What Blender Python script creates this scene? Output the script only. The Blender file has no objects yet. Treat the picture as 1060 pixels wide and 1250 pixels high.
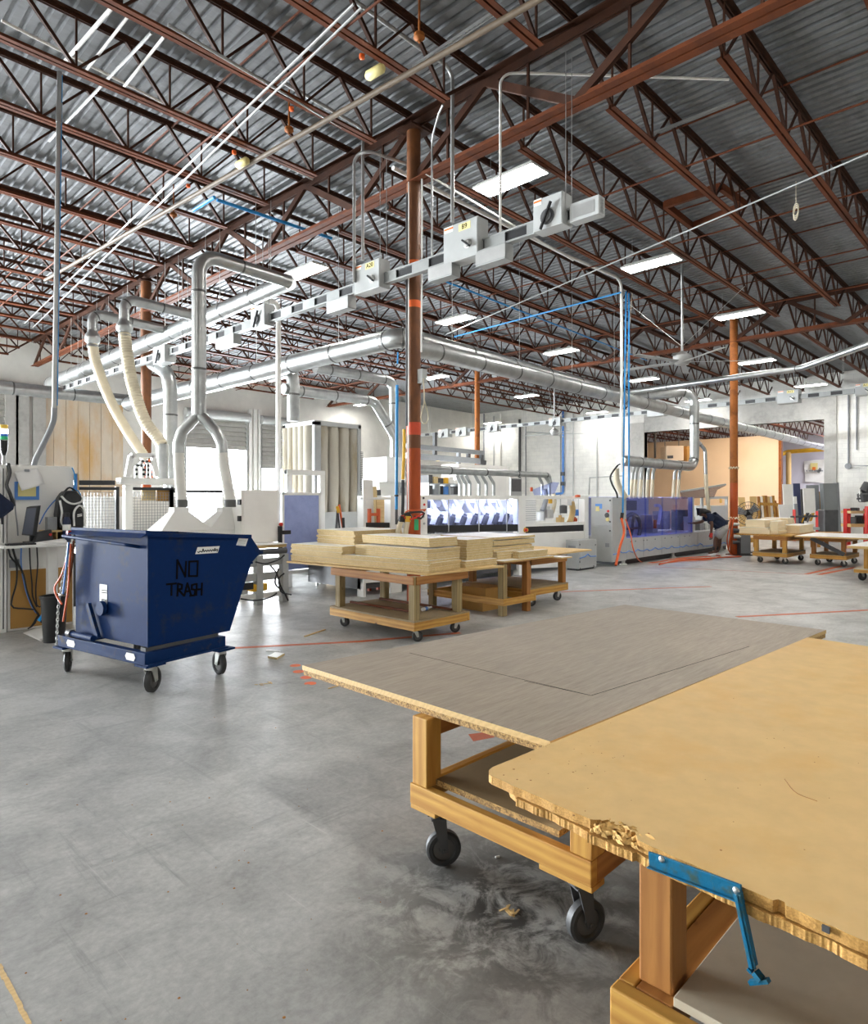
import bpy, math, random
from mathutils import Vector as V, Matrix
random.seed(7)
PI = math.pi
C = bpy.context.scene.collection
# ---------------------------------------------------------------- camera frame
F, CX, CY, H = 800.0, 530.0, 607.0, 1.6
YAW = math.radians(44.3)
SN, CS = math.sin(YAW), math.cos(YAW)
def P(x, y, d):
    r = (x-CX)/F*d
    return V((r*SN+d*CS, -r*CS+d*SN, H+(CY-y)/F*d))
def az(x, y, z): return P(x, y, (z-H)*F/(CY-y))
def fl(x, y): return az(x, y, 0.0)
def au(x, y, u): return P(x, y, u/((x-CX)/F*SN+CS))
def av(x, y, v): return P(x, y, v/(-(x-CX)/F*CS+SN))
def zbc(u): return 6.48-.014*u           # underside of the joists
def zdk(u): return zbc(u)+.71            # underside of the deck

# ---------------------------------------------------------------- materials
def _m(name):
    m = bpy.data.materials.new(name); m.use_nodes = True
    nt = m.node_tree; nt.nodes.clear()
    o = nt.nodes.new('ShaderNodeOutputMaterial'); b = nt.nodes.new('ShaderNodeBsdfPrincipled')
    nt.links.new(b.outputs[0], o.inputs[0])
    return m, nt, b
def N(nt, t, **k):
    n = nt.nodes.new(t)
    for a, v in k.items(): setattr(n, a, v)
    return n
def coords(nt, scale=(1, 1, 1), kind='Object', rot=(0, 0, 0)):
    tc = N(nt, 'ShaderNodeTexCoord'); mp = N(nt, 'ShaderNodeMapping')
    mp.inputs['Scale'].default_value = scale; mp.inputs['Rotation'].default_value = rot
    nt.links.new(tc.outputs[kind], mp.inputs[0]); return mp.outputs[0]
def noise(nt, co, scale, detail=4, rough=.6, dist=0):
    n = N(nt, 'ShaderNodeTexNoise'); n.inputs['Scale'].default_value = scale
    n.inputs['Detail'].default_value = detail; n.inputs['Roughness'].default_value = rough
    n.inputs['Distortion'].default_value = dist
    nt.links.new(co, n.inputs['Vector']); return n.outputs['Fac']
def ramp(nt, fac, stops):
    r = N(nt, 'ShaderNodeValToRGB'); e = r.color_ramp.elements
    while len(e) > 1: e.remove(e[-1])
    e[0].position = stops[0][0]; e[0].color = (*stops[0][1], 1) if len(stops[0][1]) == 3 else stops[0][1]
    for p, c in stops[1:]:
        x = e.new(p); x.color = (*c, 1)
    nt.links.new(fac, r.inputs[0]); return r.outputs[0]
def mix(nt, a, b, fac, mode='MIX'):
    n = N(nt, 'ShaderNodeMix', data_type='RGBA', blend_type=mode)
    for s, v in ((6, a), (7, b)):
        if isinstance(v, tuple): n.inputs[s].default_value = (*v, 1)
        else: nt.links.new(v, n.inputs[s])
    if isinstance(fac, (int, float)): n.inputs[0].default_value = fac
    else: nt.links.new(fac, n.inputs[0])
    return n.outputs[2]
def bump(nt, b, h, strength=.3, dist=.01):
    n = N(nt, 'ShaderNodeBump'); n.inputs['Strength'].default_value = strength; n.inputs['Distance'].default_value = dist
    nt.links.new(h, n.inputs['Height']); nt.links.new(n.outputs[0], b.inputs['Normal'])
def G3(v): return (v, v, v)
def mat(name, col, rough=.5, metal=0, var=.12, scale=6, bmp=0, stretch=(1, 1, 1), spec=.5, coat=0):
    """paint or metal with a little mottling"""
    m, nt, b = _m(name)
    f = noise(nt, coords(nt, stretch), scale, 5)
    c0 = tuple(max(0, c*(1-var)) for c in col); c1 = tuple(min(1, c*(1+var)) for c in col)
    nt.links.new(ramp(nt, f, [(.3, c0), (.7, c1)]), b.inputs['Base Color'])
    b.inputs['Roughness'].default_value = rough; b.inputs['Metallic'].default_value = metal
    b.inputs['Specular IOR Level'].default_value = spec
    if bmp: bump(nt, b, f, bmp)
    return m
def worn(name, col, col2, lo=.55, hi=.7, scale=4, rough=.5, metal=0, stretch=(1, 1, 1), bmp=0, spec=.35):
    """one colour showing through another in patches"""
    m, nt, b = _m(name)
    co = coords(nt, stretch)
    f = noise(nt, co, scale, 7, .65)
    f2 = noise(nt, co, scale*4.3, 3)
    mask = ramp(nt, f, [(lo, G3(0)), (hi, G3(1))])
    base = mix(nt, col, tuple(c*.75 for c in col), f2)
    nt.links.new(mix(nt, base, col2, mask), b.inputs['Base Color'])
    b.inputs['Specular IOR Level'].default_value = spec
    b.inputs['Roughness'].default_value = rough; b.inputs['Metallic'].default_value = metal
    if bmp: bump(nt, b, f, bmp)
    return m
def wood(name, c0, c1, axis='x', scale=1.0, rough=.6, knots=True):
    m, nt, b = _m(name)
    st = {'x': (.9, 9, 9), 'y': (9, .9, 9), 'z': (9, 9, .9)}[axis]
    co = coords(nt, st)
    f = noise(nt, co, 3.2*scale, 4, .6, .8)
    w = N(nt, 'ShaderNodeTexWave', wave_type='RINGS', rings_direction={'x': 'X', 'y': 'Y', 'z': 'Z'}[axis])
    w.inputs['Scale'].default_value = .8*scale; w.inputs['Distortion'].default_value = 9; w.inputs['Detail'].default_value = 3
    w.inputs['Detail Scale'].default_value = .7
    nt.links.new(co, w.inputs['Vector'])
    g = mix(nt, f, w.outputs['Color'], .28)
    col = ramp(nt, g, [(.2, c0), (.75, c1)])
    if knots:
        k = noise(nt, coords(nt, {'x': (2, 4, 4), 'y': (4, 2, 4), 'z': (4, 4, 2)}[axis]), 2.6, 1)
        col = mix(nt, col, tuple(c*.3 for c in c0), ramp(nt, k, [(.72, G3(0)), (.76, G3(1))]))
    nt.links.new(col, b.inputs['Base Color']); b.inputs['Roughness'].default_value = rough
    bump(nt, b, g, .12, .004)
    return m
def chip(name, c0, c1, scale=220, rough=.75):
    """particle board: fine flakes"""
    m, nt, b = _m(name)
    co = coords(nt)
    v = N(nt, 'ShaderNodeTexVoronoi'); v.inputs['Scale'].default_value = scale; nt.links.new(co, v.inputs['Vector'])
    f = noise(nt, co, 9, 3)
    nt.links.new(mix(nt, ramp(nt, v.outputs['Color'], [(.15, c0), (.8, c1)]), c0, ramp(nt, f, [(.45, G3(0)), (.9, G3(.6))])), b.inputs['Base Color'])
    b.inputs['Roughness'].default_value = rough
    return m
def emit(name, col, s):
    m = bpy.data.materials.new(name); m.use_nodes = True; nt = m.node_tree; nt.nodes.clear()
    o = N(nt, 'ShaderNodeOutputMaterial'); e = N(nt, 'ShaderNodeEmission')
    e.inputs[0].default_value = (*col, 1); e.inputs[1].default_value = s
    nt.links.new(e.outputs[0], o.inputs[0]); return m
def tinted(name, col, gloss=.12, rough=.04):
    m = bpy.data.materials.new(name); m.use_nodes = True; nt = m.node_tree; nt.nodes.clear()
    o = N(nt, 'ShaderNodeOutputMaterial'); t = N(nt, 'ShaderNodeBsdfTransparent'); g = N(nt, 'ShaderNodeBsdfGlossy')
    x = N(nt, 'ShaderNodeMixShader'); t.inputs[0].default_value = (*col, 1); g.inputs['Roughness'].default_value = rough
    x.inputs[0].default_value = gloss
    nt.links.new(t.outputs[0], x.inputs[1]); nt.links.new(g.outputs[0], x.inputs[2]); nt.links.new(x.outputs[0], o.inputs[0])
    return m

def concrete():
    m, nt, b = _m('concrete_floor')
    co = coords(nt)
    big = noise(nt, co, .35, 6, .62)
    mid = noise(nt, co, 2.2, 8, .7, .5)
    fine = noise(nt, co, 30, 4, .7)
    col = ramp(nt, big, [(.32, (.37, .37, .352)), (.7, (.575, .57, .54))])
    col = mix(nt, col, ramp(nt, mid, [(.3, G3(.42)), (.6, G3(1.0))]), .6, 'MULTIPLY')
    col = mix(nt, col, ramp(nt, fine, [(.3, G3(.62)), (.7, G3(1.05))]), .65, 'MULTIPLY')
    # scuffs stretched along the traffic
    for rot, sc in ((.5, (6, .45, 1)), (-.35, (.5, 7, 1))):
        s = noise(nt, coords(nt, sc, rot=(0, 0, rot)), 1.6, 6, .75)
        col = mix(nt, col, (.22, .22, .21), ramp(nt, s, [(.58, G3(0)), (.72, G3(.75))]))
    s = noise(nt, coords(nt, (14, .5, 1), rot=(0, 0, 1.1)), 1.1, 4, .7)
    col = mix(nt, col, (.72, .71, .68), ramp(nt, s, [(.655, G3(0)), (.74, G3(.38))]))
    # dark oily patch beside the cart
    p = fl(625, 1105)
    tc = N(nt, 'ShaderNodeTexCoord'); mp = N(nt, 'ShaderNodeMapping'); mp.inputs['Location'].default_value = (-p.x, -p.y, 0)
    nt.links.new(tc.outputs['Object'], mp.inputs[0])
    ln = N(nt, 'ShaderNodeVectorMath', operation='LENGTH'); nt.links.new(mp.outputs[0], ln.inputs[0])
    near = ramp(nt, ln.outputs['Value'], [(.12, G3(1)), (.78, G3(0))])
    blot = noise(nt, co, 5.5, 7, .72, .6)
    ad = N(nt, 'ShaderNodeMath', operation='MULTIPLY'); nt.links.new(near, ad.inputs[0])
    nt.links.new(ramp(nt, blot, [(.43, G3(0)), (.55, G3(.97))]), ad.inputs[1])
    col = mix(nt, col, (.045, .043, .04), ad.outputs[0])
    # hairline cracks
    v = N(nt, 'ShaderNodeTexVoronoi', feature='DISTANCE_TO_EDGE'); v.inputs['Scale'].default_value = .55
    dd = mix(nt, co, noise(nt, co, 3, 5), .25)
    nt.links.new(dd, v.inputs['Vector'])
    cr = ramp(nt, v.outputs['Distance'], [(.0015, G3(.5)), (.004, G3(0))])
    gate = ramp(nt, noise(nt, co, .5, 2), [(.5, G3(0)), (.6, G3(1))])
    crk = N(nt, 'ShaderNodeMath', operation='MULTIPLY'); nt.links.new(cr, crk.inputs[0]); nt.links.new(gate, crk.inputs[1])
    col = mix(nt, col, (.12, .11, .10), crk.outputs[0])
    nt.links.new(col, b.inputs['Base Color'])
    nt.links.new(ramp(nt, mid, [(.3, G3(.5)), (.7, G3(.33))]), b.inputs['Roughness'])
    b.inputs['Specular IOR Level'].default_value = .45
    bump(nt, b, fine, .06, .004)
    return m
def blockwall():
    m, nt, b = _m('painted_block')
    co = coords(nt)
    sx = N(nt, 'ShaderNodeSeparateXYZ'); nt.links.new(co, sx.inputs[0])
    cb = N(nt, 'ShaderNodeCombineXYZ'); ad = N(nt, 'ShaderNodeMath', operation='ADD')
    nt.links.new(sx.outputs[0], ad.inputs[0]); nt.links.new(sx.outputs[1], ad.inputs[1])
    nt.links.new(ad.outputs[0], cb.inputs[0]); nt.links.new(sx.outputs[2], cb.inputs[1])
    br = N(nt, 'ShaderNodeTexBrick'); br.inputs['Scale'].default_value = 1.0
    br.inputs['Brick Width'].default_value = .4; br.inputs['Row Height'].default_value = .2; br.inputs['Mortar Size'].default_value = .006
    br.inputs['Color1'].default_value = (.80, .79, .74, 1); br.inputs['Color2'].default_value = (.74, .73, .69, 1); br.inputs['Mortar'].default_value = (.66, .65, .61, 1)
    nt.links.new(cb.outputs[0], br.inputs['Vector'])
    f = noise(nt, co, .8, 6, .7)
    nt.links.new(mix(nt, br.outputs[0], ramp(nt, f, [(.3, G3(.82)), (.55, G3(1))]), 1.0, 'MULTIPLY'), b.inputs['Base Color'])
    b.inputs['Roughness'].default_value = .7
    bump(nt, b, br.outputs['Fac'], -.3, .006)
    return m

M = {}
M['floor'] = concrete()
M['block'] = blockwall()
M['plainwall'] = mat('painted_wall', (.74, .72, .67), .75, var=.1, scale=1.2)
M['concrete'] = worn('bare_concrete', (.50, .49, .46), (.30, .29, .27), .5, .72, 1.6, .85, bmp=.15)
M['woodwall'] = worn('weathered_panel', (.76, .66, .53), (.62, .39, .17), .44, .66, .9, .75, stretch=(1, 1, .35))
M['peach'] = mat('peach_wall', (.86, .67, .49), .75, var=.05, scale=.6)
M['lav'] = mat('lavender_wall', (.70, .68, .76), .7, var=.05, scale=.6)
M['deck'] = worn('galvanized_deck', (.24, .245, .25), (.12, .12, .12), .5, .75, 3.5, .5, .35, stretch=(.4, 1, 1))
M['rust'] = worn('red_oxide_steel', (.150, .040, .012), (.075, .023, .010), .45, .7, 3, .65, stretch=(.3, 1, 1), spec=.2)
M['rust2'] = worn('brown_steel', (.062, .023, .011), (.035, .015, .009), .45, .7, 3, .7, spec=.2)
M['orange'] = worn('orange_oxide', (.36, .115, .022), (.16, .048, .014), .5, .72, 4, .6, spec=.25)
M['colbrown'] = worn('column_brown', (.17, .065, .025), (.28, .10, .03), .5, .72, 3, .5, stretch=(1, 1, .4))
M['colred'] = worn('column_red', (.46, .080, .012), (.27, .045, .010), .52, .75, 4, .45, stretch=(1, 1, .4))
M['band'] = mat('red_band', (.62, .07, .02), .45)
M['duct'] = mat('galvanized_duct', (.43, .44, .43), .34, .9, var=.16, scale=5)
M['ductring'] = mat('duct_seam', (.13, .13, .125), .5, .7)
M['busgray'] = mat('busway_gray', (.30, .31, .30), .45, .2, var=.06)
M['pipetan'] = mat('aged_pipe', (.115, .08, .048), .6, var=.15)
M['conduit'] = mat('conduit', (.42, .42, .41), .4, .75, var=.08)
M['white'] = mat('white_paint', (.80, .79, .75), .42, var=.04, scale=3)
M['offwhite'] = mat('offwhite_panel', (.86, .84, .79), .5, var=.04, scale=3)
M['lgray'] = mat('light_gray_paint', (.43, .44, .43), .42, var=.05)
M['mgray'] = mat('mid_gray_paint', (.26, .27, .28), .45, var=.08)
M['dgray'] = mat('dark_gray', (.07, .07, .072), .5, var=.15)
M['black'] = mat('black_plastic', (.012, .012, .013), .42, var=.2)
M['rubber'] = mat('wheel_rubber', (.035, .035, .035), .55, var=.25)
M['hub'] = mat('wheel_hub', (.11, .105, .10), .45, .3, var=.2)
M['steel'] = mat('zinc_steel', (.60, .60, .57), .38, .8, var=.15)
M['bluepaint'] = worn('scuffed_blue_paint', (.0012, .024, .115), (.030, .036, .045), .54, .74, 4.5, .6, bmp=.05, spec=.12)
M['blueframe'] = worn('scuffed_blue_frame', (.002, .026, .11), (.06, .048, .03), .56, .72, 6, .6, bmp=.1, spec=.15)
M['teal'] = worn('chipped_teal_blue', (.006, .16, .30), (.05, .10, .09), .5, .68, 28, .4, .3, bmp=.3)
M['air'] = mat('blue_air_pipe', (.015, .26, .62), .35)
M['bluemark'] = mat('blue_marking', (.08, .24, .62), .45)
M['cyan'] = mat('cyan_cap', (.05, .50, .62), .4)
M['red'] = mat('red_plastic', (.60, .025, .015), .4)
M['hose'] = mat('orange_red_hose', (.66, .10, .012), .4)
M['tape'] = worn('floor_tape', (.60, .115, .028), (.30, .10, .05), .55, .75, 6, .5)
M['dot'] = mat('orange_dot', (.85, .14, .02), .5, var=.05)
M['yellow'] = mat('yellow_paint', (.72, .40, .02), .45)
M['labely'] = mat('yellow_label', (.80, .70, .30), .5, var=.03)
M['labelw'] = mat('white_label', (.84, .84, .80), .5, var=.03)
M['labelo'] = mat('orange_label', (.80, .20, .03), .5, var=.03)
M['green'] = mat('green_tag', (.04, .48, .20), .5)
M['ink'] = mat('black_ink', (.004, .004, .005), .85, spec=.1)
M['hose_clear'] = mat('cream_flex_hose', (.66, .58, .42), .5, var=.08)
M['hose_white'] = mat('white_flex_hose', (.76, .74, .68), .5, var=.05)
M['bag'] = worn('dusty_filter_bag', (.56, .52, .43), (.34, .27, .16), .48, .72, 3, .85, stretch=(1, 1, .25))
for ax in 'xyz':
    M['pine_'+ax] = wood('pine_'+ax, (.37, .155, .022), (.61, .345, .07), ax)
    M['old_'+ax] = wood('weathered_post_'+ax, (.20, .14, .055), (.39, .285, .125), ax)
    M['fir_'+ax] = wood('dark_fir_'+ax, (.27, .10, .018), (.43, .19, .042), ax)
M['mdf'] = worn('tan_fibreboard', (.76, .50, .195), (.65, .375, .105), .5, .78, 2.6, .5)
M['mdfedge'] = chip('torn_board_edge', (.40, .20, .045), (.60, .34, .09), 300)
M['chip'] = chip('particle_board_edge', (.47, .335, .145), (.74, .575, .31), 260)
M['chipdark'] = chip('dark_particle_edge', (.16, .085, .025), (.56, .34, .11), 150)
M['tanboard'] = wood('tan_edge', (.55, .36, .14), (.68, .47, .20), 'x', 2, .6, False)
M['torn'] = mat('torn_fibre', (.60, .36, .11), .8, var=.3, scale=60)
M['palewood'] = mat('pale_board', (.80, .66, .42), .6, var=.06, scale=3)
M['melamine'] = mat('white_melamine', (.82, .80, .75), .35, var=.03)
M['shelf'] = worn('shelf_board', (.36, .27, .15), (.26, .19, .105), .45, .7, 2, .65)
M['shelfwhite'] = worn('scuffed_white_board', (.62, .55, .42), (.45, .37, .25), .5, .75, 3, .6)
def laminate():
    m, nt, b = _m('gray_wood_laminate')
    co = coords(nt, (1.2, 14, 1), rot=(0, 0, .03))
    f = noise(nt, co, 5, 7, .75, .3); g = noise(nt, coords(nt), .9, 4)
    c = ramp(nt, f, [(.25, (.225, .178, .128)), (.7, (.40, .335, .26))])
    nt.links.new(mix(nt, c, ramp(nt, g, [(.3, G3(.85)), (.7, G3(1.05))]), 1, 'MULTIPLY'), b.inputs['Base Color'])
    b.inputs['Roughness'].default_value = .5
    return m
M['laminate'] = laminate()
M['acrylic'] = tinted('blue_acrylic', (.76, .80, 1.0), .05)
M['acrylic_dark'] = tinted('deep_blue_acrylic', (.67, .70, 1.0), .08)
M['smoke'] = tinted('smoked_lid', (.55, .50, .50), .12)
M['skin'] = mat('skin', (.11, .05, .028), .5, var=.06)
M['navy'] = mat('navy_cloth', (.008, .016, .045), .85, var=.25, scale=20)
M['shorts'] = mat('gray_shorts', (.36, .35, .33), .85, var=.12, scale=25)
M['hair'] = mat('black_hair', (.008, .007, .007), .6)
M['paper'] = mat('paper', (.82, .81, .78), .7, var=.02)
M['rope'] = mat('rope', (.62, .55, .40), .8)
M['bluepanel'] = worn('pale_blue_panel', (.30, .36, .66), (.36, .42, .68), .4, .65, 2, .35)
M['slat'] = mat('roller_slat', (.56, .55, .52), .45, .4, var=.1)
M['screen'] = mat('dark_screen', (.09, .10, .13), .2, var=.05)
M['brown'] = mat('brown_board', (.42, .22, .05), .65, var=.1, scale=2)
M['panelgray'] = mat('gray_door_panel', (.20, .21, .21), .55, var=.06, scale=2)
M['panelnavy'] = mat('navy_panel', (.05, .06, .14), .5)
M['bottle'] = mat('navy_bottle', (.01, .02, .07), .3)
M['lamp'] = emit('lamp_diffuser', (1.0, .98, .94), 26)
M['led'] = emit('machine_lamp', (.86, .90, 1.0), 22)
M['beacon_w'] = emit('beacon_white', (.85, .88, 1.0), 4)
M['beacon_y'] = mat('beacon_yellow', (.85, .55, .06), .3)
M['beacon_g'] = mat('beacon_green', (.03, .55, .22), .3)
M['beacon_b'] = mat('beacon_blue', (.03, .16, .62), .3)

# ---------------------------------------------------------------- mesh builder
OFF = {}
def off(o): return OFF.get(o.name, V((0, 0, 0))) if o else V((0, 0, 0))
class MB:
    def __init__(s): s.v = []; s.f = []; s.mi = []; s.sm = []
    def add(s, vs, fs, m=0, sm=False):
        n = len(s.v); s.v += [V(x) for x in vs]
        for f in fs: s.f.append([i+n for i in f]); s.mi.append(m); s.sm.append(sm)
        return s
    def hexa(s, q, m=0):
        return s.add(q, [(3, 2, 1, 0), (4, 5, 6, 7), (0, 1, 5, 4), (1, 2, 6, 5), (2, 3, 7, 6), (3, 0, 4, 7)], m)
    def box(s, a, b, m=0):
        x0, y0, z0 = [min(a[i], b[i]) for i in range(3)]; x1, y1, z1 = [max(a[i], b[i]) for i in range(3)]
        return s.hexa([(x0, y0, z0), (x1, y0, z0), (x1, y1, z0), (x0, y1, z0), (x0, y0, z1), (x1, y0, z1), (x1, y1, z1), (x0, y1, z1)], m)
    def slab(s, quad, th, m=0, mside=None, mbot=None):
        """quad: four top corners counter-clockwise from above; thickness downwards"""
        t = [V(q) for q in quad]; d = V((0, 0, -th)); b = [q+d for q in t]
        s.add(t+b, [(0, 1, 2, 3)], m)
        s.add(t+b, [(7, 6, 5, 4)], m if mbot is None else mbot)
        s.add(t+b, [(0, 4, 5, 1), (1, 5, 6, 2), (2, 6, 7, 3), (3, 7, 4, 0)], m if mside is None else mside)
        return s
    def bar(s, p, q, w, h=None, m=0, up=(0, 0, 1)):
        p, q = V(p), V(q); h = w if h is None else h
        d = (q-p).normalized(); up = V(up)
        if abs(d.dot(up)) > .98: up = V((1, 0, 0)) if abs(d.x) < .9 else V((0, 1, 0))
        x = d.cross(up).normalized()*w/2; y = x.cross(d).normalized()*h/2
        return s.hexa([p-x-y, p+x-y, p+x+y, p-x+y, q-x-y, q+x-y, q+x+y, q-x+y], m)
    def tube(s, pts, r, n=10, m=0, caps=True, closed=False):
        pts = [V(p) for p in pts]; k = len(pts)
        rs = r if isinstance(r, (list, tuple)) else [r]*k
        tan = []
        for i in range(k):
            a = pts[i-1] if (i or closed) else pts[i]; b = pts[(i+1) % k] if (i < k-1 or closed) else pts[i]
            tan.append((b-a).normalized())
        up = V((0, 0, 1)) if abs(tan[0].z) < .9 else V((1, 0, 0))
        x = tan[0].cross(up).normalized(); vs = []
        for i in range(k):
            x = (x-tan[i]*x.dot(tan[i])).normalized(); y = tan[i].cross(x)
            for j in range(n):
                a = 2*PI*j/n; vs.append(pts[i]+(x*math.cos(a)+y*math.sin(a))*rs[i])
        fs = []
        for i in range(k if closed else k-1):
            i2 = (i+1) % k
            for j in range(n): fs.append((i*n+j, i*n+(j+1) % n, i2*n+(j+1) % n, i2*n+j))
        s.add(vs, fs, m, True)
        if caps and not closed:
            s.add(vs[:n], [tuple(range(n-1, -1, -1))], m); s.add(vs[-n:], [tuple(range(n))], m)
        return s
    def lathe(s, c, axis, prof, n=24, m=0, sm=True):
        """prof: (distance along axis, radius)"""
        c, a = V(c), V(axis).normalized()
        up = V((0, 0, 1)) if abs(a.z) < .9 else V((1, 0, 0))
        x = a.cross(up).normalized(); y = a.cross(x); vs = []; fs = []
        for t, r in prof:
            for j in range(n):
                g = 2*PI*j/n; vs.append(c+a*t+(x*math.cos(g)+y*math.sin(g))*max(r, 1e-4))
        for i in range(len(prof)-1):
            for j in range(n): fs.append((i*n+j, (i+1)*n+j, (i+1)*n+(j+1) % n, i*n+(j+1) % n))
        s.add(vs, fs, m, sm); return s
    def prism(s, poly, vec, m=0):
        p = [V(q) for q in poly]; vec = V(vec); n = len(p)
        return s.add(p+[q+vec for q in p], [tuple(range(n-1, -1, -1)), tuple(range(n, 2*n))]+[(i, (i+1) % n, n+(i+1) % n, n+i) for i in range(n)], m)
    def quad(s, a, b, c, d, m=0): return s.add([a, b, c, d], [(0, 1, 2, 3)], m)
    def build(s, name, mats, parent=None, bevel=0, fix=True):
        o_ = off(parent)
        me = bpy.data.meshes.new(name)
        me.from_pydata([v-o_ for v in s.v], [], s.f)
        if not isinstance(mats, (list, tuple)): mats = [mats]
        for m in mats: me.materials.append(M[m] if isinstance(m, str) else m)
        me.polygons.foreach_set('material_index', s.mi)
        me.polygons.foreach_set('use_smooth', s.sm)
        if fix:
            import bmesh
            bm = bmesh.new(); bm.from_mesh(me)
            bmesh.ops.remove_doubles(bm, verts=bm.verts, dist=1e-6)
            bmesh.ops.recalc_face_normals(bm, faces=bm.faces)
            bm.to_mesh(me); bm.free()
        if any(s.sm): me.set_sharp_from_angle(angle=math.radians(40))
        o = bpy.data.objects.new(name, me); C.objects.link(o)
        if parent:
            o.parent = parent
        OFF[o.name] = o_.copy()
        if bevel:
            b = o.modifiers.new('bevel', 'BEVEL'); b.width = bevel; b.segments = 2; b.limit_method = 'ANGLE'; b.angle_limit = math.radians(50)
        return o
def thing(name, label, cat, loc=(0, 0, 0), group=None):
    o = bpy.data.objects.new(name, None); C.objects.link(o); o.empty_display_size = .1
    o.location = loc; OFF[o.name] = V(loc)
    o['label'] = label; o['category'] = cat
    if group: o['group'] = group
    return o
def place(t, loc, rot=0):
    t.location = loc; t.rotation_euler = (0, 0, rot)
def tag(o, label, cat, group=None, kind=None):
    o['label'] = label; o['category'] = cat
    if group: o['group'] = group
    if kind: o['kind'] = kind
    return o
def struct(o): o['kind'] = 'structure'; return o
def dup(root, loc, rotz=None, label=None, group=None):
    r = root.copy(); C.objects.link(r); r.location = loc
    if rotz is not None: r.rotation_euler = (0, 0, rotz)
    if label: r['label'] = label
    if group: r['group'] = group
    for ch in list(root.children):
        c = ch.copy(); C.objects.link(c); c.parent = r
        for g in ch.children:
            d = g.copy(); C.objects.link(d); d.parent = c
    return r
def fillet(pts, r, seg=6):
    """round the corners of a polyline"""
    pts = [V(p) for p in pts]; out = [pts[0]]
    for i in range(1, len(pts)-1):
        a, b, c = pts[i-1], pts[i], pts[i+1]
        u, w = (a-b), (c-b); lu, lw = u.length, w.length; u.normalize(); w.normalize()
        ang = u.angle(w)
        if ang > 3.0: out.append(b); continue
        t = min(r/math.tan(ang/2), lu*.48, lw*.48); rr = t*math.tan(ang/2)
        bis = (u+w).normalized(); cen = b+bis*(rr/math.sin(ang/2))
        s0 = b+u*t-cen; s1 = b+w*t-cen; th = s0.angle(s1)
        for k in range(seg+1):
            f = k/seg
            out.append(cen+(s0*math.sin((1-f)*th)+s1*math.sin(f*th))/math.sin(th))
    out.append(pts[-1]); return out
def text_mesh(name, body, size, mat_, parent, origin, xdir, ydir, align='CENTER'):
    cu = bpy.data.curves.new(name, 'FONT'); cu.body = body; cu.size = size; cu.extrude = .0012; cu.align_x = align; cu.align_y = 'CENTER'
    tmp = bpy.data.objects.new(name+'_t', cu); C.objects.link(tmp)
    bpy.context.view_layer.update()
    me = bpy.data.meshes.new_from_object(tmp.evaluated_get(bpy.context.evaluated_depsgraph_get()))
    bpy.data.objects.remove(tmp); bpy.data.curves.remove(cu)
    x, y = V(xdir).normalized(), V(ydir).normalized(); z = x.cross(y)
    mtx = Matrix(((x.x, y.x, z.x, 0), (x.y, y.y, z.y, 0), (x.z, y.z, z.z, 0), (0, 0, 0, 1)))
    me.transform(Matrix.Translation(V(origin)-off(parent)) @ mtx)
    me.materials.clear(); me.materials.append(M[mat_]); me.name = name
    o = bpy.data.objects.new(name, me); C.objects.link(o); o.parent = parent
    return o
def duct_mb(pts, r, rings=None, ringr=None, bend=None, n=16, seg=6, mb=None):
    """round duct along a polyline, raised seams every `rings` metres"""
    mb = mb or MB()
    p = fillet(pts, bend if bend else r*1.6, seg)
    mb.tube(p, r, n)
    if rings:
        rr = ringr or r*1.045
        run = 0; nxt = rings*.5
        for a, b in zip(p, p[1:]):
            L = (b-a).length; d = (b-a).normalized() if L else V((0, 0, 1))
            while nxt <= run+L:
                c = a+d*(nxt-run)
                w = min(.02, r*.16)
                mb.tube([c-d*w, c-d*w*.4, c+d*w*.4, c+d*w], [r, rr, rr, r], n, 1, False)
                nxt += rings
            run += L
    return mb
def flex_mb(pts, r, pitch=.06, n=12, bend=.4, amp=.07):
    """ribbed flexible hose"""
    p = smooth_path(pts, pitch*.5)
    rs = [r*(1+amp*(1 if i % 2 else -1)) for i in range(len(p))]
    return MB().tube(p, rs, n)
def smooth_path(pts, step):
    """Catmull-Rom through the points, resampled"""
    pts = [V(p) for p in pts]; q = [pts[0]*2-pts[1]]+pts+[pts[-1]*2-pts[-2]]; fine = []
    for i in range(1, len(q)-2):
        a, b, c, d = q[i-1], q[i], q[i+1], q[i+2]
        for k in range(16):
            t = k/16
            fine.append(.5*((2*b)+(c-a)*t+(2*a-5*b+4*c-d)*t*t+(3*b-a-3*c+d)*t**3))
    fine.append(pts[-1]); out = [fine[0]]; acc = 0
    for a, b in zip(fine, fine[1:]):
        L = (b-a).length; 
        while acc+L >= step and L > 0:
            t = (step-acc)/L; a = a.lerp(b, t); L = (b-a).length; out.append(a.copy()); acc = 0
        acc += L
    if (out[-1]-fine[-1]).length > step*.3: out.append(fine[-1])
    return out
def cable(name, pts, r, m, label, cat, group=None, step=.05, parent=None, n=8):
    o = MB().tube(smooth_path(pts, step), r, n).build(name, m, parent)
    if not parent: tag(o, label, cat, group)
    return o
# ================================================================ THE SETTING
UB, VL = 31.0, 26.5            # back wall, left wall
UR, VR = -11.0, -15.0          # walls behind the camera
struct(MB().box((UR, VR, -.2), (56, VL, 0)).build('floor', 'floor'))
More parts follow.
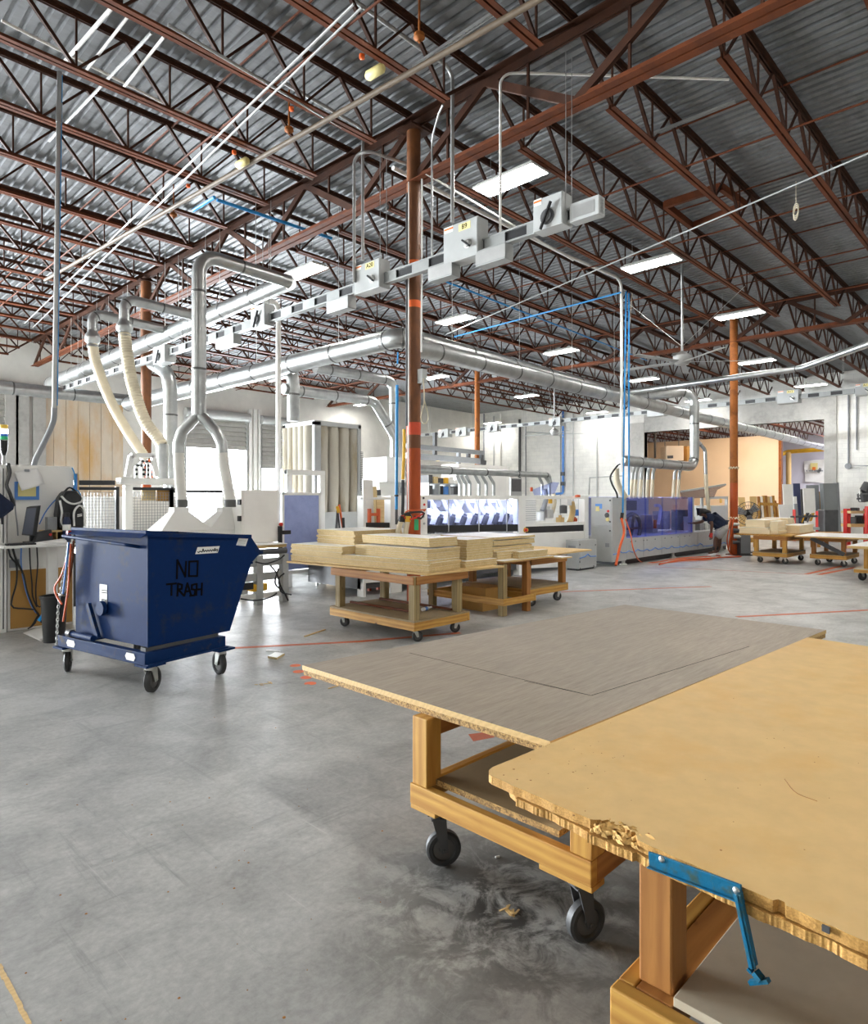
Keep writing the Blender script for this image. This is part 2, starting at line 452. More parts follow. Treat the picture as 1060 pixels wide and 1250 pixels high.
# corrugated roof deck, ribs parallel to the girders
def deck(u0, u1, v0, v1, zf, name, m):
    mb = MB(); u = u0; vs = []; fs = []; p = .155
    while u < u1:
        z = zf(u)
        for du, dz in ((0, 0), (.088, 0), (.103, .038), (.140, .038)):
            vs += [(u+du, v0, z+dz), (u+du, v1, z+dz)]
        u += p
    for i in range(len(vs)//2-1): fs.append((2*i, 2*i+1, 2*i+3, 2*i+2))
    n = len(vs)
    mb.add(vs, fs)
    z0, z1 = zf(u0)+.1, zf(u1)+.1
    mb.hexa([(u0, v0, z0), (u1, v0, z1), (u1, v1, z1), (u0, v1, z0), (u0, v0, z0+.15), (u1, v0, z1+.15), (u1, v1, z1+.15), (u0, v1, z0+.15)])
    return mb.build(name, m, fix=False)
struct(deck(UR, UB+.3, VR, VL+.3, zdk, 'ceiling', 'deck'))
# back wall with the large opening
A0 = au(787, 528, UB); A1 = au(1007, 512, UB); OZ = 4.86
w = MB()
w.box((UB, A0.y, 0), (UB+.3, VL+.3, 7)); w.box((UB, VR, 0), (UB+.3, A1.y, 7)); w.box((UB, A1.y, OZ), (UB+.3, A0.y, 7))
struct(w.build('wall_back', 'block'))
j = MB()
jl = au(1022, 520, UB).y; jr = au(768, 528, UB).y
j.box((UB-.07, jl, 0), (UB+.32, A1.y, OZ+1.0)); j.box((UB-.07, A0.y, 0), (UB+.32, jr, OZ+.5)); j.box((UB-.05, A1.y, OZ), (UB+.32, A0.y, OZ+.95))
struct(j.build('trim_1', 'concrete'))
# left wall with roller doors
D = [(-9.5, -6.0, 3.9), (-4.5, -1.0, 3.9)]  # two unseen open doorways, added to brighten the roof deck at left
d1a, d1b = av(226, 546, VL), av(299, 546, VL); d2a, d2b = av(318, 572, VL), av(346, 572, VL)
D += [(d1a.x, d1b.x, d1a.z), (d2a.x, d2b.x, d2a.z)]
w = MB(); u = UR
for a, b, z in D:
    w.box((u, VL, 0), (a, VL+.3, 7.4)); w.box((a, VL, z), (b, VL+.3, 7.4)); u = b
w.box((u, VL, 0), (UB, VL+.3, 7.4))
struct(w.build('wall_left', 'plainwall'))
struct(MB().box((UR-.3, VR, 0), (UR, VL, 7.5)).build('wall_rear', 'plainwall'))
struct(MB().box((UR, VR-.3, 0), (56, VR, 7.4)).build('wall_right', 'plainwall'))
# weathered panelling on the left wall
a, b = av(50, 484, VL), av(150, 484, VL)
w = MB(); n = 7
for i in range(n):
    x0 = a.x+(b.x-a.x)*i/n; x1 = a.x+(b.x-a.x)*(i+1)/n-.015
    w.box((x0, VL-.05, 1.2), (x1, VL, a.z))
struct(w.build('trim_2', 'woodwall'))
w = MB()
for x in (13, 26, 47): 
    p = av(x, 480, VL); w.box((p.x-.2, VL-.16, 0), (p.x+.2, VL, 5.6))
struct(w.build('trim_3', 'concrete'))
# roller shutters over the doors
def shutter(name, u0, u1, z0, z1):
    m = MB(); z = z0
    while z < z1:
        m.hexa([(u0, VL-.16, z), (u1, VL-.16, z), (u1, VL-.02, z), (u0, VL-.02, z), (u0, VL-.05, z+.17), (u1, VL-.05, z+.17), (u1, VL-.02, z+.17), (u0, VL-.02, z+.17)]); z += .2
    o = struct(m.build(name, 'slat'))
    g = MB()
    for u in (u0-.06, u1): g.box((u, VL-.14, 0), (u+.06, VL, z1+.1))
    g.build('guide_rail', 'lgray', o)
    MB().tube([(u0-.1, VL-.22, z1+.2), (u1+.1, VL-.22, z1+.2)], .2, 16).build('roller_housing', 'lgray', o)
    return o
shutter('door_1', D[2][0], D[2][1], D[2][2], D[2][2]+1.25)
shutter('door_2', D[3][0], D[3][1], D[3][2], D[3][2]+2.0)
d3a, d3b = av(-14, 480, VL), av(9, 480, VL)
shutter('door_3', d3a.x, d3b.x, 0.0, d3b.z)
# pilasters and pipes between the doors
m_ = MB()
for x in (304, 310, 316): 
    p = av(x, 500, VL); m_.box((p.x-.07, VL-.14, 0), (p.x+.07, VL, p.z))
struct(m_.build('trim_4', 'white'))
# room beyond the opening
pw = au(951, 534, 38.0)
struct(MB().box((38, pw.y, 0), (38.2, 24, 4.95)).build('wall_beyond', 'peach'))
struct(MB().box((37.96, pw.y-.14, 0), (38.24, pw.y, 4.97)).build('trim_5', 'orange'))
struct(MB().box((50, VR, 0), (50.3, 30, 7)).build('wall_far', 'lav'))
struct(MB().box((UB+.3, 24, 0), (50, 24.3, 7)).build('wall_side', 'lav'))
struct(MB().box((UB+.3, VR, 5.9), (56, 30, 6.05)).build('ceiling_beyond', 'plainwall'))
j = MB()
for k in range(9):
    v = 5+k*1.9; j.bar((31.4, v, 5.25), (49.6, v, 5.25), .06, .08); j.bar((31.4, v, 5.82), (49.6, v, 5.82), .06, .06)
    for i in range(17): j.bar((31.5+i, v, 5.82), (32+i, v, 5.25), .035); j.bar((32+i, v, 5.25), (32.5+i, v, 5.82), .035)
tag(j.build('roof_framing', 'rust'), 'brown roof joists in the room beyond the wide wall opening', 'roof joists', kind='stuff')

# ================================================================ ROOF STEEL
BAY, CU0, CV0, JS = 12.4, 6.53, 6.78, 1.35
def angle_pair(mb, p, q, w=.055, t=.010, gap=.022, flip=1):
    """two angles back to back with a slit between"""
    p, q = V(p), V(q); d = (q-p).normalized(); x = d.cross(V((0, 0, 1))).normalized(); up = V((0, 0, 1))*flip
    for s in (-1, 1):
        o = x*s*(gap/2+w/2); mb.bar(p+o, q+o, w, t)
        o = x*s*(gap/2+t/2)+up*w/2; mb.bar(p+o, q+o, t, w)
def joist_meshes():
    L = BAY; s = -.014
    tc, bc, wb = MB(), MB(), MB()
    angle_pair(tc, (0, 0, .66), (L, 0, .66+s*L), flip=-1)
    x0, x1 = .8, L-.8; n = 10; pl = (x1-x0)/n
    angle_pair(bc, (x0-.05, 0, 0), (x1+.05, 0, s*x1))
    for i in range(n+1):
        x = x0+i*pl
        wb.bar((x, 0, s*x+.02), (x, 0, s*x+.64), .022)
        if i < n:
            wb.bar((x, .0, s*x+.03), (x+pl/2, 0, s*(x+pl/2)+.64), .028)
            wb.bar((x+pl/2, 0, s*(x+pl/2)+.64), (x+pl, 0, s*(x+pl)+.03), .04)
    wb.bar((.05, 0, .62), (x0, 0, .03), .04); wb.bar((L-.05, 0, .62+s*L), (x1, 0, s*x1+.03), .04)
    return tc, bc, wb
proto = {}
def joist(bay, k, label):
    u0 = CU0+(bay-1)*BAY
    loc = (u0+.005, CV0+JS*k, zbc(u0))
    if 'j' not in proto:
        t = thing('roof_joist', label, 'roof joist', loc, 'roof joists '+str(bay))
        OFF[t.name] = V((0, 0, 0)); tc, bc, wb = joist_meshes()
        tc.build('top_chord', 'rust2', t, fix=False); bc.build('bottom_chord', 'rust', t, fix=False); wb.build('web', 'rust2', t, fix=False)
        proto['j'] = t
    else:
        t = dup(proto['j'], loc, label=label)
    t['group'] = ['open-web joists short of the near girder', 'open-web joists between the two girders', 'open-web joists beyond the far girder'][bay]
JL = ['open-web red steel roof joist on the near side of the girder over the round column',
      'open-web rusty roof joist running between the two girders',
      'open-web rusty roof joist beyond the far girder, over the back wall']
for bay in range(3):
    for k in range(-4, 15): 
        if bay == 2 and k > 10: continue
        joist(bay, k, JL[bay])
def girder_meshes():
    L = 9.4; tc, bc, wb = MB(), MB(), MB()
    angle_pair(tc, (0, 0, .90), (0, L, .90), .11, .014, .03, -1)
    angle_pair(bc, (0, -.0, 0), (0, L, 0), .10, .014, .03)
    n = 7; pl = L/n
    for i in range(n):
        y = i*pl
        if i % 2 == 0: wb.bar((0, y, .86), (0, y+pl, .04), .06, .10)
        else: wb.bar((0, y, .04), (0, y+pl, .86), .06, .10)
        wb.bar((0, y+pl/2, .04), (0, y+pl/2, .86), .03)
    return tc, bc, wb
girders = []
for gi, u in enumerate((CU0, CU0+BAY)):
    for si in range(3):
        loc = (u, CV0-9.4+9.4*si, 6.10-.174*gi)
        if gi == 0: lab = ['deep rusty roof girder from the round column to the top edge of the picture', 'deep roof girder from the near round column back over the large ducts', 'far end of the deep roof girder meeting the panelled left wall'][si]
        else: lab = ['deep rusty girder between the column by the worker and the right edge', 'deep rusty girder behind the big ducts, between the two far columns', 'far end of the deep girder near the bright far corner'][si]
        if not girders:
            t = thing('roof_girder', lab, 'roof girder', loc); OFF[t.name] = V((0, 0, 0))
            tc, bc, wb = girder_meshes(); tc.build('top_chord', 'rust2', t, fix=False); bc.build('bottom_chord', 'rust', t, fix=False); wb.build('web', 'rust2', t, fix=False)
            girders.append(t)
        else: girders.append(dup(girders[0], loc, label=lab))
def column(u, v, ztop, label, r=.10, lower='colred', zs=2.3, upper='colbrown'):
    t = thing('steel_column', label, 'column', (u, v, 0))
    MB().tube([(u, v, .015), (u, v, zs)], r, 24).build('lower_shaft', lower, t)
    MB().tube([(u, v, zs), (u, v, ztop)], r, 24).build('upper_shaft', upper, t)
    MB().box((u-.17, v-.17, 0), (u+.17, v+.17, .02)).build('base_plate', 'rust', t)
    MB().box((u-.2, v-.16, ztop), (u+.2, v+.16, ztop+.03)).build('cap_plate', 'rust2', t)
    return t
c0 = column(CU0, CV0, 6.84, 'round steel column, brown above and red below, behind the boards in the middle')
for z, hh in ((2.58, .09), (4.36, .05), (4.93, .05)):
    MB().tube([(CU0, CV0, z-hh), (CU0, CV0, z+hh)], .103, 24).build('tape_band', 'band' if hh > .06 else 'dot', c0)
g = MB().box((CU0-.02, CV0-.19, 3.22), (CU0+.08, CV0-.09, 3.42)); g.build('switch_box', 'lgray', c0)
column(CU0+BAY, CV0, 6.66, 'orange-brown column beside the bending worker', .105, 'colred', 2.0, 'orange')
column(CU0+BAY, CV0+9.4, 6.66, 'thin far column rising behind the white edge-banding machine', .10, 'colred', 2.2, 'orange')
column(CU0, CV0+9.4, 6.84, 'red column behind the cream hoses at the panelled wall', .12, 'colred', 2.5, 'colbrown')

# bridging, sprinkler mains and conduits up in the roof
def line(name, x0, y0, x1, y1, z, r, m, label, cat, group=None, n=8):
    a, b = az(x0, y0, z), az(x1, y1, z)
    return tag(MB().tube([a, b], r, n).build(name, m), label, cat, group)
for k, u in enumerate((1.6, 4.2, 9.3, 11.9, 14.5, 16.9)):
    mb = MB()
    for v0, dz in ((0, .02), (.0, .62)):
        mb.tube([(u+v0, 1.0, zbc(u)+dz), (u+v0, VL-.2, zbc(u)+dz)], .014, 6)
    tag(mb.build('bridging_rod', 'rust'), 'pair of thin rust-coloured bridging rods crossing the roof joists', 'bridging rod', 'bridging rods across the joists')
t = thing('sprinkler_main', 'rusty sprinkler pipe with two yellow couplings crossing under the near roof joists', 'sprinkler pipe', az(296, 199, 6.3))
a, b = az(55, 342, 6.3), az(692, -20, 6.3)
MB().tube([a, b], .034, 10).build('pipe', 'pipetan', t)
for x, y in ((296, 199), (458, 88)):
    p = az(x, y, 6.3); d = (b-a).normalized()
    MB().tube([p-d*.13, p-d*.1, p+d*.1, p+d*.13], [.034, .055, .055, .034], 12).build('coupling', 'labely', t)
for x, y in ((353, 158), (212, 262), (512, 44)):
    p = az(x, y, 6.3); mb = MB(); mb.tube([p-V((0, 0, .07)), p+V((0, 0, .5))], .012, 6); mb.lathe(p-V((0, 0, .05)), (0, 0, 1), [(0, .02), (.03, .06), (.07, .055), (.1, .01)], 10)
    mb.build('hanger_clamp', 'orange', t)
for x, y in ((356, 133), (286, 186), (442, 69), (230, 227)):
    p = az(x, y, 6.35); MB().lathe(p-V((0, 0, .03)), (0, 0, 1), [(0, .001), (.01, .03), (.05, .03), (.06, .001)], 10).build('sprinkler_head', 'dot', t)
line('conduit', 30, 395, 432, 5, 6.33, .013, 'conduit', 'upper of two thin white conduits side by side under the joists', 'conduit', n=8)
line('conduit', 40, 400, 442, 9, 6.33, .013, 'conduit', 'lower of two thin white conduits side by side under the joists', 'conduit', n=8)
line('conduit', 2, 25, 388, 222, 6.98, .018, 'offwhite', 'cream conduit along the joist above the top left corner', 'conduit')
line('conduit', 205, 30, 425, 160, 6.42, .018, 'conduit', 'thick white conduit bending down towards the A20 switch box', 'conduit')
line('conduit', 136, 10, 75, 80, 6.7, .022, 'offwhite', 'short white fluorescent tube conduit near the top left corner', 'conduit')
line('conduit', 200, 45, 150, 108, 6.6, .016, 'offwhite', 'short cream conduit hanging beside the top left joist', 'conduit')
line('conduit', 158, 18, 106, 85, 6.75, .016, 'offwhite', 'thin cream conduit beside the white tube near the top left corner', 'conduit')
line('conduit', 185, 40, 60, 172, 6.75, .018, 'conduit', 'gray conduit crossing above the left vertical post', 'conduit')
line('conduit', 520, 212, 700, 318, 6.1, .014, 'white', 'white conduit from the round column towards the busway end', 'conduit')
line('air_pipe', 265, 244, 405, 291, 6.3, .028, 'air', 'blue compressed-air pipe under the joist left of the column', 'air pipe')
line('air_pipe', 236, 257, 262, 241, 6.3, .028, 'air', 'short blue air pipe stub above the tall elbow duct', 'air pipe')
line('air_pipe', 535, 340, 790, 440, 6.25, .022, 'air', 'long blue air pipe running right from behind the column', 'air pipe')
line('air_pipe', 555, 411, 758, 357, 6.15, .020, 'air', 'blue air pipe crossing level towards the white vertical post', 'air pipe')
line('conduit', 545, 408, 1075, 181, 6.15, .014, 'busgray', 'long thin gray conduit crossing the whole right side of the roof', 'conduit')
# slotted strut channel
def strut(x0, y0, x1, y1, z, label):
    a, b = az(x0, y0, z), az(x1, y1, z); mb = MB(); n = int((b-a).length/.06)
    d = (b-a)/n; x = d.normalized().cross(V((0, 0, 1))).normalized()*.018
    mb.bar(a+x, b+x, .012, .03); mb.bar(a-x, b-x, .012, .03)
    for i in range(n): mb.bar(a+d*(i+.1), a+d*(i+.5), .04, .006)
    return tag(mb.build('strut_channel', 'conduit'), label, 'strut channel')
strut(505, 82, 606, 14, 6.7, 'slotted steel strut above the B9 switch box')
strut(775, 172, 898, 124, 6.6, 'slotted steel strut in the roof at right')

# ceiling opening curb with its framing
p = az(850, 262, 6.55); mb = MB()
q = [az(812, 250, 6.7), az(845, 276, 6.7), az(910, 250, 6.7), az(880, 228, 6.7)]
for i in range(4): mb.bar(q[i], q[(i+1) % 4], .07, .12)
tag(mb.build('roof_hatch_frame', 'rust'), 'square rusty steel frame around the dark roof hatch', 'hatch frame')

# ================================================================ LIGHTS
def fixture(u, v, label, group=None, wires=True):
    z = 6.35-.014*(u-CU0)
    t = proto.get('lamp')
    if t is None:
        t = thing('high_bay_light', label, 'ceiling light', (0, 0, 0), group)
        MB().hexa([(-.2, -.55, .02), (.2, -.55, .02), (.2, .55, .02), (-.2, .55, .02), (-.15, -.5, .08), (.15, -.5, .08), (.15, .5, .08), (-.15, .5, .08)]).build('housing', 'white', t)
        e = MB()
        for x in (-.205, .205): e.bar((x, -.555, .012), (x, .555, .012), .012, .03)
        for y in (-.555, .555): e.bar((-.205, y, .012), (.205, y, .012), .012, .03)
        e.build('rim', 'white', t)
        MB().box((-.195, -.545, .004), (.195, .545, .018)).build('diffuser', 'lamp', t)
        for x, y in ((-.14, -.48), (.14, .48)): MB().tube([(x, y, .07), (x, y, .68)], .003, 5).build('hanging_wire', 'steel', t)
        proto['lamp'] = t; t.location = (u, v, z)
    else: t = dup(t, (u, v, z), label=label)
    if group: t['group'] = group
    elif 'group' in t: del t['group']
    return t
LG = 'far high-bay lights'
fixture(7.81, 6.04, 'bright high-bay light panel above the B9 switch box, nearest to the camera')
fixture(12.44, 6.06, 'bright high-bay light panel above the white vertical conduit post')
fixture(17.25, 6.04, 'bright high-bay light panel in front of the column by the worker')
fixture(7.95, 11.55, 'bright high-bay light panel behind the end of the tall elbow duct')
fixture(12.75, 11.65, 'bright high-bay light panel just right of the round column, over the big duct bend')
fixture(17.66, 11.61, 'bright high-bay light panel above the twin ducts in the middle')
fixture(23.67, 11.83, 'bright high-bay light panel just over the long thin white duct')
fixture(18.03, 17.5, 'bright high-bay light panel low beside the right edge of the round column')
for u, v in ((23.84, 17.49), (23.18, 7.57), (29.09, 7.47), (30.4, 17.78), (30.4, 24.8), (20.64, 25.0), (29.9, 12.3)):
    fixture(u, v, 'small bright high-bay light panel far back under the dark roof', LG)
for u, v in ((7.8, .4), (12.4, .4), (17.2, .4), (7.8, -5.5), (12.4, -5.5), (17.2, -5.5), (23, 2), (29, 1.5), (3.0, .4), (3.0, -5.5), (-2, 6.04), (-2, 11.6), (-7, 11.6)):  # unseen fixtures, added to light the foreground and the left workstation
    fixture(u, v, 'added high-bay light panel out of the picture overhead', 'added high-bay lights outside the picture')
for u, v in ((33.5, 9), (42, 8)):
    t = fixture(u, v, 'light panel in the room beyond the wall opening', 'lights in the room beyond'); t.location.z = 5.15

def area(name, loc, rot, sx, sy, energy, col):
    L = bpy.data.lights.new(name, 'AREA'); L.shape = 'RECTANGLE'; L.size = sx; L.size_y = sy; L.energy = energy; L.color = col
    o = bpy.data.objects.new(name, L); C.objects.link(o); o.location = loc; o.rotation_euler = rot; return o
DAY = (.88, .94, 1.0)
for i, (a, b, z) in enumerate(D):   # area lamps for daylight in the doorways, the first two added out of view
    area('daylight', ((a+b)/2, VL+.45, z/2), (math.radians(-90), 0, 0), b-a, z, [3200, 3200, 900, 400][i], DAY)
area('warm_light', (34.5, 12, 5.6), (0, 0, 0), 4, 6, 150, (1, .80, .58))
area('cool_fill_light', (45.5, 7, 5.6), (0, 0, 0), 4, 6, 500, (.92, .92, 1.0))  # unseen fill lamp, added to brighten the lavender wall
wd = bpy.data.worlds.new('World'); bpy.context.scene.world = wd; wd.use_nodes = True
wd.node_tree.nodes['Background'].inputs[0].default_value = (.86, .92, 1.0, 1); wd.node_tree.nodes['Background'].inputs[1].default_value = 4.0
# ---------------------------------------------------------------- camera
cd = bpy.data.cameras.new('camera'); cam = bpy.data.objects.new('camera', cd); C.objects.link(cam)
cam.location = (0, 0, H); cam.rotation_euler = (PI/2, 0, YAW-PI/2)
cd.sensor_fit = 'HORIZONTAL'; cd.sensor_width = 36; cd.lens = 36*F/1060; cd.shift_y = -(625-CY)/1060; cd.clip_start = .05; cd.clip_end = 200
sc = bpy.context.scene; sc.camera = cam
sc.view_settings.view_transform = 'Standard'; sc.view_settings.look = 'None'; sc.view_settings.gamma = 1; sc.view_settings.use_curve_mapping = False
sc.view_settings.exposure = 1.5
sc.cycles.use_denoising = True
sc.cycles.max_bounces = 8; sc.cycles.diffuse_bounces = 4; sc.cycles.transparent_max_bounces = 12
# ================================================================ CARTS AND TABLES
def caster(parent, x, y, zt, r, ang=0.0, w=.04, fork='steel', wheel='rubber'):
    d = V((math.cos(ang), math.sin(ang), 0)); n = V((-d.y, d.x, 0)); ax = V((x, y, r))-d*r*.35
    top = V((x, y, zt)); m = MB()
    e1, e2 = d*r*.62, n*r*.5
    m.hexa([top-e1-e2-V((0, 0, .008)), top+e1-e2-V((0, 0, .008)), top+e1+e2-V((0, 0, .008)), top-e1+e2-V((0, 0, .008)), top-e1-e2, top+e1-e2, top+e1+e2, top-e1+e2])
    m.lathe(top-V((0, 0, .03)), (0, 0, 1), [(0, r*.42), (.022, r*.42)], 14)
    for s in (-1, 1):
        o = n*s*(w/2+.008); a = V((x, y, zt-.025))+o
        m.prism([a-d*r*.45-n*.002, a+d*r*.35-n*.002, ax+o+d*r*.16-V((0, 0, r*.16))-n*.002, ax+o-d*r*.22-V((0, 0, r*.1))-n*.002], n*.005)
    m.bar(V((x, y, zt-.03))-n*(w/2+.01), V((x, y, zt-.03))+n*(w/2+.01), r*.8, .006)
    m.tube([ax-n*(w/2+.018), ax+n*(w/2+.018)], r*.09, 8)
    c = m.build('caster', fork, parent)
    o_ = MB(); h = w/2
    o_.lathe(ax, n, [(-h*.7, r*.62), (-h, r*.7), (-h, r*.88), (-h*.6, r), (h*.6, r), (h, r*.88), (h, r*.7), (h*.7, r*.62)], 28)
    wl = o_.build('wheel', wheel, c)
    MB().lathe(ax, n, [(-h*.95, .001), (-h*.95, r*.2), (-h*.6, r*.22), (-h*.55, r*.64), (h*.55, r*.64), (h*.6, r*.22), (h*.95, r*.2), (h*.95, .001)], 24).build('hub', 'hub', c)
    return c
def cart(name, label, cat, org, rot, du, dv, zr0, zr1, zt, legs, rail='pine', leg='old', cr=.055, ca=(.3, 2.2, 1.2, 2.8), casters=None, group=None, shelf='shelf', apron=True, lw=.089, shelfin=.0):
    """frame on casters, local frame: corner nearest the camera at 0,0"""
    t = thing(name, label, cat, (0, 0, 0), group)
    for a, b, m in (((0, 0, zr0), (.04, dv, zr1), rail+'_y'), ((du-.04, 0, zr0), (du, dv, zr1), rail+'_y'), ((.04, 0, zr0), (du-.04, .04, zr1), rail+'_x'), ((.04, dv-.04, zr0), (du-.04, dv, zr1), rail+'_x')):
        MB().box(a, b).build('bottom_rail', m, t, .004)
    s = shelfin
    MB().box((s, s, zr1+.001), (du-s, dv-s, zr1+.02)).build('shelf', [shelf], t, .002)
    for x, y in legs: MB().box((x-lw/2, y-lw/2, zr1+.001), (x+lw/2, y+lw/2, zt)).build('leg', leg+'_z', t, .004)
    if apron:
        for (ax, ay), (bx, by), m in (((.02, .02), (.02, dv-.02), '_y'), ((du-.02, .02), (du-.02, dv-.02), '_y'), ((.04, .02), (du-.04, .02), '_x'), ((.04, dv-.02), (du-.04, dv-.02), '_x')):
            MB().bar((ax, ay, zt-.045), (bx, by, zt-.045), .038, .089).build('apron_rail', 'fir'+m, t, .003)
    for i, (x, y) in enumerate(casters or [(.12, .1), (.12, dv-.12), (du-.12, .1), (du-.12, dv-.12)]):
        caster(t, x, y, zr0, cr, ca[i % 4])
    place(t, (org[0], org[1], 0), rot)
    return t
def lower_quad(px, z): return [az(x, y, z) for x, y in px]

# ---- gray laminate table -------------------------------------------------
t = thing('sheet_cart', 'low timber cart topped with a gray wood-grain laminate sheet', 'cart', (1.98, 1.18, 0))
O = V((1.98, 1.18, 0)); DU, DV = 2.35, .90
def bx(a, b): 
    return MB().box(V(a)+O, V(b)+O)
bx((0, 0, .262), (.04, DV, .351)).build('bottom_rail', 'pine_y', t, .004)
bx((DU-.04, 0, .262), (DU, DV, .351)).build('bottom_rail', 'pine_y', t, .004)
bx((.04, 0, .262), (DU, .04, .351)).build('bottom_rail', 'fir_x', t, .004)
bx((.04, DV-.04, .262), (DU, DV, .351)).build('bottom_rail', 'pine_x', t, .004)
for a, b in (((.004, 0, .240), (.09, .22, .2605)), ((.004, DV-.15, .240), (.09, DV, .2605)), ((DU-.1, 0, .24), (DU, .2, .2605)), ((DU-.1, DV-.2, .24), (DU, DV, .2605))):
    bx(a, b).build('caster_block', 'pine_y', t, .003)
m = bx((.06, .17, .3515), (DU, DV-.10, .377)); m.mi = [1, 0, 2, 2, 2, 2]
m.build('shelf', ['shelf', 'shelf', 'chipdark'], t)
for x, y in ((.05, .045), (.05, DV-.055), (DU-.06, .06), (DU-.06, DV-.06)):
    bx((x-.045, y-.045, .351), (x+.045, y+.045, .647)).build('leg', 'pine_z', t, .005)
for a, b, mm in (((.1, .03, .56), (DU-.1, .07, .647), 'fir_x'), ((.1, DV-.09, .56), (DU-.1, DV-.05, .647), 'fir_x')): bx(a, b).build('apron_rail', mm, t, .003)
q = lower_quad([(369, 812), (672, 905), (1009, 769), (763, 738)], .70)
MB().slab(q, .024, 0, 1, 1).build('tabletop', ['laminate', 'tanboard'], t)
q2 = [p-V((0, 0, .0245)) for p in q]; c_ = sum(q2, V())/4; q2 = [p+(c_-p)*.004 for p in q2]
MB().slab(q2, .027).build('lower_board', 'chipdark', t)
for x, y, a in ((.07, DV-.1, 2.5), (.07, .09, 2.75), (DU-.1, .1, 2.3), (DU-.1, DV-.1, 2.6)):
    caster(t, O.x+x, O.y+y, .240, .076, a, .045, 'dgray', 'rubber')
# scored layout lines on the sheet
m = MB(); z = .7004
for (x0, y0), (x1, y1) in (((500, 797), (722, 849)), ((722, 849), (915, 789)), ((640, 831), (722, 849))):
    m.bar(az(x0, y0, z), az(x1, y1, z), .003, .0006)
m.build('scored_line', 'ink', t)

# ---- tan fibreboard table ------------------------------------------------
TZ = .745
p0, pf, pn = az(588, 942, TZ), az(986, 778, TZ), az(1060, 1150, TZ)
d1 = (pn-p0); pn = p0+d1*1.62                    # runs on out of the picture
pr = pn+(pf-p0)
t = thing('sheet_cart', 'timber cart with a thick tan fibreboard top, chipped along the near edge', 'cart', (1.50, -.25, 0))
def edge(k): return p0.lerp(pn, k)
dn = (pn-p0).normalized(); inn = V((-dn.y, dn.x, 0))
if inn.dot(pf-p0) < 0: inn = -inn
rnd = random.Random(3); Ln = (pn-p0).length
# where the notch is along the edge
def kpx(x):
    best = min(range(2001), key=lambda i: abs(proj(edge(i/2000))[0]-x)); return best/2000
def proj(p):
    f = p.x*CS+p.y*SN; r = p.x*SN-p.y*CS
    return CX+F*r/f, CY-F*(p.z-H)/f
k0, k1 = kpx(722), kpx(778); k2, k3 = kpx(945), kpx(958)
top = []
for i in range(4):                               # rounded corner
    a = i/3; top.append(p0+(pf-p0).normalized()*.05*(1-a)**1.6+dn*.045*a**1.6)
for i in range(1, 260):
    k = .02+i*.98/260
    dep = .0008*rnd.random()+.0012*math.sin(k*61)+.001*math.sin(k*143)
    if k0 < k < k1: dep = (.028+.02*rnd.random())*math.sin((k-k0)/(k1-k0)*PI)**.6
    if k2 < k < k3: dep = .012
    top.append(edge(k)+inn*dep)
top += [pn, pr, pf]
tt = MB().prism([p-V((0, 0, .026)) for p in top], (0, 0, .026)); tt.mi = [1, 0]+[1]*len(top)
tt.build('tabletop', ['mdf', 'mdfedge'], t)
lo = []
for i in range(0, 330):
    k = .075+i*.925/329
    j = .0025*rnd.random()-.008+.003*math.sin(k*47)+.002*math.sin(k*121+1)+(.02 if i < 5 else 0)
    if k0 < k < k1: j -= .012
    lo.append(edge(k)+inn*j-V((0, 0, .028)))
lo[0] = edge(.06)+inn*.02-V((0, 0, .028)); lo += [pn-V((0, 0, .028)), pr-V((0, 0, .028)), pf+dn*.03-V((0, 0, .028)), p0+(pf-p0)*.03+dn*.03-V((0, 0, .028))]
MB().prism([p-V((0, 0, .022)) for p in lo], (0, 0, .022)).build('lower_board', 'mdfedge', t)
m = MB()                                         # torn fibres in the notch
for i in range(70):
    k = k0+(k1-k0)*rnd.random(); dep = .05*rnd.random(); p = edge(k)+inn*(dep-.004)-V((0, 0, .022-dep*.36-.004*rnd.random()))
    L = .012+.03*rnd.random(); a = rnd.random()*1.2-.6; dd = (dn*math.cos(a)+inn*math.sin(a))*L+V((0, 0, .008*rnd.random()-.004)); s = inn*(.004+.007*rnd.random())+V((0, 0, -.002))
    m.add([p-s*.5, p+dd*.5-s-V((0, 0, .004)), p+dd, p+dd*.4+s, p+dd*.5+V((0, 0, .006))], [(0, 1, 4), (1, 2, 4), (2, 3, 4), (3, 0, 4), (3, 2, 1, 0)])
m.build('torn_edge', 'torn', t)
# dents and small holes
m = MB()
for i in range(46):
    x, y = (rnd.gauss(690, 40), rnd.gauss(928, 18)) if i < 24 else (rnd.uniform(680, 1050), rnd.uniform(830, 1040))
    p = az(x, y, TZ+.0006); r = .0015+.0025*rnd.random()**2
    m.lathe(p, (0, 0, 1), [(-.0004, r), (0, r), (0.0001, .0001)], 6)
for (x0, y0), (x1, y1) in (((958, 951), (998, 978)),): m.tube(smooth_path([az(x0, y0, TZ+.001), az((x0+x1)/2-6, (y0+y1)/2+3, TZ+.001), az(x1, y1, TZ+.001)], .02), .0012, 5)
m.build('dent', 'fir_x', t)
B0, B1 = (1.505, -.30), (4.1, .845)
for a, b, mm in (((B0[0], B0[1], .245), (B0[0]+.045, B1[1], .355), 'pine_y'), ((B1[0]-.045, B0[1], .245), (B1[0], B1[1], .355), 'pine_y'), ((B0[0]+.045, B1[1]-.045, .245), (B1[0]-.045, B1[1], .355), 'pine_x'), ((B0[0]+.045, B0[1], .245), (B1[0]-.045, B0[1]+.045, .355), 'pine_x')):
    MB().box(a, b).build('bottom_rail', mm, t, .005)
sh = MB().box((B0[0]+.05, B0[1]+.03, .3555), (B1[0], .70, .378)); sh.build('shelf', 'shelfwhite', t, .002)
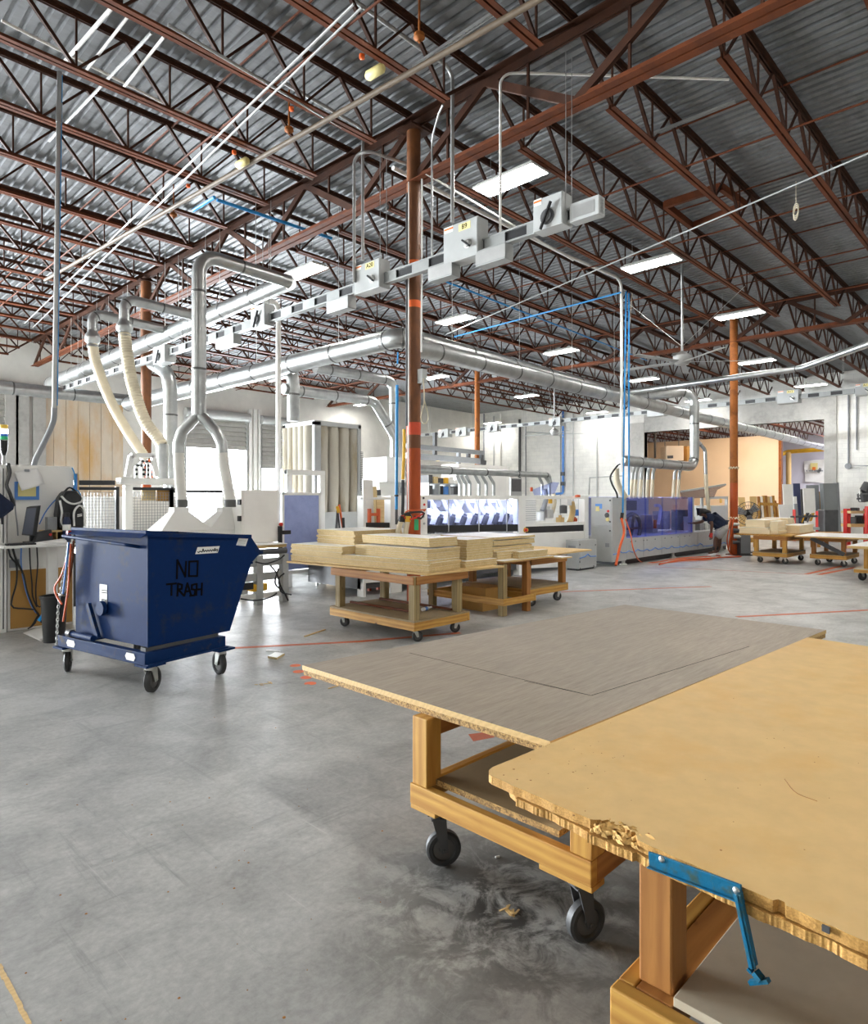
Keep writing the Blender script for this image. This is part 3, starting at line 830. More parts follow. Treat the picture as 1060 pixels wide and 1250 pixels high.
MB().box((B0[0]+.047, .70, .27), (B1[0]-.05, B1[1]-.047, .354)).build('inner_rail', 'fir_x', t, .004)
lp = az(821, 1217, .357)
for x, y in ((lp.x, lp.y), (lp.x, -.25), (B1[0]-.1, lp.y), (B1[0]-.1, -.25)):
    MB().box((x, y, .355), (x+.09, y+.09, TZ-.052)).build('leg', 'fir_z', t, .006)
for x, y in ((1.6, .75), (1.6, -.2), (4, .75), (4, -.2)): caster(t, x, y, .245, .076, 2.5, .045, 'dgray')
# blue latch arm screwed under the edge
def ep(x, y, out=.006):
    a = edge(0)+dn*0-inn*out; n = inn
    r = P(x, y, 1.0)-V((0, 0, H)); s = (V((a.x, a.y, 0))).dot(n)/V((r.x, r.y, 0)).dot(n)
    return V((0, 0, H))+r*s
br = MB(); a, b = ep(793, 1048, .010), ep(906, 1090, .010)
br.bar(a, b, .007, .034, up=(0, 0, 1)); br.bar(a-V((0, 0, .017))-inn*.007, b-V((0, 0, .017))-inn*.007, .014, .003)
bl = br.build('latch_bar', 'teal', t, .001)
for x, y in ((808, 1049), (899, 1087)):
    p = ep(x, y, .0135); MB().lathe(p, -inn, [(0, .008), (.003, .0065), (.005, .003), (.005, .0001)], 12).build('screw', 'steel', bl)
m = MB(); a, b, c, e = ep(902, 1090, .018), ep(921, 1180, .02), ep(922, 1186, .02), ep(930, 1196, .022)
m.bar(a, b, .026, .006); m.bar(a-inn*.008, b-inn*.008, .004, .016)
hm = m.build('latch_arm', 'teal', t, .001)
m = MB(); m.bar(c, e, .018, .012); m.bar(ep(916, 1199, .022), ep(939, 1197, .022), .014, .008); m.bar(ep(914, 1181, .02), ep(919, 1187, .02), .014, .006)
m.build('latch_hook', 'teal', t)
p = ep(1004, 1132, .006); MB().bar(p, p+dn*.014, .006, .012).build('nail_plate', 'dgray', t)

# ---- central cart with stacked panels -------------------------------------
cart('panel_cart', 'timber cart carrying the big stacks of panels in front of the round column', 'cart', (4.94, 5.12), .015, .93, 1.49, .140, .232, .66+.07,
     [(.06, .06), (.08, 1.38), (.80, .09), (.80, 1.36)], cr=.06, ca=(2.5, 2.0, 5.6, 2.7))
n_, r_, l_ = az(521.6, 700.5, .752), az(615.7, 690.5, .752), az(350, 685, .752)
tp = bpy.data.objects['panel_cart']
qs = [n_, r_, r_+l_-n_, l_]
def child_of_placed(mb, name, mats, t):
    o = mb.build(name, mats); o.parent = t; bpy.context.view_layer.update(); o.matrix_parent_inverse = Matrix.Identity(4)
    o.data.transform(t.matrix_world.inverted() if False else (Matrix.Translation(t.location) @ Matrix.Rotation(t.rotation_euler.z, 4, 'Z')).inverted())
    return o
child_of_placed(MB().slab(qs, .021), 'tabletop', 'tanboard', tp)
rb = random.Random(11)
def boards(quad, z0, n, th, label, group, jit=.012, mats=('melamine', 'chip'), gaps=(), shrink=0):
    """n loose panels lying on each other, every one a thing"""
    z = z0; q = [V((p[0], p[1], 0)) for p in quad]
    for i in range(n):
        dx, dy = (rb.uniform(-jit, jit), rb.uniform(-jit, jit)); k = 1-shrink*rb.random(); c = sum(q, V())/4
        top = [c+(p-c)*k+V((dx, dy, z+th)) for p in q]
        o = MB().slab(top, th-.0012, 0, 1, 0).build('panel', [mats[0], mats[1]])
        tag(o, label, 'panel', group); z += th+(.012 if i in gaps else 0)
    return z
def rectq(u0, v0, u1, v1, rot=.02):
    c = V(((u0+u1)/2, (v0+v1)/2, 0)); R = Matrix.Rotation(rot, 3, 'Z')
    return [c+R @ (V((x, y, 0))-c) for x, y in ((u0, v0), (u1, v0), (u1, v1), (u0, v1))]
zt = .753
z1 = boards(rectq(5.08, 5.20, 5.69, 7.54, .12), zt, 5, .026, 'long white-faced panel in the bottom layers of the central stack', 'bottom panels on the central cart')
zA = boards(rectq(4.98, 6.56, 5.9, 7.52, .12), z1, 4, .025, 'white-faced panel in the middle layers at the left end of the central cart', 'left middle panels', .01)
zB = boards(rectq(5.22, 5.26, 5.82, 6.46, .06), z1, 5, .025, 'white-faced panel in the middle layers at the near end of the central cart', 'near middle panels', .012)
zC = boards(rectq(5.30, 6.62, 6.15, 7.40, .02), zA, 7, .026, 'white-faced panel in the topmost stack at the left end of the central cart', 'upper left panels', .012)
zD = boards(rectq(5.36, 5.32, 5.85, 6.50, .02), zB+.012, 4, .026, 'white-faced panel in the upper stack in the middle of the central cart', 'upper middle panels', .006)
MB_ = boards(rectq(5.84, 5.20, 6.45, 6.6, .02), zt, 3, .026, 'low panel under the square stack at the right of the central cart', 'low right panels', .01)
boards(rectq(5.98, 5.30, 6.50, 6.1, .03), MB_, 8, .031, 'small panel in the square stack at the right end of the central cart', 'square stack panels', .006)
# bar clamps and a small bottle on the lower shelf
for i, ((x0, y0), (x1, y1)) in enumerate((((428, 734.5), (500, 746)), ((464, 730.5), (552, 744)))):
    a, b = az(x0, y0, .275), az(x1, y1, .275)
    tag(MB().bar(a, b, .03, .025).build('red_bar', 'rust', None, .003), ['longer dark red bar lying at the front of the central cart shelf', 'dark red bar lying at the back of the central cart shelf'][i], 'bar')
a, b = az(516, 744, .275), az(527, 741, .275)
t = thing('glue_bottle', 'small white and blue bottle lying on the central cart shelf', 'bottle', a)
MB().tube([a, a.lerp(b, .6), a.lerp(b, .75), b], [.022, .022, .012, .01], 12).build('bottle_body', 'paper', t); MB().tube([a.lerp(b, .2), a.lerp(b, .45)], .0225, 12).build('bottle_label', 'bluemark', t)

# ---- timber bench behind it, standing on its legs --------------------------
t = thing('work_bench', 'low timber bench on square posts behind the central cart', 'bench', (6.92, 5.46, 0))
for x, y in ((6.92, 5.46), (7.48, 5.48), (6.86, 6.72), (7.44, 6.74)): MB().box((x, y, 0), (x+.09, y+.09, .70)).build('leg', 'fir_z' if x > 7.3 else 'old_z', t, .004)
for a, b, mm in (((6.88, 5.42, .15), (6.915, 6.85, .24), 'pine_y'), ((7.58, 5.42, .15), (7.615, 6.85, .24), 'pine_y'), ((6.92, 5.42, .15), (7.575, 5.455, .24), 'pine_x'), ((6.92, 6.815, .15), (7.575, 6.85, .24), 'pine_x')): MB().box(a, b).build('bottom_rail', mm, t, .004)
MB().slab(rectq(6.92, 5.46, 8.05, 6.95)and [p+V((0, 0, .742)) for p in rectq(6.93, 5.45, 8.1, 6.95, .0)], .02, 0, 1, 1).build('tabletop', ['melamine', 'tanboard'], t)
MB().box((6.95, 5.5, .70), (7.6, 6.8, .7215)).build('under_board', 'fir_y', t)
for i, (v0, v1, z0, z1) in enumerate(((5.9, 6.45, .0, .16), (5.85, 6.5, .165, .33))):
    m = MB().box((7.02, v0, z0), (7.42, v1, z1)); o = m.build('timber_block', 'brown', None, .004)
    tag(o, ['brown timber block on the floor under the bench', 'brown timber block stacked on another under the bench'][i], 'timber block')
zf = boards(rectq(7.0, 5.62, 7.86, 6.75, .0), .744, 3, .035, 'white-faced panel low in the stack on the bench behind', 'low panels on the bench', .01)
boards(rectq(6.98, 5.68, 7.92, 6.7, .0), zf, 5, .035, 'white-faced panel in the upper stack on the bench behind', 'upper panels on the bench', .02, gaps=(1, 3))
boards(rectq(7.32, 5.50, 8.02, 5.60, .0), .744, 3, .032, 'narrow white-faced panel at the edge of the bench behind', 'narrow panels on the bench', .008)
t3 = cart('panel_cart', 'timber cart with bare tan sheet reaching towards the small gray cabinet', 'cart', (7.75, 5.62), .0, 1.0, 1.25, .165, .26, .70, [(.06, .1), (.06, 1.15), (.94, .08), (.94, 1.15)], cr=.07, ca=(2.4, 2.2, 5.9, 2.7), leg='fir')
child_of_placed(MB().slab([V((p.x, p.y, .722)) for p in rectq(8.12, 5.33, 8.40, 7.1, .0)], .02, 0, 1, 1), 'tabletop', ['melamine', 'tanboard'], t3)
o = MB().slab([V((p.x, p.y, .748)) for p in rectq(8.15, 5.62, 9.45, 7.3, .03)], .024).build('loose_sheet', 'tanboard', None); tag(o, 'loose tan sheet lying over the end of the cart near the small gray cabinet', 'sheet')
p = MB().slab([V((p.x, p.y, .7235+.0)) for p in rectq(8.1, 5.62, 8.14, 7.0)], .0) if 0 else None

# ---- carts at the far right -------------------------------------------------
c1 = cart('panel_cart', 'yellow timber cart piled with white boards, beside the floor fan', 'cart', (16.98, 4.86), .0, 1.5, .78, .165, .25, .66, [(.07, .07), (.07, .71), (1.42, .07), (1.42, .71)], cr=.07, leg='pine', ca=(2.2, 2.5, 2.4, 2.1))
child_of_placed(MB().slab([V((p.x, p.y, .70)) for p in rectq(17.0, 4.78, 19.3, 6.05, .02)], .035), 'tabletop', 'pine_x', c1)
GW = 'white boards on the yellow cart'
LBL = 'pale board piled on the yellow timber cart beside the floor fan'
for u0, v0, u1, v1, n, th in ((17.05, 5.3, 18.6, 6.0, 3, .05), (17.1, 5.1, 17.8, 5.28, 7, .045), (17.9, 4.85, 19.2, 5.28, 4, .05), (18.7, 5.35, 19.3, 6.0, 7, .05)):
    boards(rectq(u0, v0, u1, v1), .702, n, th, LBL, GW, .02, ('melamine', 'palewood'))
z_ = boards(rectq(17.2, 5.45, 18.5, 5.9), .702+.153, 4, .045, LBL, GW, .02, ('melamine', 'palewood'))
c2 = cart('panel_cart', 'brown timber cart with a diagonal brace under a white sheet', 'cart', (17.25, 3.70), .0, 1.25, .75, .165, .25, .66, [(.07, .07), (.07, .68), (1.17, .07), (1.17, .68)], cr=.07, leg='fir', ca=(2.2, 2.5, 2.4, 2.1))
child_of_placed(MB().slab([V((p.x, p.y, .70)) for p in rectq(16.95, 2.9, 18.9, 4.7, .02)], .035, 0, 1, 1), 'tabletop', ['melamine', 'tanboard'], c2)
child_of_placed(MB().bar((17.24, 3.74, .29), (17.24, 4.42, .64), .03, .09), 'brace', 'dgray', c2)
c3 = cart('panel_cart', 'timber cart with a white top and lower shelf cut off by the right edge', 'cart', (14.3, 1.9), .0, 1.6, 1.05, .19, .25, .66, [(.07, .12), (.07, .85), (1.5, .12), (1.5, .9)], cr=.085, leg='pine', ca=(2.2, 2.5, 2.4, 2.1), casters=[(.2, .2), (.45, 1.02), (1.4, .2), (1.4, .9)], shelf='shelfwhite', apron=False)
child_of_placed(MB().slab([V((p.x, p.y, .70)) for p in rectq(14.1, 1.4, 16.3, 3.02, .0)], .05, 0, 1, 1), 'tabletop', ['melamine', 'tanboard'], c3)

# ================================================================ BLUE TIPPING HOPPER
hop = thing('tipping_hopper', 'scuffed blue steel tipping hopper marked NO TRASH on a wheeled frame', 'hopper')
HR = math.radians(11.5); HO = V((2.19, 5.39, 0)); HW = 1.08
hs = V((math.cos(HR), math.sin(HR), 0)); hw = V((-math.sin(HR), math.cos(HR), 0))
def side(x, y, out=0):     # pixel -> local (s, z) on the lettered side
    r = P(x, y, 1.0)-V((0, 0, H)); b = HO-hw*out
    k = b.dot(hw)/r.dot(hw); w_ = V((0, 0, H))+r*k
    return (w_-HO).dot(hs), w_.z
def back(x, y, out=0):     # pixel -> local (w, z) on the latch end
    r = P(x, y, 1.0)-V((0, 0, H)); b = HO-hs*out
    k = b.dot(hs)/r.dot(hs); w_ = V((0, 0, H))+r*k
    return (w_-HO).dot(hw), w_.z
pr_ = [side(181.5, 790), side(280.6, 770), side(307, 687), side(319, 674), side(305, 653), side(184, 651)]
pr_[0] = (0, pr_[0][1]); pr_[5] = (0, pr_[5][1])
m = MB(); th = .012
for w0 in (0, HW-th): m.prism([(s, w0, z) for s, z in pr_], (0, th, 0))
for i in (0, 1, 2, 3, 5):
    (s0, z0), (s1, z1) = pr_[i], pr_[(i+1) % 6]
    d = V((s1-s0, 0, z1-z0)).normalized(); nn = V((-d.z, 0, d.x))*th
    a, b = V((s0, th, z0)), V((s1, th, z1)); q = V((0, HW-2*th, 0))
    m.hexa([a, b, b+nn, a+nn, a+q, b+q, b+q+nn, a+q+nn])
m.build('bin_body', 'bluepaint', hop)
m = MB(); zt_ = pr_[5][1]; ze = pr_[4][1]; se = pr_[4][0]
m.bar((-.02, -.012, zt_-.012), (se, -.012, ze-.012), .03, .03); m.bar((-.02, HW+.012, zt_-.012), (se, HW+.012, ze-.012), .03, .03)
m.bar((-.015, -.02, zt_+.012), (-.015, HW+.02, zt_+.012), .035, .022); m.hexa([(-.03, -.02, zt_), (0, -.02, zt_), (0, HW+.02, zt_), (-.03, HW+.02, zt_), (-.085, -.02, zt_-.035), (-.07, -.02, zt_-.03), (-.07, HW+.02, zt_-.03), (-.085, HW+.02, zt_-.035)])
m.build('rim', 'bluepaint', hop)
m = MB(); s3, z3 = pr_[3]; m.bar((s3, -.01, z3), (s3, HW+.01, z3), .03, .03); m.bar((pr_[2][0], -.01, pr_[2][1]), (pr_[2][0], HW+.01, pr_[2][1]), .02, .02)
m.build('pouring_lip', 'bluepaint', hop)
# seams and scraped welds
m = MB(); m.bar((-.003, -.003, pr_[0][1]), (-.003, -.003, zt_), .012, .012); m.build('corner_weld', 'blueframe', hop)
# base frame
BZ0, BZ1 = .245, .345
m = MB()
m.box((-.06, -.05, BZ0), (-.0, 1.27, BZ1)); m.box((.66, -.05, BZ0), (.74, 1.27, BZ1)); m.box((0, -.05, BZ0), (.66, .01, BZ1)); m.box((0, 1.21, BZ0), (.66, 1.27, BZ1))
m.box((-.06, -.09, BZ0), (.74, -.05, BZ0+.012))
bf = m.build('base_frame', 'blueframe', hop, .004)
for y_ in (0, 1.0): MB().box((-.02, y_, BZ1), (.70, y_+.07, BZ1+.03)).build('rocker_rail', 'dgray', hop)
for v0, v1 in ((.08, .22), (.98, 1.12)):                       # fork pockets in the end of the frame
    z = (BZ0+BZ1)/2; pts = [(-.062, v0+.02, z-.03), (-.062, v1-.02, z-.03), (-.062, v1, z), (-.062, v1-.02, z+.03), (-.062, v0+.02, z+.03), (-.062, v0, z)]
    MB().prism(pts, (.0015, 0, 0)).build('fork_pocket', 'labelw', hop)
for (s, w_), a in (((.02, .0), 3.6), ((-.0, 1.22), 4.1), ((.70, -.04), 4.5), ((.68, 1.2), 3.9)):
    MB().box((s-.09, w_-.08, .229), (s+.09, w_+.08, .2455)).build('caster_plate', 'blueframe', hop)
    caster(hop, s, w_, .229, .105, a, .05, 'steel', 'rubber')
# latch end
w0, z0 = back(86, 652); w1, z1 = back(168, 663)
m = MB(); m.tube(fillet([(-.0, w0-.02, z0-.03), (-.09, w0-.03, z0-.01), (-.09, w1, z1-.01), (-.0, w1-.02, z1-.03)], .03), .014, 10)
m.build('push_handle', 'blueframe', hop)
lw0, lz0 = back(128, 742); m = MB(); m.lathe((-.05, lw0, lz0), (1, 0, 0), [(0, .001), (0, .06), (.03, .065), (.05, .05)], 20)
m.build('latch_drum', 'blueframe', hop)
a0, b0 = back(112, 738), back(124, 783); MB().bar((-.03, a0[0], a0[1]+.01), (-.03, b0[0], b0[1]+.03), .03, .045).build('latch_lever', 'blueframe', hop)
m = MB(); cw0, cz0 = back(92, 777); cw1, cz1 = back(122, 779)
m.tube([(-.06, cw0, .385), (-.06, cw0-.06, .385)], .035, 16, 1); m.tube([(-.06, cw0, .385), (-.06, cw1, .38)], .026, 14); m.build('pivot_tube', ['blueframe', 'dgray'], hop)
sw0, sz0 = back(131, 714); sw1, sz1 = back(122, 736)
lab = MB().box((-.003, sw0, sz0), (-.0005, sw1, sz1)).build('warning_sticker', 'labelw', hop)
m = MB()
for i in range(5): 
    z = sz1+(sz0-sz1)*(.1+.05*i if i < 3 else .2+.12*i); m.box((-.0042, sw0+.02*(sw1-sw0), z), (-.003, sw1-.25*(sw1-sw0), z+.006))
m.build('printing', 'ink', lab)
# painted words
def strokes(name, lines, r, parent, out=.004):
    m = MB()
    for ln in lines:
        for (xa, ya), (xb, yb) in zip(ln, ln[1:]):
            a, b = side(xa, ya), side(xb, yb); m.bar((a[0], -out, a[1]), (b[0], -out, b[1]), .0025, r, up=(0, 1, 0)) if 0 else None
            d = V((b[0]-a[0], 0, b[1]-a[1])); 
            if d.length < 1e-4: continue
            d.normalize(); nn = V((-d.z, 0, d.x))*r/2; A = V((a[0], -out, a[1]))-d*r*.3; B = V((b[0], -out, b[1]))+d*r*.3
            m.hexa([A-nn, B-nn, B+nn, A+nn, A-nn+V((0, out-.0005, 0)), B-nn+V((0, out-.0005, 0)), B+nn+V((0, out-.0005, 0)), A+nn+V((0, out-.0005, 0))])
    return m.build(name, 'ink', parent)
Zx = lambda pts: [(180+x/7.067, 640+y/7.067) for x, y in pts]
strokes('painted_lettering', [Zx([(253, 468), (258, 308), (326, 452), (334, 320)]), Zx([(360, 322), (434, 318), (429, 446), (357, 447), (360, 322)]),
    Zx([(166, 518), (246, 510)]), Zx([(208, 516), (206, 612)]), Zx([(258, 618), (263, 512), (298, 522), (296, 556), (266, 562), (312, 614)]),
    Zx([(318, 618), (344, 508), (376, 612)]), Zx([(330, 580), (366, 574)]), Zx([(414, 515), (383, 524), (382, 560), (412, 566), (406, 612), (366, 616)]),
    Zx([(425, 512), (421, 612)]), Zx([(470, 508), (466, 610)]), Zx([(424, 562), (468, 560)])], .017, hop)
def sticker(pts, name, parent, m='labelw', out=.003):
    q = [side(*p) for p in pts]
    return MB().prism([(s, -out, z) for s, z in q], (0, out-.0005, 0)).build(name, m, parent)
st = sticker(Zx([(412, 258), (432, 198), (622, 188), (605, 246)]), 'name_sticker', hop)
m = MB()
def ribbon(pts, r=.008, out=.0045):
    for (xa, ya), (xb, yb) in zip(pts, pts[1:]):
        a, b = side(xa, ya), side(xb, yb); d = V((b[0]-a[0], 0, b[1]-a[1]))
        if d.length < 1e-4: continue
        d.normalize(); nn = V((-d.z, 0, d.x))*r/2; A = V((a[0], -out, a[1])); B = V((b[0], -out, b[1])); e = V((0, .0012, 0))
        m.hexa([A-nn, B-nn, B+nn, A+nn, A-nn+e, B-nn+e, B+nn+e, A+nn+e])
ribbon(Zx([(430, 236), (440, 244), (452, 232), (470, 240), (478, 210), (486, 238), (500, 222), (510, 236), (520, 220), (530, 234), (542, 218), (552, 234), (562, 216), (574, 232), (580, 205), (586, 230), (598, 214), (606, 222), (596, 236)]))
m.build('script_lettering', 'ink', st)
st = sticker(Zx([(765, 180), (788, 120), (868, 124), (846, 188)]), 'data_plate', hop)
m = MB()
for i in range(4): ribbon(Zx([(785-i*4, 138+i*12), (850-i*4, 141+i*12)]), .004)
m.build('printing', 'lgray', st)
# chains and straps hanging at the left end
def chain(pts, parent, name='chain', r=.004, L=.038, m='steel'):
    p = smooth_path(pts, L*.78); mb = MB()
    for i, (a, b) in enumerate(zip(p, p[1:])):
        d = (b-a).normalized(); c = (a+b)/2; x = d.cross(V((1, 0, 0)) if i % 2 else V((0, 1, 0))).normalized()
        loop = []
        for k in range(10):
            g = 2*PI*k/10; loop.append(c+d*math.cos(g)*L*.55+x*math.sin(g)*L*.27)
        mb.tube(loop, r, 5, 0, False, True)
    return mb.build(name, m, parent)
def bk(x, y, out=.05): w_, z = back(x, y, out); return V((-out, w_, z))
chain([bk(84, 664), bk(80, 690), bk(74, 722), bk(71, 745), bk(69, 788)], hop)
chain([bk(89, 662), bk(86, 690), bk(82, 715), bk(74, 727)], hop)
for pts, mm in (([bk(87, 664, .06), bk(85, 690, .06), bk(83, 720, .06), bk(77, 760, .06)], 'hose'), ([bk(86, 664, .045), bk(76, 700, .06), bk(67, 716, .06), bk(69, 727, .06), bk(76, 738, .06)], 'hose'), ([bk(84, 662, .07), bk(81, 690, .07), bk(77, 725, .07)], 'bluemark'), ([bk(90, 660, .05), bk(88, 688, .05), bk(84, 712, .05)], 'rust')):
    MB().tube(smooth_path(pts, .04), .009, 6).build('strap', mm, hop)
p = bk(84, 652, .06); MB().box(p-V((.015, .015, .02)), p+V((.015, .015, .03))).build('latch_cap', 'red', hop)
place(hop, HO, HR)
# ================================================================ DUCTWORK
DM = ['duct', 'ductring']
def duct(name, pts, r, rings, label, cat='duct', bend=None, n=18, seg=6, group=None):
    return tag(duct_mb(pts, r, rings, None, bend, n, seg).build(name, DM), label, cat, group)
def taper_duct(a, b, r0, r1, rings, mb=None):
    mb = mb or MB(); L = (b-a).length; n = max(2, int(L/rings)); d = (b-a).normalized()
    for i in range(n):
        p, q = a.lerp(b, i/n), a.lerp(b, (i+1)/n); ra = r0+(r1-r0)*(i+.5)/n
        mb.tube([p, q], ra, 20, 0, True)
        mb.tube([q-d*.03, q-d*.01, q+d*.01, q+d*.03], [ra, ra*1.05, ra*1.05, ra], 20, 1, False)
    return mb
# main running back over the left machine, with the tall elbow at its near end
m1a, m1b = az(353, 344, 5.2), az(64, 469, 5.2)
t = thing('main_duct', 'silver main duct running back above the left machine to the panelled wall', 'duct', m1a)
taper_duct(m1a, m1b, .135, .235, 1.1).build('trunk', DM, t)
for x in (330, 300): pass
def m1(x):
    lo, hi = 0., 1.
    for _ in range(40):
        k = (lo+hi)/2
        if proj(m1a.lerp(m1b, k))[0] > x: lo = k
        else: hi = k
    return m1a.lerp(m1b, lo)
m = MB()
for k in (.06, .2, .34, .5, .66, .82):
    p = m1a.lerp(m1b, k)
    for s in (-.15, .15): MB().tube([p+V((s, 0, 0)), p+V((s, 0, zdk(p.x)-p.z))], .006, 5).build('hanger_rod', 'steel', t)
v1 = av(243, 500, 9.3)
yb = v1.copy(); top = V((v1.x, v1.y, 5.22))
t = thing('drop_duct', 'tall silver duct with a square elbow splitting in a Y over the white hoods', 'duct', v1)
MB()
duct_mb([V((v1.x, v1.y, P(243, 498, (v1.x*CS+v1.y*SN)).z)), top, m1a+V((.0, 0, .0))], .105, 1.15, None, .3, 20, 8).build('riser', DM, t)
dv = v1.x*CS+v1.y*SN
def vp(x, y): return P(x, y, dv)
m = MB(); m.tube([vp(243, 497), vp(243, 507)], [.105, .105], 18)
for xs in ((236, 222, 218, 218), (250, 264, 271, 272)):
    m.tube(fillet([vp(243, 504), vp(xs[1], 527), vp(xs[2], 541), vp(xs[3], 553)], .12, 4), .082, 16)
m.build('y_branch', DM, t)
flex_mb([vp(218, 552), vp(219, 575), vp(221, 600), vp(222, 613)], .078, .06).build('flex_hose', 'hose_white', t)
flex_mb([vp(272, 552), vp(274, 570), vp(278, 592), vp(281, 613)], .078, .06).build('flex_hose', 'hose_white', t)
for x in (222, 281): MB().tube([vp(x, 610), vp(x, 619)], .085, 16).build('hose_collar', 'ductring', t)

def hose_drop(xm, xn, yt, yc0, yc1, hose, label, rh=.105, tail=None):
    p = m1(xm); z = p.z+.12; t = thing('hose_drop', label, 'hose', p)
    q = av(xn, yt, p.y); q = V((q.x, p.y, z)); d = q.x*CS+q.y*SN
    S_ = lambda x, y: P(x, y, d)
    duct_mb([S_(xn, yc0), V((q.x, q.y, z)), p+V((0, 0, .05))], .095, .7, None, .28, 18, 8).build('elbow_pipe', DM, t)
    a, b = S_(xn, yc0-2), S_(xn, yc1)
    m = MB(); L = a.z-b.z
    m.lathe(a, (0, 0, -1), [(0, .095), (L*.15, .10), (L*.3, .14), (L*.5, .15), (L*.7, .135), (L*.8, .10), (L, .115)], 18); m.build('ball_collar', DM, t)
    flex_mb([S_(*h) for h in hose], rh, .05, 14, amp=.045).build('flex_hose', 'hose_clear', t)
    if tail: MB().tube([S_(*x) for x in tail], .11, 16).build('outlet_pipe', DM, t)
    return d
hose_drop(245, 152, 372, 392, 410, [(152, 407), (155, 432), (162, 470), (176, 512), (192, 534), (198, 544)], 'upper cream flexible hose hanging from an elbow on the main duct', .11, [(198, 542), (198, 588)])
hose_drop(208, 113, 388, 405, 424, [(113, 420), (118, 445), (134, 487), (154, 524), (178, 560)], 'lower left cream flexible hose slanting down to the machine head', .10)
# bent gray duct between the hoses and the Y
a = P(190, 452, 15); dd_ = 14.2
duct('bent_duct', [P(186, 444, dd_+1.2), P(205, 456, dd_), P(208, 478, dd_), P(208, 600, dd_)], .145, 1.6, 'dull gray duct bending down just left of the Y duct', bend=.4)
# low duct out of the left edge
a, b = av(-25, 470, 20.5), av(172, 500, 20.5)
duct('wall_duct', [a, V((b.x, b.y, a.z))], .17, 1.5, 'gray duct coming in level from the left edge behind the hoses')
# second main: back run, big bend, forward run
Z2 = 4.35
e0, e1, e2 = az(158, 493, Z2), az(491, 411, Z2), az(768, 485, Z2)
t = thing('main_duct', 'large silver duct making a right-angle bend behind the round column', 'duct', e1)
taper_duct(e1+(e0-e1).normalized()*.45, e0, .175, .215, 1.25).build('back_run', DM, t)
duct_mb([e1+(e0-e1).normalized()*.5, e1, e1+(e2-e1).normalized()*.5], .172, .3, None, .3, 20, 8).build('bend', DM, t)
taper_duct(e1+(e2-e1).normalized()*.45, e2, .170, .165, 1.25).build('front_run', DM, t)
m = MB()
for k in (.15, .4, .65, .9):
    for A_, B_ in ((e1, e0), (e1, e2)):
        p = A_.lerp(B_, k); MB().tube([p+V((0, 0, .17)), V((p.x, p.y, zdk(p.x)))], .005, 5).build('hanger_wire', 'steel', t)
a, b = az(506, 423.6, 3.95), az(1012, 547.5, 3.95)
duct('long_duct', [a, b], .145, 1.1, 'long silver duct just under the big one, running on through the wall opening')
# drops to the bag filter and the white machine
p = az(330, 459, 4.3); q = P(358, 465, 13.9); q.z = p.z
duct('filter_duct', [p, q, P(358, 514, 13.9)], .135, .9, 'short silver duct elbowing down onto the bag filter', bend=.3)
w2 = 11.9
a = av(346, 474.5, w2); b = av(457, 490, w2); b.z = a.z
c = av(482, 532, w2); d = av(482, 566, w2); e = av(499, 592, w2+.0)
h0, h1 = av(499, 572, w2-.3), av(667, 582, w2-.3)
duct('branch_duct', [a, b, c, d, e], .115, .9, 'silver duct slanting down left of the round column', bend=.35)
a = av(385, 449, 12.0); b = av(480, 463, 12.0); b.z = a.z
duct('branch_duct', [a, b, P(482, 532, c.x*CS+c.y*SN)], .115, .8, 'upper silver branch duct with a square turn left of the round column', bend=.2)
t = thing('machine_duct', 'horizontal silver duct above the white machine, with small branch pipes', 'duct', h0)
h1.z = h0.z-.02
taper_duct(h0, h1, .115, .075, 1.2).build('trunk', DM, t)
m = MB(); x = h1; m.tube(fillet([h1, h1+V((.12, 0, 0)), h1+V((.2, 0, -.25))], .1), .075, 14); m.build('end_elbow', DM, t)
hd = lambda x: av(x, 590, w2-.3)
for x0, x1 in ((558, 562), (563, 568), (569, 574), (580, 585), (588, 594), (597, 603), (657, 662), (664, 671)):
    A_, B_, D_ = av(x0, 580, w2-.3), av(x1, 590, w2-.3), av(x1, 606, w2-.3)
    o = MB(); o.tube(fillet([A_, B_, D_], .1), .045, 10); o.build('branch_pipe', DM, t)

# ducts of the blue-windowed machine
FD = 18.0
t = thing('machine_duct', 'silver duct looping down behind the blue-windowed machine with hoses into its top', 'duct', P(848, 520, FD))
a = az(768, 486, Z2)
pts = [a, P(785, 483, 17.3), P(848, 477, FD), P(848, 569, FD), P(832, 569, FD-.55)]
fa, fb = P(848, 570, FD), P(758, 562, 15.4)
duct_mb([a, P(848, 477, FD), fa, fb], .125, 1.0, None, .32, 18, 8).build('loop_pipe', DM, t)
def ft(x):
    lo, hi = 0., 1.
    for _ in range(30):
        k = (lo+hi)/2
        if proj(fa.lerp(fb, k))[0] > x: lo = k
        else: hi = k
    return fa.lerp(fb, lo)
for xs in ((777, 772, 770), (781, 776.5, 775), (787, 783, 781.5), (794.5, 791, 790), (801, 797, 796), (829, 823.5, 822), (834, 829, 828)):
    p = ft(xs[0]); dq = p.x*CS+p.y*SN
    MB().tube(fillet([p, P(xs[1]+.5, 577, dq), P(xs[1], 586, dq)], .1), .042, 10).build('branch_pipe', DM, t)
    flex_mb([P(xs[1], 585, dq), P((xs[1]+xs[2])/2, 595, dq), P(xs[2], 609, dq)], .043, .05, 10, amp=.04).build('flex_hose', 'hose_clear', t)
flex_mb([P(752, 572, 15.3), P(754, 590, 15.3), P(764, 608, 15.3)], .07, .06, 10).build('flex_hose', 'hose_clear', t)
m = MB(); pA = P(853, 540, FD+.3)
duct_mb([P(849, 535, FD+.2), P(861, 549, FD+.3), P(862, 580, FD+.3)], .05, .5, None, .2, 12).build('side_pipe', DM, t)
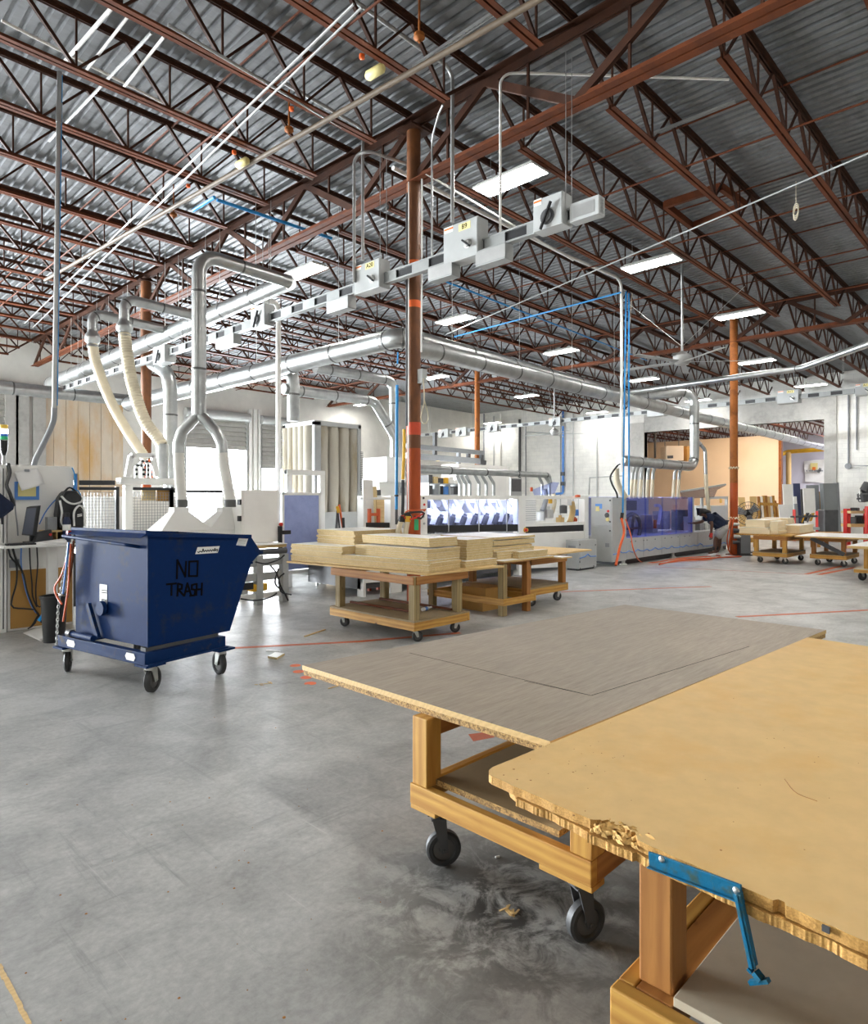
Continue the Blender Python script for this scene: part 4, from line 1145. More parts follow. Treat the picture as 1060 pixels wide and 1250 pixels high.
flex_mb([P(862, 579, FD+.3), P(863, 600, FD+.3), P(866, 625, FD+.3)], .055, .05, 10).build('flex_hose', 'hose_clear', t)
duct('thin_duct', [az(752, 481, Z2), az(978, 449.5, Z2), P(1066, 418, 12.0)], .068, 3.0, 'long thin white duct sloping up to the right edge past the column', bend=.5)

# ================================================================ BUSWAYS
ba, bb = az(735, 251, 4.65), az(78, 474, 4.65)
bd = (bb-ba).normalized(); bn = V((-bd.y, bd.x, 0)); bn = bn if bn.x < 0 else -bn   # towards the camera side
def busway(name, a, b, label, joints=1.25, hw=.066):
    d = (b-a).normalized(); n = V((d.y, -d.x, 0)); n = n if n.x < 0 else -n
    t = thing(name, label, 'busway', a)
    m = MB(); up = V((0, 0, 1))
    for z in (-hw, hw): m.bar(a+up*z, b+up*z, .085, .022)
    m.build('rail', 'busgray', t)
    MB().bar(a-n*.01, b-n*.01, .05, 2*hw).build('slotted_core', 'black', t)
    L = (b-a).length; s = .0
    while s < L-.3:
        p = a+d*s; q = a+d*min(L, s+.31)
        MB().bar(p+n*.032, q+n*.032, .012, 2*hw-.015).build('cover_plate', 'busgray', t); s += .62
    s = .4
    while s < L:
        p = a+d*s
        for k in (-.06, .06): MB().tube([p+n*k, p+n*k+up*(zbc(p.x)-p.z+.02)], .005, 5).build('hanger_rod', 'conduit', t)
        s += 3.0
    return t
busway('overhead_busway', ba, bb, 'overhead electrical busway with gray switch boxes crossing in front of the round column')
def busbox(xl, xr, yt, yb, label, u_line, text=None, deep=.2, handle='plain', tall=None):
    a, d, n = u_line
    fo = a+n*.12
    def hit(x):
        r = P(x, 400, 1.0)-V((0, 0, H)); nn = n; return V((0, 0, 0))+r*(fo.dot(nn)/r.dot(nn)) if True else None
    L_, R_ = hit(xl), hit(xr); dep = (L_.x*CS+L_.y*SN+R_.x*CS+R_.y*SN)/2
    z1, z0 = H+(CY-yt)/F*dep, H+(CY-yb)/F*dep
    L_.z = R_.z = 0; x = (R_-L_).normalized(); w = (R_-L_).length; c = (L_+R_)/2; up = V((0, 0, 1))
    t = thing('switch_box', label, 'electrical box', V((c.x, c.y, z0)))
    bk = -n
    q = [L_+up*z0, R_+up*z0, R_+bk*deep+up*z0, L_+bk*deep+up*z0]; h = up*(z1-z0)
    MB().hexa(q+[p+h for p in q]).build('enclosure', 'lgray', t, .008)
    MB().hexa([L_+up*(z0+.012)+n*.004+x*.012, R_+up*(z0+.012)+n*.004-x*.012, R_+up*(z0+.012)-x*.012, L_+up*(z0+.012)+x*.012]+[p+up*(z1-z0-.024) for p in (L_+n*.004+x*.012+up*(z0+.012), R_+n*.004-x*.012+up*(z0+.012), R_-x*.012+up*(z0+.012), L_+x*.012+up*(z0+.012))]).build('door', 'lgray', t)
    def f(a_, b_, o=.006): return L_+x*w*a_+up*(z0+(z1-z0)*b_)+n*o
    hc = f(.72 if handle == 'plain' else .5, .35)
    m = MB(); r = .045 if handle == 'plain' else .07
    m.lathe(hc, n, [(0, r*1.25), (.008, r*1.25), (.01, r), (.03, r*.9), (.03, .001)], 18)
    hd_ = m.build('handle_boss', 'dgray' if handle != 'plain' else 'steel', t)
    dirv = (x*-.75+up*.62).normalized() if handle == 'plain' else (x*.45+up*.9).normalized()
    ln = .075 if handle == 'plain' else .15
    MB().bar(hc+n*.035-dirv*ln, hc+n*.035+dirv*ln, .03, .022).build('handle', 'black', t, .003)
    if text:
        MB().bar(f(.46, .84, .005), f(.80, .84, .005), .003, .085, up=up).build('name_label', 'labely', t)
        text_mesh('lettering', text, .085, 'ink', t, f(.63, .84, .008), x, up)
    MB().bar(f(.04, .9, .005), f(.3, .9, .005), .003, .07).build('warning_label', 'labelw', t)
    MB().bar(f(.04, .92, .007), f(.3, .92, .007), .003, .022).build('warning_stripe', 'labelo', t)
    return dep
U1 = (ba, bd, bn)
dA = busbox(432.5, 463.5, 320, 355, 'gray switch box marked A20 on the busway left of the round column', U1, 'A20')
dB = busbox(541.5, 583.5, 271, 317, 'gray switch box marked B9 on the busway right of the round column', U1, 'B9')
dC = busbox(651, 687, 239, 278, 'gray switch box with a long black lever at the right end of the busway', U1, None, .2, 'lever')
dD = busbox(306, 323, 373, 399, 'gray switch box with a black lever behind the tall Y duct', U1, None, .2, 'lever')
busbox(187, 201, 422, 443, 'small gray switch box on the busway between the cream hoses', U1, None, .25, 'lever')
# tap boxes under the busway
for x0, x1, lab in ((528, 557, 'gray tap box hung under the busway just right of the column'), (586, 622, 'gray tap box hung under the busway right of the B9 box'), (404, 430, 'gray tap box hung under the busway left of the A20 box'), (268, 290, 'gray tap box hung under the busway left of the tall Y duct')):
    r0 = P(x0, 400, 1)-V((0, 0, H)); r1 = P(x1, 400, 1)-V((0, 0, H)); c = ba+bn*.04
    a, b = r0*(c.dot(bn)/r0.dot(bn)), r1*(c.dot(bn)/r1.dot(bn)); a.z = b.z = 4.65-.19
    t = thing('tap_box', lab, 'electrical box', (a+b)/2)
    MB().bar(a, b, .16, .19).build('enclosure', 'busgray', t, .006); MB().bar(a+bn*.08, b+bn*.08, .006, .15).build('cover', 'conduit', t)
t = thing('busway_end', 'plain gray end cap box of the busway right of the lever switch box', 'electrical box', ba)
MB().bar(ba-bd*.0+bn*.0, ba+bd*.35+bn*.0, .13, .2).build('enclosure', 'lgray', t, .006); MB().bar(ba+bd*.05+bn*.067, ba+bd*.3+bn*.067, .004, .13).build('cover', 'conduit', t)
# conduits dropping into the boxes
def drop(name, x, ytop, ybot, d, roof, label, r=.024, m='conduit'):
    p = [P(x, ybot, d), P(x, ytop, d)]; z = p[1].z
    q = [az(a, b, z) for a, b in roof]
    return tag(MB().tube(fillet(p+q, .16, 6), r, 10).build(name, m), label, 'conduit')
drop('conduit', 443, 158, 318, dA+.1, [(435, 152), (345, 100)], 'conduit bending down from the roof into the right side of the A20 box')
drop('conduit', 432.5, 190, 345, dA+.15, [(450, 184), (496, 200)], 'conduit with an arched top dropping beside the A20 box')
drop('conduit', 552.5, 84, 272, dB+.1, [(520, 64), (432, 0)], 'shiny conduit bending down from the roof into the B9 box')
drop('conduit', 527.5, 168, 314, dB+.5, [(536, 138), (541, 128)], 'thin conduit dropping between the round column and the B9 box', .013)
drop('conduit', 611, 90, 284, dC+.9, [(640, 89), (890, 97)], 'white conduit dropping in front of the nearest light panel', .016, 'offwhite')
p = P(320, 372, dD+.1)
drop('conduit', 340, 372, 650, 12.4, [(330, 366), (318, 380)], 'thick white conduit running down in front of the bag filter', .05, 'offwhite')
# far busway under the roof
u2 = 22.3; a2 = V((u2, 1.5, 4.72)); b2 = V((u2+.9, 24.5, 4.72))
busway('overhead_busway', a2, b2, 'far overhead busway strung across the back of the hall under the dark roof')
d2 = (b2-a2).normalized(); n2 = V((-d2.y, d2.x, 0)); n2 = n2 if n2.x < 0 else -n2; U2 = (a2, d2, n2)
for xl, xr, yt, yb, lab, tx in ((949, 975, 476, 492, 'far gray switch box above the wide wall opening', 'A12'), (1044, 1066, 468, 482, 'far gray switch box at the right edge of the picture', 'A11'), (790, 811, 493, 508, 'far gray switch box beside the white vertical post', 'B15'), (670, 684, 510, 520, 'far gray switch box above the far ceiling fan', None), (594, 607, 517, 527, 'far gray switch box just right of the thin far column', None), (556, 569, 522, 532, 'far gray switch box just left of the thin far column', None), (535, 547, 524, 534, 'second far gray switch box left of the thin far column', None)):
    busbox(xl, xr, yt, yb, lab, U2, tx, .3, 'lever' if tx is None else 'plain')

# ================================================================ FANS
def fan(x, y, z, ybot, rod_top, label):
    p = az(x, y, z); t = thing('ceiling_fan', label, 'ceiling fan', p)
    m = MB(); m.lathe(p, (0, 0, 1), [(-.12, .001), (-.12, .14), (-.02, .2), (.08, .2), (.16, .08), (.2, .03)], 20); m.build('motor', 'conduit', t)
    MB().tube([p+V((0, 0, .18)), V((p.x, p.y, zdk(p.x)-.05))], .03, 10).build('drop_rod', 'conduit', t)
    w = MB()
    for k in range(4):
        a = k*PI/2+.4; w.tube([p+V((0, 0, .3)), V((p.x+1.3*math.cos(a), p.y+1.3*math.sin(a), zbc(p.x)))], .006, 5)
    w.build('guy_wire', 'steel', t)
    for k in range(5):
        a = 2*PI*k/5+.35; d = V((math.cos(a), math.sin(a), 0)); s = V((-d.y, d.x, 0)); b = p+V((0, 0, -.06)); R = 1.5
        MB().hexa([b+d*.15-s*.06-V((0, 0, .012)), b+d*R-s*.075-V((0, 0, .01)), b+d*R+s*.075+V((0, 0, .012)), b+d*.15+s*.06+V((0, 0, .014)),
                   b+d*.15-s*.06-V((0, 0, .002)), b+d*R-s*.075, b+d*R+s*.075+V((0, 0, .02)), b+d*.15+s*.06+V((0, 0, .024))]).build('blade', 'lgray', t)
fan(833, 439, 4.75, 0, 0, 'ceiling fan on a rod in front of the column by the worker')
fan(677, 528, 4.35, 0, 0, 'small far ceiling fan in front of the white block wall')

# ================================================================ LEFT VERTICAL POST, RIGHT VERTICAL POST, COLUMN FITTINGS
d = 8.4
t = thing('conduit_post', 'long gray conduit dropping from the roof to the white cabinet at left', 'conduit', P(69, 300, d))
MB().tube([P(73, 88, d), P(66.5, 500, d)], .032, 12).build('pipe', 'conduit', t)
MB().tube([P(76, 92, d), P(70, 495, d)], .006, 6).build('blue_wire', 'air', t)
MB().tube(smooth_path([P(66.5, 498, d), P(65, 515, d), P(54, 540, d), P(44, 560, d), P(41, 570, d)], .05), .034, 12).build('flex_conduit', 'mgray', t)
MB().tube([P(72.5, 126, d), P(72, 150, d)], .038, 12).build('coupling', 'conduit', t)
d = 15.0
t = thing('conduit_post', 'white vertical conduit running down to the blue-windowed machine', 'conduit', P(758, 450, d))
MB().tube(fillet([P(759, 576, d), P(759, 341, d), az(690, 311, P(759, 341, d).z), az(480, 205, 6.4)], .25), .032, 12).build('pipe', 'white', t)
MB().tube(smooth_path([P(759, 575, d), P(757, 566, d), P(746, 580, d), P(747, 590, d), P(753, 602, d), P(754, 608, d)], .05), .02, 8).build('flex_cable', 'black', t)
t = thing('air_drop', 'pair of bright blue air pipes hanging beside the white vertical conduit', 'air pipe', P(766, 480, d))
for x0, x1, y0, y1 in ((763.5, 759.5, 356, 628), (767, 767, 358, 604)): MB().tube([P(x0+1, y0, d), P(x1+1, y1, d)], .02, 10).build('pipe', 'air', t)
MB().tube([P(772, 358, d), P(768, 410, d), P(764, 470, d)], .008, 6).build('cord', 'rope', t)
m = MB(); m.tube([P(760, 626, d-.05), P(759, 634, d-.05)], .04, 10); m.build('valve', 'black', t)
cable('air_hose', [P(759, 633, d-.1), P(762, 650, d-.3), P(757, 668, d-.6), P(752, 690, d-1.0)], .028, 'hose', 'thick orange-red air hose looping from the blue pipe to the floor by the gray cabinet', 'hose')
cable('air_hose', [P(764, 634, d-.1), P(770, 652, d-.4), P(774, 672, d-.7), fl(783, 686.5)+V((0, 0, .012)), fl(800, 687)+V((0, 0, .012)), fl(830, 682)+V((0, 0, .012)), fl(862, 680)+V((0, 0, .012)), fl(880, 679)+V((0, 0, .012)), fl(868, 683)+V((0, 0, .012)), fl(835, 685)+V((0, 0, .012)), fl(806, 688.5)+V((0, 0, .012))], .014, 'hose', 'thin orange hose trailing along the floor towards the worker', 'hose')
cable('air_hose', [fl(805, 690)+V((0, 0, .016)), fl(830, 684)+V((0, 0, .016)), fl(858, 682.5)+V((0, 0, .016)), fl(884, 681)+V((0, 0, .016)), fl(905, 680)+V((0, 0, .016)), fl(893, 677.5)+V((0, 0, .016)), P(888, 660, 18), P(893, 632, 18.1)], .016, 'hose', 'orange hose coiled on the floor behind the worker and up the column', 'hose')
# fittings on the round column
cd_ = 9.25
t = thing('air_drop', 'blue air pipe hanging left of the round column', 'air pipe', P(484, 540, cd_))
MB().tube([P(486, 430, cd_), P(485.5, 444, cd_)], .012, 8).build('upper_pipe', 'air', t)
MB().tube([P(485, 470, cd_), P(484, 622, cd_)], .022, 10).build('pipe', 'air', t)
MB().tube([P(484, 604, cd_), P(484, 606, cd_)], .03, 10).build('pipe_clip', 'black', t); MB().tube([P(484, 620, cd_), P(484, 640, cd_)], .02, 8).build('hose_end', 'dgray', t)
cable('black_pipe', [P(497.3, 236, cd_), P(497.3, 380, cd_), P(497, 520, cd_)], .022, 'dgray', 'black pipe fixed along the left side of the round column', 'pipe')
cable('yellow_rope', [P(493.5, 524, cd_-.1), P(493.5, 548, cd_-.1), P(492.5, 570, cd_-.1), P(492, 586, cd_-.1)], .022, 'yellow', 'yellow sleeve hanging on the left of the round column', 'sleeve')
cable('black_pipe', [P(492, 586, cd_-.1), P(492, 610, cd_-.1), P(491.5, 628, cd_-.1)], .022, 'black', 'black tube under the yellow sleeve at the round column', 'pipe')
cable('conduit', [P(515.3, 218, cd_), P(515.3, 300, cd_), P(514.7, 430, cd_)], .012, 'white', 'thin white conduit along the right side of the round column', 'conduit')
cable('conduit', [P(499, 222, cd_-.15), P(499, 300, cd_-.15), P(498.6, 640, cd_-.15)], .008, 'labelw', 'thin white cable down the left face of the round column', 'cable')
cable('rope', [P(517, 462, cd_), P(518, 490, cd_), P(514, 510, cd_), P(519, 518, cd_), P(523, 508, cd_), P(518, 488, cd_)], .008, 'rope', 'looped rope hanging from the switch box on the round column', 'rope')
cable('air_hose', [P(486, 640, 9.0), P(488, 632, 8.95), P(496, 627, 8.9), P(510, 625, 8.9), P(518, 626, 8.95), P(514, 633, 8.9), P(506, 630, 8.9)], .014, 'black', 'black air hose wound round the red part of the round column', 'hose')
cable('air_hose', [P(488, 641, 8.95), P(490, 630, 8.9), P(498, 634, 8.88), P(507, 632, 8.88), P(517, 627, 8.95)], .012, 'red', 'red air hose wound round the red part of the round column', 'hose')
cable('air_hose', [P(520, 622, 8.98), P(508, 623, 8.9), P(497, 624, 8.92), P(490, 636, 8.9), P(485, 652, 9)], .010, 'hose', 'thin orange hose looped over the round column fittings', 'hose')
for i, (x0, x1) in enumerate(((490, 484), (498, 495.5))):
    t = thing('spray_hose', ['left of two cream hose sleeves hanging at the foot of the round column', 'right of two cream hose sleeves hanging at the foot of the round column'][i], 'hose', P(x0, 640, 8.9))
    MB().tube([P(x0, 635, 8.9), P((x0+x1)/2-1, 648, 8.9), P(x1-1, 662, 8.9)], .035, 12).build('sleeve', 'hose_clear', t)
    MB().tube([P(x0+.5, 630, 8.9), P(x0, 637, 8.9)], .04, 12).build('nozzle', 'black' if i == 0 else 'yellow', t)
p = P(508.5, 640, 8.95); o = MB().box((-.03, -.002, -.08), (.03, .002, .07)); o = o.build('green_tag', 'green'); o.location = p; o.rotation_euler = (0, 0, YAW-PI/2); tag(o, 'green card hanging on the red foot of the round column', 'tag')
p = P(497, 632, 8.97); t = thing('hose_reel', 'small black hose coupling block on the round column', 'coupling', p); MB().lathe(p-V((.05, .05, 0)), (1, 1, 0), [(0, .001), (0, .07), (.05, .075), (.09, .05), (.09, .001)], 16).build('coupling_block', 'black', t)
# tape on the far column foot
# far ropes and wires from the roof
for i, (x, y0, y1) in enumerate(((607, 395, 530), (640, 440, 530), (655, 425, 515), (575, 440, 530))):
    pass
t = thing('coiled_rope', 'small coil of rope hanging from the roof at upper right', 'rope', az(972, 258, 5.9)); p = az(972, 256, 5.9); m = MB()
for k in range(3):
    m.tube([p+V((.05*math.cos(a)*(1+.2*k), .05*math.cos(a), .09*math.sin(a)-.03*k)) for a in [2*PI*i/14 for i in range(14)]], .008, 5, 0, True, True)
m.tube([p+V((0, 0, .08)), V((p.x, p.y, zbc(p.x)))], .004, 5); m.build('coil', 'rope', t)
# ================================================================ MACHINES
# ---- white edge-banding machine -------------------------------------------
VF = 8.13
def fp(x, y, o=0): return av(x, y, VF-o)
def face(mb, x0, y0, x1, y1, v, th, m=0):
    """box whose front face (plane v) covers the pixel rectangle; y read at its left edge / right edge as pairs"""
    ya, yb = (y0 if isinstance(y0, tuple) else (y0, y0)); yc, yd = (y1 if isinstance(y1, tuple) else (y1, y1))
    a, b, c, d = av(x0, ya, v), av(x1, yb, v), av(x1, yd, v), av(x0, yc, v); n = V((0, th, 0))
    return mb.hexa([d, c, c+n, d+n, a, b, b+n, a+n], m)
eb = thing('edge_banding_machine', 'long white edge-banding machine with lit blue windows behind the round column', 'machine', (fp(580, 650).x, VF, 0))
ul, um, ur = fp(443, 600).x, fp(636, 600).x, fp(717, 600).x
DEP = 1.5
MB().box((ul, VF+.05, .12), (ur, VF+DEP, .60)).build('base_frame', 'dgray', eb)
m = MB(); face(m, 641, (651, 649), 714, (694, 691), VF, .05); m.build('lower_panel', 'white', eb, .006)
m = MB(); face(m, 443, (645, 645), 514, (712, 708), VF, .05); m.build('lower_panel', 'white', eb, .006)
m = MB(); face(m, 514, (652, 651), 634, (656, 654), VF-.06, .12); m.build('front_ledge', 'white', eb, .004)
m = MB(); face(m, 514, (664, 661), 634, (690, 684), VF+.02, .04); m.build('kick_panel', 'white', eb)
for x0, x1 in ((633, 641), (713, 718), (476, 490), (512, 521), (443, 446)):
    a, b = fp(x0, 604), fp(x1, 604)
    MB().box((a.x, VF-.02, 0), (b.x, VF+.14, 1.625)).build('post', 'white', eb, .006)
m = MB(); a, b = fp(512, 604), fp(718, 604); m.box((a.x, VF-.01, 1.56), (b.x, VF+.1, 1.63)); m.build('top_rail', 'white', eb, .006)
m = MB(); a, b = fp(443, 604), fp(478, 604); m.box((a.x, VF-.01, 1.56), (b.x, VF+.06, 1.60)); m.build('top_rail', 'white', eb, .006)
MB().box((fp(512, 600).x, VF+.1, 1.60), (um, VF+DEP, 1.635)).build('hood_roof', 'white', eb)
MB().box((fp(512, 600).x, VF+DEP-.04, .6), (ur, VF+DEP, 1.60)).build('back_panel', 'white', eb)
m = MB(); face(m, 521, (641.5, 640), 634, (650, 648.5), VF+.005, .04); m.build('black_band', 'black', eb)
m = MB(); face(m, 641, (643, 640), 714, (651, 648), VF+.005, .04); m.build('black_band', 'black', eb)
m = MB(); face(m, 446, (638, 638), 476, (644, 644), VF+.005, .04); m.build('black_band', 'black', eb)
for x0, x1 in ((521.5, 548), (548.6, 585), (585.6, 619), (619.6, 633)):
    m = MB(); face(m, x0, (610, 611), x1, (641.5, 640.5), VF+.01, .008); m.build('window', 'acrylic', eb)
    m = MB(); face(m, x1-.3, (610, 611), x1+.6, (650, 649), VF-.004, .02); m.build('window_stile', 'lgray', eb)
m = MB(); face(m, 642, (638.5, 637), 713, (643, 640.5), VF, .05); m.build('window_sill', 'white', eb)
m = MB()
for k in range(10):
    z = 1.12+k*.045; a, b = fp(642, 600), fp(657, 600); m.bar((a.x, VF+.05, z), (b.x, VF+.05, z), .006, .008)
m.build('louvre', 'mgray', eb)
MB().box((fp(645, 600).x, VF+.5, 1.0), (fp(653, 600).x, VF+.56, 1.56)).build('lit_panel', 'led', eb)
m = MB(); p = fp(641.5, 647, .03); m.lathe(p, (0, -1, 0), [(-.03, .05), (.0, .05), (.02, .035), (.05, .04), (.06, .001)], 16); m.build('stop_button', 'yellow', eb)
m = MB(); p = fp(642.5, 647, .07); m.lathe(p, (0, -1, 0), [(-.02, .03), (.02, .03), (.03, .001)], 14); m.build('stop_knob', 'red', eb)
for x, y, mm in ((517, 608, 'black'), (518, 616, 'red'), (518, 623, 'hose'), (517, 631, 'lgray'), (518, 639, 'lgray')):
    p = fp(x, y, .025); MB().lathe(p, (0, -1, 0), [(0, .022), (.012, .02), (.014, .001)], 12).build('control_button', mm, eb)
# working units inside the lit hood
rnd = random.Random(5)
for i in range(9):
    u = fp(524, 600).x+.25+i*.335; z0 = .95; s = .12+.08*rnd.random()
    m = MB(); m.box((u-s, VF+.45, z0), (u+s*.6, VF+.95, z0+.28+.2*rnd.random()))
    m.hexa([(u-s, VF+.5, 1.2), (u+s*.3, VF+.5, 1.2), (u+s*.3, VF+.9, 1.2), (u-s, VF+.9, 1.2), (u-s*.3, VF+.55, 1.48), (u+s*.9, VF+.55, 1.48), (u+s*.9, VF+.85, 1.48), (u-s*.3, VF+.85, 1.48)]) if i % 2 else None
    m.build('trimming_unit', 'white', eb)
    m = MB(); m.lathe((u+.05, VF+.4, z0+.1), (.3, -.2, 1), [(0, .001), (0, .06), (.18, .06), (.2, .04), (.24, .04), (.24, .001)], 14); m.box((u+.12, VF+.3, .93), (u+.2, VF+.5, 1.02+.1*rnd.random())); m.build('spindle_motor', 'dgray', eb)
    m = MB(); m.tube(smooth_path([(u, VF+.55, 1.58), (u+.04, VF+.5, 1.42), (u+.16, VF+.48, 1.28), (u+.2, VF+.5, 1.15)], .05), .04, 10); m.build('suction_hose', 'labelw', eb)
MB().box((fp(530, 600).x, VF+.3, 1.40), (fp(540, 600).x, VF+.4, 1.53)).build('screen', 'black', eb)
MB().box((fp(521, 600).x, VF+.25, .86), (ur-.1, VF+1.2, .90)).build('transport_bed', 'lgray', eb)
MB().box((fp(524, 600).x, VF+.1, 1.575), (fp(632, 600).x, VF+.16, 1.595)).build('strip_lamp', 'led', eb)
# glue pots and coils seen through the clear right-hand guard
for i, (x, y, mm, r) in enumerate(((660, 630, 'lgray', .1), (668, 626, 'steel', .12), (676, 618, 'hose_clear', .06), (688, 622, 'dgray', .09), (692, 612, 'white', .1), (698, 628, 'tanboard', .1), (705, 626, 'bluemark', .07), (702, 634, 'hose', .05), (665, 613, 'mgray', .08), (672, 612, 'yellow', .05), (684, 634, 'tanboard', .08))):
    p = av(x, y, VF+.6); m = MB()
    if i % 3 == 0: m.lathe(p-V((0, 0, r)), (0, 0, 1), [(0, .001), (0, r), (2*r, r), (2.2*r, r*.4), (2.2*r, .001)], 14)
    elif i % 3 == 1: m.box(p-V((r, r*.8, r)), p+V((r, r*.8, r*.6))); m.lathe(p+V((0, 0, r*.6)), (0, 0, 1), [(0, r*.5), (r*.6, r*.5), (r*.6, .001)], 12)
    else: m.tube(smooth_path([p+V((0, 0, .3)), p+V((.05, 0, .1)), p-V((.02, 0, .1)), p-V((.1, 0, .2))], .05), r*.7, 10)
    m.build('working_unit', mm, eb)
m = MB(); q = [P(651, 598, 14.0), P(676, 588.5, 14.6), P(683, 589, 14.8), P(677, 603, 14.3), P(654, 604.5, 14.0)]
m.prism(q, (.02, .05, 0)); m.build('raised_lid', 'acrylic', eb)
p = P(649, 598, 13.9); MB().lathe(p, (0, 0, 1), [(-.03, .03), (.05, .03), (.06, .001)], 12).build('warning_lamp', 'hose', eb)
# boards standing behind the left-hand guard
for i, (x0, y0, x1, y1, mm, lab) in enumerate(((460, 610, 473, 637, 'tanboard', 'tan board leaning behind the left guard of the white machine'), (446, 611, 456, 637, 'melamine', 'pale board leaning behind the left guard of the white machine'), (443, 586, 455, 612, 'melamine', 'tall pale board standing left of the white cabinet'), (453, 594, 460, 612, 'chip', 'small brown offcut standing beside the pale board'), (454, 598, 465, 612, 'dgray', 'dark offcut standing in front of the white cabinet'), (456, 601, 466, 614, 'melamine', 'small pale offcut in front of the dark offcut'))):
    v = VF+.75+.1*i; a, b = av(x0, y1, v), av(x1, y0, v)
    tag(MB().hexa([(a.x, v-.12, .0), (b.x, v-.12, 0), (b.x, v-.10, 0), (a.x, v-.10, 0), (a.x, v, b.z), (b.x, v, b.z), (b.x, v+.02, b.z), (a.x, v+.02, b.z)]).build('board', mm), lab, 'board')
t = thing('steel_trestle', 'small orange-red steel trestle behind the left guard of the white machine', 'trestle', av(455, 634, VF+.5)); m = MB()
for x in (451, 462): a, b = av(x, 636, VF+.5), av(x, 621, VF+.5); m.bar((a.x, a.y, .0), (b.x, b.y, b.z), .05, .05)
a, b = av(451, 628, VF+.5), av(462, 628, VF+.5); m.bar(a, b, .04, .05); m.build('frame', 'hose', t)
# tall white cabinet, shelving and cover behind it
t = thing('white_cabinet', 'tall white machine cabinet with an overhanging top, left of the round column', 'cabinet', av(463, 600, 12.0))
c = av(463, 558, 12.0); l_ = au(443, 558, c.x); r_ = av(485, 558, 12.0)
MB().box((c.x, 12.0, 0), (r_.x, l_.y, c.z)).build('body', 'white', t, .01); MB().box((c.x+.3, 11.98, .05), (r_.x-.3, 12.0, 1.6)).build('door', 'offwhite', t); MB().box((c.x-.02, 11.7, av(463, 588, 11.7).z), (r_.x, 12.0, c.z)).build('overhang', 'white', t, .01)
for i, (x0, x1, y0, v) in enumerate(((472, 497, 586, 13.2), (524, 562, 589, 13.6))):
    a, b = av(x0, y0, v), av(x1, y0, v); t = thing('storage_shelf', ['open steel shelf of stored parts left of the round column', 'open steel shelf of stored parts right of the round column'][i], 'shelf', (a.x, v, 0)); n = 3
    m = MB()
    for k in range(n+1):
        x = a.x+(b.x-a.x)*k/n; m.box((x-.015, v, 0), (x+.015, v+.5, a.z))
    m.build('upright', 'lgray', t)
    sh = [a.z-.02-.33*k for k in range(5)]
    for z in sh: MB().box((a.x, v+.0, z-.02), (b.x, v+.5, z)).build('shelf_board', 'lgray', t)
    for z in sh[:3]:
        for k in range(n*2):
            w = (b.x-a.x)/(n*2); x = a.x+w*k+.03; h = .1+.18*rnd.random()
            mm = rnd.choice(['dgray', 'bluemark', 'yellow', 'offwhite', 'black', 'mgray', 'chip', 'dgray'])
            o = MB().box((x, v+.04, z), (x+w-.06, v+.4, z+h)).build('storage_bin', mm, None, .01)
            tag(o, ['bin or part stored on the shelf left of the round column', 'bin or part stored on the shelf right of the round column'][i], 'bin', ['parts on the left shelf', 'parts on the right shelf'][i])
a, b = av(560, 566, 14.6), av(622, 571, 14.6)
t = thing('machine_cover', 'long white machine cover behind the silver duct and its branch pipes', 'machine cover', (a.x, 14.6, 0)); MB().box((a.x, 14.6, 0), (b.x, 15.4, a.z)).build('body', 'offwhite', t, .02); MB().box((a.x+.2, 14.58, .4), (b.x-.2, 14.6, a.z-.15)).build('front_panel', 'white', t)
t = thing('wall_cabinet', 'small open gray cabinet on the far side of the white machine', 'cabinet', av(630, 595, 15.5)); a, b = av(624, 583, 15.5), av(637, 600, 15.5); m = MB(); m.box((a.x, 15.5, 0), (b.x, 15.9, a.z)); m.build('body', 'lgray', t); MB().box((a.x+.05, 15.48, b.z), (b.x-.05, 15.5, a.z-.05)).build('dark_front', 'dgray', t)  # dark plate on a solid body stands in for the shaded inside
# lifting gantry behind
t = thing('lifting_gantry', 'dark gray lifting gantry beams behind the round column', 'gantry', P(545, 555, 23)); G_ = lambda x, y: P(x, y, 23+(x-500)*.02)
for (x0, y0), (x1, y1), w in (((495, 544), (590, 553), .16), ((495, 556), (585, 563), .2)): MB().bar(G_(x0, y0), G_(x1, y1), w, w).build('beam', 'mgray', t)
for x, y0, y1 in ((531, 528, 557), (572, 551, 561), (588, 552, 564)): MB().bar(G_(x, y0), G_(x, y1), .12, .12).build('hanger_post', 'dgray', t)
MB().bar(G_(584, 564), G_(592, 565), .2, .16).build('end_stop', 'dgray', t)
MB().bar(G_(560, 551), G_(560, 610)-V((0, 0, G_(560, 610).z)), .12, .12).build('support_leg', 'mgray', t)
for x in (534, 540, 547): MB().bar(G_(x, 560.5), G_(x+1.6, 560.6), .14, .14).build('orange_clip', 'yellow', t)

# ---- machine with deep blue windows ---------------------------------------
VG = 7.5
gp = lambda x, y, o=0: av(x, y, VG-o)
em = thing('edge_banding_machine', 'gray edge-banding machine with deep blue windows and a blue wave line, beside the worker', 'machine', (gp(800, 650).x, VG, 0))
c = gp(748, 607); cl = au(721.5, 607, c.x); TOP = c.z
u1, u2_, u3, u4 = gp(765, 600).x, gp(845, 600).x, gp(868, 600).x, gp(893, 600).x
MB().box((c.x, VG, .12), (u1, cl.y, TOP)).build('control_cabinet', 'lgray', em, .01)
for z0, z1 in ((.14, .93), (.95, TOP-.02)): MB().box((c.x-.012, VG+.03, z0), (c.x, cl.y-.03, z1)).build('cabinet_door', 'lgray', em, .004)
def ep2(x, y, o=.02): p = au(x, y, c.x-o); return p
p, q = ep2(727, 615), ep2(735, 621); MB().box((c.x-.02, p.y, p.z), (c.x-.012, q.y, q.z)).build('notice_frame', 'bluemark', em)
p, q = ep2(727.5, 618), ep2(732, 624); MB().box((c.x-.026, p.y, p.z), (c.x-.02, q.y, q.z)).build('notice', 'labely', em)
